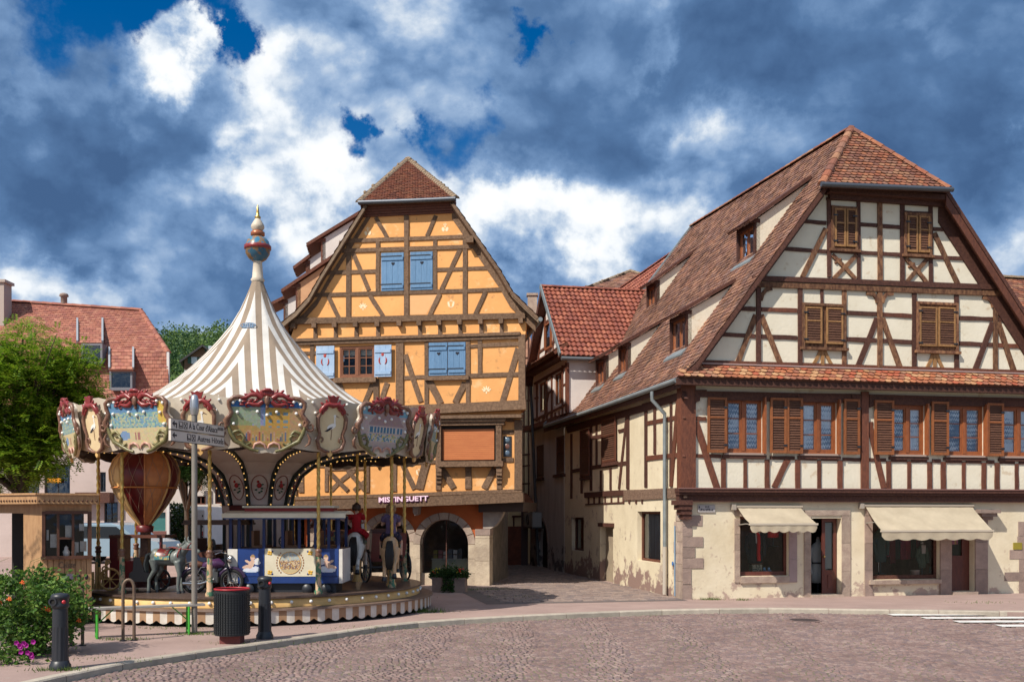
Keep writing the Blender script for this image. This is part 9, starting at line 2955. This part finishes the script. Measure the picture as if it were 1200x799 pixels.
mb = MB();a = BHP.rect(56,560,72,565.5);box_uv(mb,BHP,*a,.02,.07);mb.build('shop_sign',mat('orange_sign',(.65,.26,.02),rough=.5),BH)
mb = MB();a = BHP.rect(160,622,202,648);box_uv(mb,BHP,a[0],u1_,0,a[3],.0,.05);mb.build('plinth',mat('dark_red_plinth',(.17,.075,.065),rough=.8),BH)
mb = MB();mb.bar(V(e_r.x+.02,D0-.1,0),V(e_r.x+.02,D0-.1,e_r.z),.12);mb.build('downpipe',mat('white_pipe',(.6,.58,.56),rough=.5),BH)
mb = MB();p0 = bp(0,376,D0+2);mb.box((p0 .x,p0 .y,p0 .z+.6),(.8,.8,2.6));mb.box((p0 .x,p0 .y,p0 .z+1.95),(1.0,1.0,.14));mb.build('chimney',mat('chimney_render',(.40,.33,.29),rough=.9,scale=3,bump=.3),BH)
p1_ = bp(75,355,D0+3.2);mb = MB();mb.lathe([(.16,0),(.16,.45),(.24,.5),(.2,.62),(.1,.66)],(p1_.x,p1_.y,p1_.z-.15),12);mb.build('roof_vent',M_STONEP,BH)
for (x0,y0,x1,y1), (wx0,wy0,wx1,wy1) in (((90.5,375,120,402),(98,405,118,423)),((128,409,156,433),(131,437,153,454))):
 def rd(y): return D0+3.2*(413-y)/50 if y <413 else D0-.35*(y-413)/62
 A_, B_ = bp(x0,y1,rd(y1)-.75), bp(x1,y1,rd(y1)-.75)
 C_, D_ = bp(x1,y0,rd(y0)-.06), bp(x0,y0,rd(y0)-.06)
 mb = MB();slab(mb,[A_,B_,C_,D_],.10);fl2 = mb.build('raised_flap',M_TILEPINK,BH)
 tm = MB();tiling(tm,A_,D_,C_,B_,.3,.28,rounded=False);tm.build('flap_tiling',M_TILEPINK,fl2,'stuff')
 for p_, q_ in ((A_,D_),(B_,C_)):
  mb = MB();mb.bar(p_+Z*.06,q_+Z*.06,.09,.16);mb.build('flap_flashing',mat('pale_zinc',(.36,.38,.41),rough=.5,metal=.3),fl2)
 d2 = rd(wy1)-.42
 a0_, a1_ = bp(wx0,wy1,d2), bp(wx1,wy0,d2)
 mb = MB();x_, X_, z_, Z_ = a0_.x, a1_.x, a0_.z, a1_.z
 for bx0, bx1, bz0, bz1 in ((x_-.1,x_,z_-.1,Z_+.1),(X_,X_+.1,z_-.1,Z_+.1),(x_,X_,Z_,Z_+.1),(x_,X_,z_-.14,z_)):
  mb.box(((bx0+bx1)/2,d2+.25,(bz0+bz1)/2),(bx1-bx0,.6,bz1-bz0))
 wn = mb.build('roof_window',mat('window_grey',(.16,.16,.18),rough=.5),BH)
 mb = MB();mb.add([V(x_,d2,z_),V(X_,d2,z_),V(X_,d2,Z_),V(x_,d2,Z_)],[(0,1,2,3)]);mb.build('pane',M_GLASS,wn)
 mb = MB();mb.box(((x_+X_)/2,d2+.2,(z_+Z_)/2),(X_-x_,.1,Z_-z_));mb.build('room_behind',M_ROOM,wn)
CH = thing('house','cream house with flower box and shop signs glimpsed under the carousel','house',(-18.5,62,0))
CP2 = Plane((-21.5,62,0),(1,0))
wr_ = [CP2 .rect(229,581,241,591),CP2 .rect(252,566,268,590)]
mb = MB();wall(mb,CP2,0,7,-.1,7.4,wr_,0,.2);mb.add([CP2 .pt(0,-.1),CP2 .pt(0,-.1,-8),CP2 .pt(0,7.4,-8),CP2 .pt(0,7.4)],[(0,1,2,3)]);mb.build('wall',mat('pale_house_plaster',(.58,.52,.48),(.52,.46,.42),rough=.9,scale=1),CH)
for g_ in wr_: plain_window(CP2,g_,CH,M_REDWOOD,-.1,True)
mb = MB();slab(mb,[CP2 .pt(-.4,7.2,.4),CP2 .pt(7.4,7.2,.4),CP2 .pt(7.4,9.6,-4),CP2 .pt(-.4,9.6,-4)],.15);mb.build('roof',M_TILEPINK,CH)
mb = MB();a = CP2 .rect(233,538,252,552);box_uv(mb,CP2,*a,.5,.58);mb.build('pink_sign',mat('pink_sign',(.40,.06,.12),rough=.5),CH)
mb = MB();a = CP2 .rect(230,561,240,575);box_uv(mb,CP2,*a,.5,.56);mb.build('square_sign',mat('beige_sign',(.50,.38,.28),(.22,.08,.06),rough=.5,scale=5),CH)
mb = MB();a = CP2 .rect(246,563,272,569);box_uv(mb,CP2,*a,.0,.4);fb = mb.build('flower_box',M_BROWN,CH)
mb = MB()
for q in range(500): leaf(mb,CP2 .pt(random.uniform(a[0],a[1]),a[3]+random.random()*.8,.25+jit(.2)),.13)
mb.build('box_foliage',LEAF_TREE,fb)
mb = MB()
for q in range(60): mb.ball(tuple(CP2 .pt(random.uniform(a[0],a[1]),a[3]-.1+random.random()*.7,.42)),.075,6,4)
mb.build('box_flowers',mat('box_orange',(.55,.10,.02),rough=.6),fb,'stuff')
HE = thing('hedge','clipped green hedge in front of the cream house','hedge',(-19.4,58,0))
mb = MB()
for q in range(2600): leaf(mb,V(random.uniform(-20.6,-18.0),57+jit(.6),random.uniform(.3,2.75)),.17)
mb.build('foliage',LEAF_DARK,HE)
mb = MB()
for q in range(9): mb.tube([V(-20.4+q*.28,57,-.1),V(-20.4+q*.28+jit(.1),57,2.3)],[.04,.02],5)
mb.build('stems',M_BARK,HE,'stuff')
def vehicle(label,name,cat,body_prof,width,paint,glass_prof,wheels,wr=.32,van=False):
 t = thing(name,label,cat,(0,0,0))
 hw = width/2
 mb = MB()
 sec = []
 n = len(body_prof)
 vs = []
 for y, k in ((-hw,.0),(-hw*.94,.03),(hw*.94,.03),(hw,.0)):
  for x, z in body_prof: vs.append(V(x,y,z+(k if z>.9 else 0)))
 fs = [tuple(range(n)),tuple(range(4*n-1,3*n-1,-1))]
 for i in range(3):
  for j in range(n): fs.append((i*n+j,(i+1)*n+j,(i+1)*n+(j+1)%n,i*n+(j+1)%n))
 mb.add(vs,fs);mb.build('body',paint,t)
 for s_ in (-1,1):
  mb = MB();P = lambda u, v, w: V(u,s_*(hw+w),v)
  pl_ = glass_prof if s_ <0 else glass_prof[::-1]
  mb.prism(pl_,P,-.02,.012);mb.build('side_window',mat('car_glass',(.015,.02,.025),rough=.2,spec=.25),t)
  for x in wheels:
   mb = MB();mb.lathe([(0,.10),(wr*.6,.10),(wr,.07),(wr,-.07),(0,-.08)],(x,s_*(hw-.04),wr),18,M=Matrix.Rotation(-s_*PI/2*-1,3,'X'));w = mb.build('wheel',M_TYRE,t)
   mb = MB();mb.lathe([(0,.115),(wr*.55,.105),(wr*.6,.09)],(x,s_*(hw-.04),wr),14,M=Matrix.Rotation(s_*PI/2,3,'X'));mb.build('rim',M_CHROME,w)
 x0 = min(p[0] for p in body_prof);x1 = max(p[0] for p in body_prof)
 zt_ = max(p[1] for p in body_prof)
 for s_ in (-1,1):
  mb = MB();mb.box((x0+.0,s_*hw*.82,.95 if not van else 1.0),(.05,.16,.26));mb.build('tail_light',mat('tail_red',(.35,.015,.012),rough=.25),t)
  mb = MB();mb.box((x1-.02,s_*hw*.75,.68),(.06,.26,.14));mb.build('headlight',mat('head_lamp',(.6,.62,.62),rough=.15),t)
 mb = MB();mb.box((x0-.03,0,.48),(.12,width*.96,.20));mb.build('bumper',M_IRON,t)
 mb = MB();mb.box((x1+.0,0,.46),(.10,width*.94,.20));mb.build('bumper',M_IRON,t)
 mb = MB();mb.box((x0-.005,0,.78),(.03,.50,.11));mb.build('number_plate',mat('plate_white',(.6,.6,.58),rough=.5),t)
 return t, hw, x0, zt_
vp = [(-2.5,.35),(2.35,.35),(2.45,.75),(2.35,1.05),(1.65,1.25),(1.15,2.05),(.9,2.45),(-2.35,2.5),(-2.5,2.3)]
vn, hw, x0, zt_ = vehicle('white delivery van seen from behind beyond the carousel','delivery_van','van',vp,1.95,mat('van_white',(.62,.65,.66),(.55,.58,.59),rough=.35,scale=2,spec=.5),[(.55,1.3),(1.5,1.3),(1.1,2.0),(.55,2.05)],(-1.6,1.55),.34,True)
mb = MB();mb.box((x0-.01,0,1.45),(.02,.03,1.7));
for y in (-.86,.86):
 for z in (.8,1.4,2.0): mb.box((x0-.015,y,z),(.03,.06,.10))
mb.build('door_seam',M_IRON,vn,'stuff')
mb = MB()
for y in (.18,.60): mb.tube([(x0-.08,y,.85),(x0-.08,y,2.35),(x0+.1,y,2.5)],.018,6)
for k in range(6): mb.tube([(x0-.08,.18,.95+k*.26),(x0-.08,.60,.95+k*.26)],.014,6)
mb.build('ladder',mat('ladder_grey',(.40,.42,.43),rough=.4),vn)
place(vn,(-17.8,60,0),math.radians(78),1.0)
cp_ = [(-2.1,.30),(2.05,.30),(2.15,.65),(2.0,.85),(1.1,.98),(.45,1.45),(.1,1.52),(-1.3,1.50),(-1.95,1.02),(-2.15,.85)]
gp_ = [(-1.55,.98),(.95,.98),(.35,1.42),(-1.25,1.44)]
for (label,col_,loc,rz) in (('silver blue car parked at the left beyond the ticket booth',(.20,.29,.36),(-17.0,44,0),math.radians(-8)),('dark car parked behind the silver blue car',(.06,.09,.14),(-18.2,47,0),math.radians(-5)),
('black car beside the white van',(.012,.014,.018),(-20.2,61,0),math.radians(80))):
 t, *_ = vehicle(label,'parked_car','car',cp_,1.75,mat('car_paint_%s'%label.split()[0],col_,rough=.25,spec=.6,coat=.5),gp_,(-1.35,1.35))
 t['group'] = 'cars parked beyond the carousel'
 mb = MB();mb.prism([(-.78,1.0),(.78,1.0),(.66,1.42),(-.66,1.42)],lambda u,v,w:V(-1.97+(v-1.0)*1.35+w,-u,v),-.02,.01);mb.build('rear_window',MATS['car_glass'],t)
 place(t,loc,rz,1.12)
# ------------------------------------------------------------------ wooded hill and chalet
mb = MB()
nx, ny = 60, 26
def hill_z(x,y):
 f = max(0,min(1,(y-105)/190));f = f*f*(3-2*f)
 ridge = 45*(1-.55*max(0,min(1,(x+70)/70)))*(1-.25*max(0,min(1,(-130-x)/120)))
 return -.2+f*ridge+2.5*mnoise.noise(V(x*.02,y*.02,0))*f
vs = []
for j in range(ny+1):
 for i in range(nx+1):
  x = -320+400*i/nx;y = 100+300*j/ny
  vs.append(V(x,y,hill_z(x,y)))
fs = [(j*(nx+1)+i,j*(nx+1)+i+1,(j+1)*(nx+1)+i+1,(j+1)*(nx+1)+i) for j in range(ny) for i in range(nx)]
mb.add(vs,fs,0,True);mb.build('hill',mat('meadow',(.10,.16,.04),(.075,.12,.035),rough=.95,scale=.08),None,'structure')
mb = MB()
rnd = random.Random(5)
cnt = 0
while cnt <420:
 x = rnd.uniform(-150,-30);y = rnd.uniform(150,300)
 px = CX+F*x/y
 if not (120<px<345): continue
 if y <215 and 184 <px <275: continue
 z = hill_z(x,y);r = rnd.uniform(2.2,4.2)
 h = rnd.uniform(1.0,1.6);tone = rnd.choice((0,0,1,1,2)) if y <240 else rnd.choice((0,0,2,2,1))
 for q in range(170):
  d = V(rnd.gauss(0,1),rnd.gauss(0,1),rnd.gauss(.25,1)).normalized()*r*rnd.uniform(.7,1.08)
  leaf(mb,V(x,y,z+r*.9)+V(d.x,d.y,d.z*h),rnd.uniform(.45,.85),tone,droop=-.2)
 cnt += 1
mb.build('wood_on_the_hill',[LEAF_HILL,LEAF_HILL2,LEAF_HILL3],None,'stuff')
CX0, CY0 = -45.8, 150.0
zc = H+(CY-441)/F*CY0
CL = thing('chalet','brown wooden chalet with green shutters on the wooded hillside','house',(CX0,CY0,zc))
CPl = Plane((CX0-2.6,CY0,0),(.97,.24))
za = H+(CY-404.5)/F*CY0;ze = H+(CY-421)/F*CY0
mb = MB();mb.prism([(0,zc-3),(5.2,zc-3),(5.2,zc+1.0),(0,zc+1.0)],CPl.pt,-8,0);mb.build('base_wall',mat('chalet_white',(.55,.53,.50),rough=.9),CL)
mb = MB();mb.prism([(0,zc+1.0),(5.2,zc+1.0),(5.2,ze),(2.6,za-.2),(0,ze)],CPl.pt,-8,0.05);mb.build('timber_wall',mat('chalet_brown',(.17,.095,.06),(.13,.07,.045),rough=.8,scale=1.5,stretch=(.3,.3,4)),CL)
mb = MB()
for s_, a in ((-1,[(-.7,ze-.5),(2.6,za)]),(1,[(2.6,za),(5.9,ze-.5)])):
 (u0,v0), (u1,v1) = a
 slab(mb,[CPl.pt(u0,v0+.15,.7),CPl.pt(u1,v1+.15,.7),CPl.pt(u1,v1+.15,-8.5),CPl.pt(u0,v0+.15,-8.5)],.25)
mb.build('roof',mat('slate_dark',(.05,.045,.05),rough=.7),CL)
for (u,v,w_,h_) in ((1.4,zc+2.4,.8,1.0),(3.7,zc+4.2,.6,.9)):
 mb = MB();box_uv(mb,CPl,u-w_/2,u+w_/2,v-h_/2,v+h_/2,.03,.09);wn = mb.build('window',mat('chalet_pane',(.45,.5,.55),rough=.2),CL)
 for s_ in (-1,1):
  mb = MB();box_uv(mb,CPl,u+s_*(w_/2+.28)-.24,u+s_*(w_/2+.28)+.24,v-h_/2,v+h_/2,.04,.12);mb.build('shutter',mat('chalet_green',(.02,.07,.05),rough=.6),wn)
NB = thing('house','neighbouring house with an old tiled roof at the right edge','house',tuple(RF.pt(15,0,-3)))
n0 = RF.pt(2*uc+.9,0,-1.2)
NP = Plane(tuple(n0),(RF.r.x,RF.r.y))
gz = H+(CY-316)/F*(n0 .y+3.2)
mb = MB()
A_, D_ = NP.pt(-.5,6.4,.4), NP.pt(9,6.4,.4);B_, C_ = NP.pt(-.5,gz,-4.2), NP.pt(9,gz,-4.2)
slab(mb,[A_,D_,C_,B_],.12);mb.build('roof',M_REDWOOD,NB)
tm = MB();tiling(tm,A_,B_,C_,D_,.19,.16);tm.build('roof_tiling',M_TILEHIP,NB,'stuff')
tm = MB();ridge_caps(tm,B_+Z*.04,C_+Z*.04,.11,.36);tm.build('ridge_tiles',M_MOSSY,NB,'stuff')
mb = MB();wall(mb,NP,0,8.5,-.1,6.5,[],0);mb.add([NP.pt(0,-.1),NP.pt(0,6.5),NP.pt(0,gz-.2,-4.2),NP.pt(0,6.5,-8.4),NP.pt(0,-.1,-8.4)],[(4,3,2,1,0)]);mb.build('wall',M_CREAM,NB)
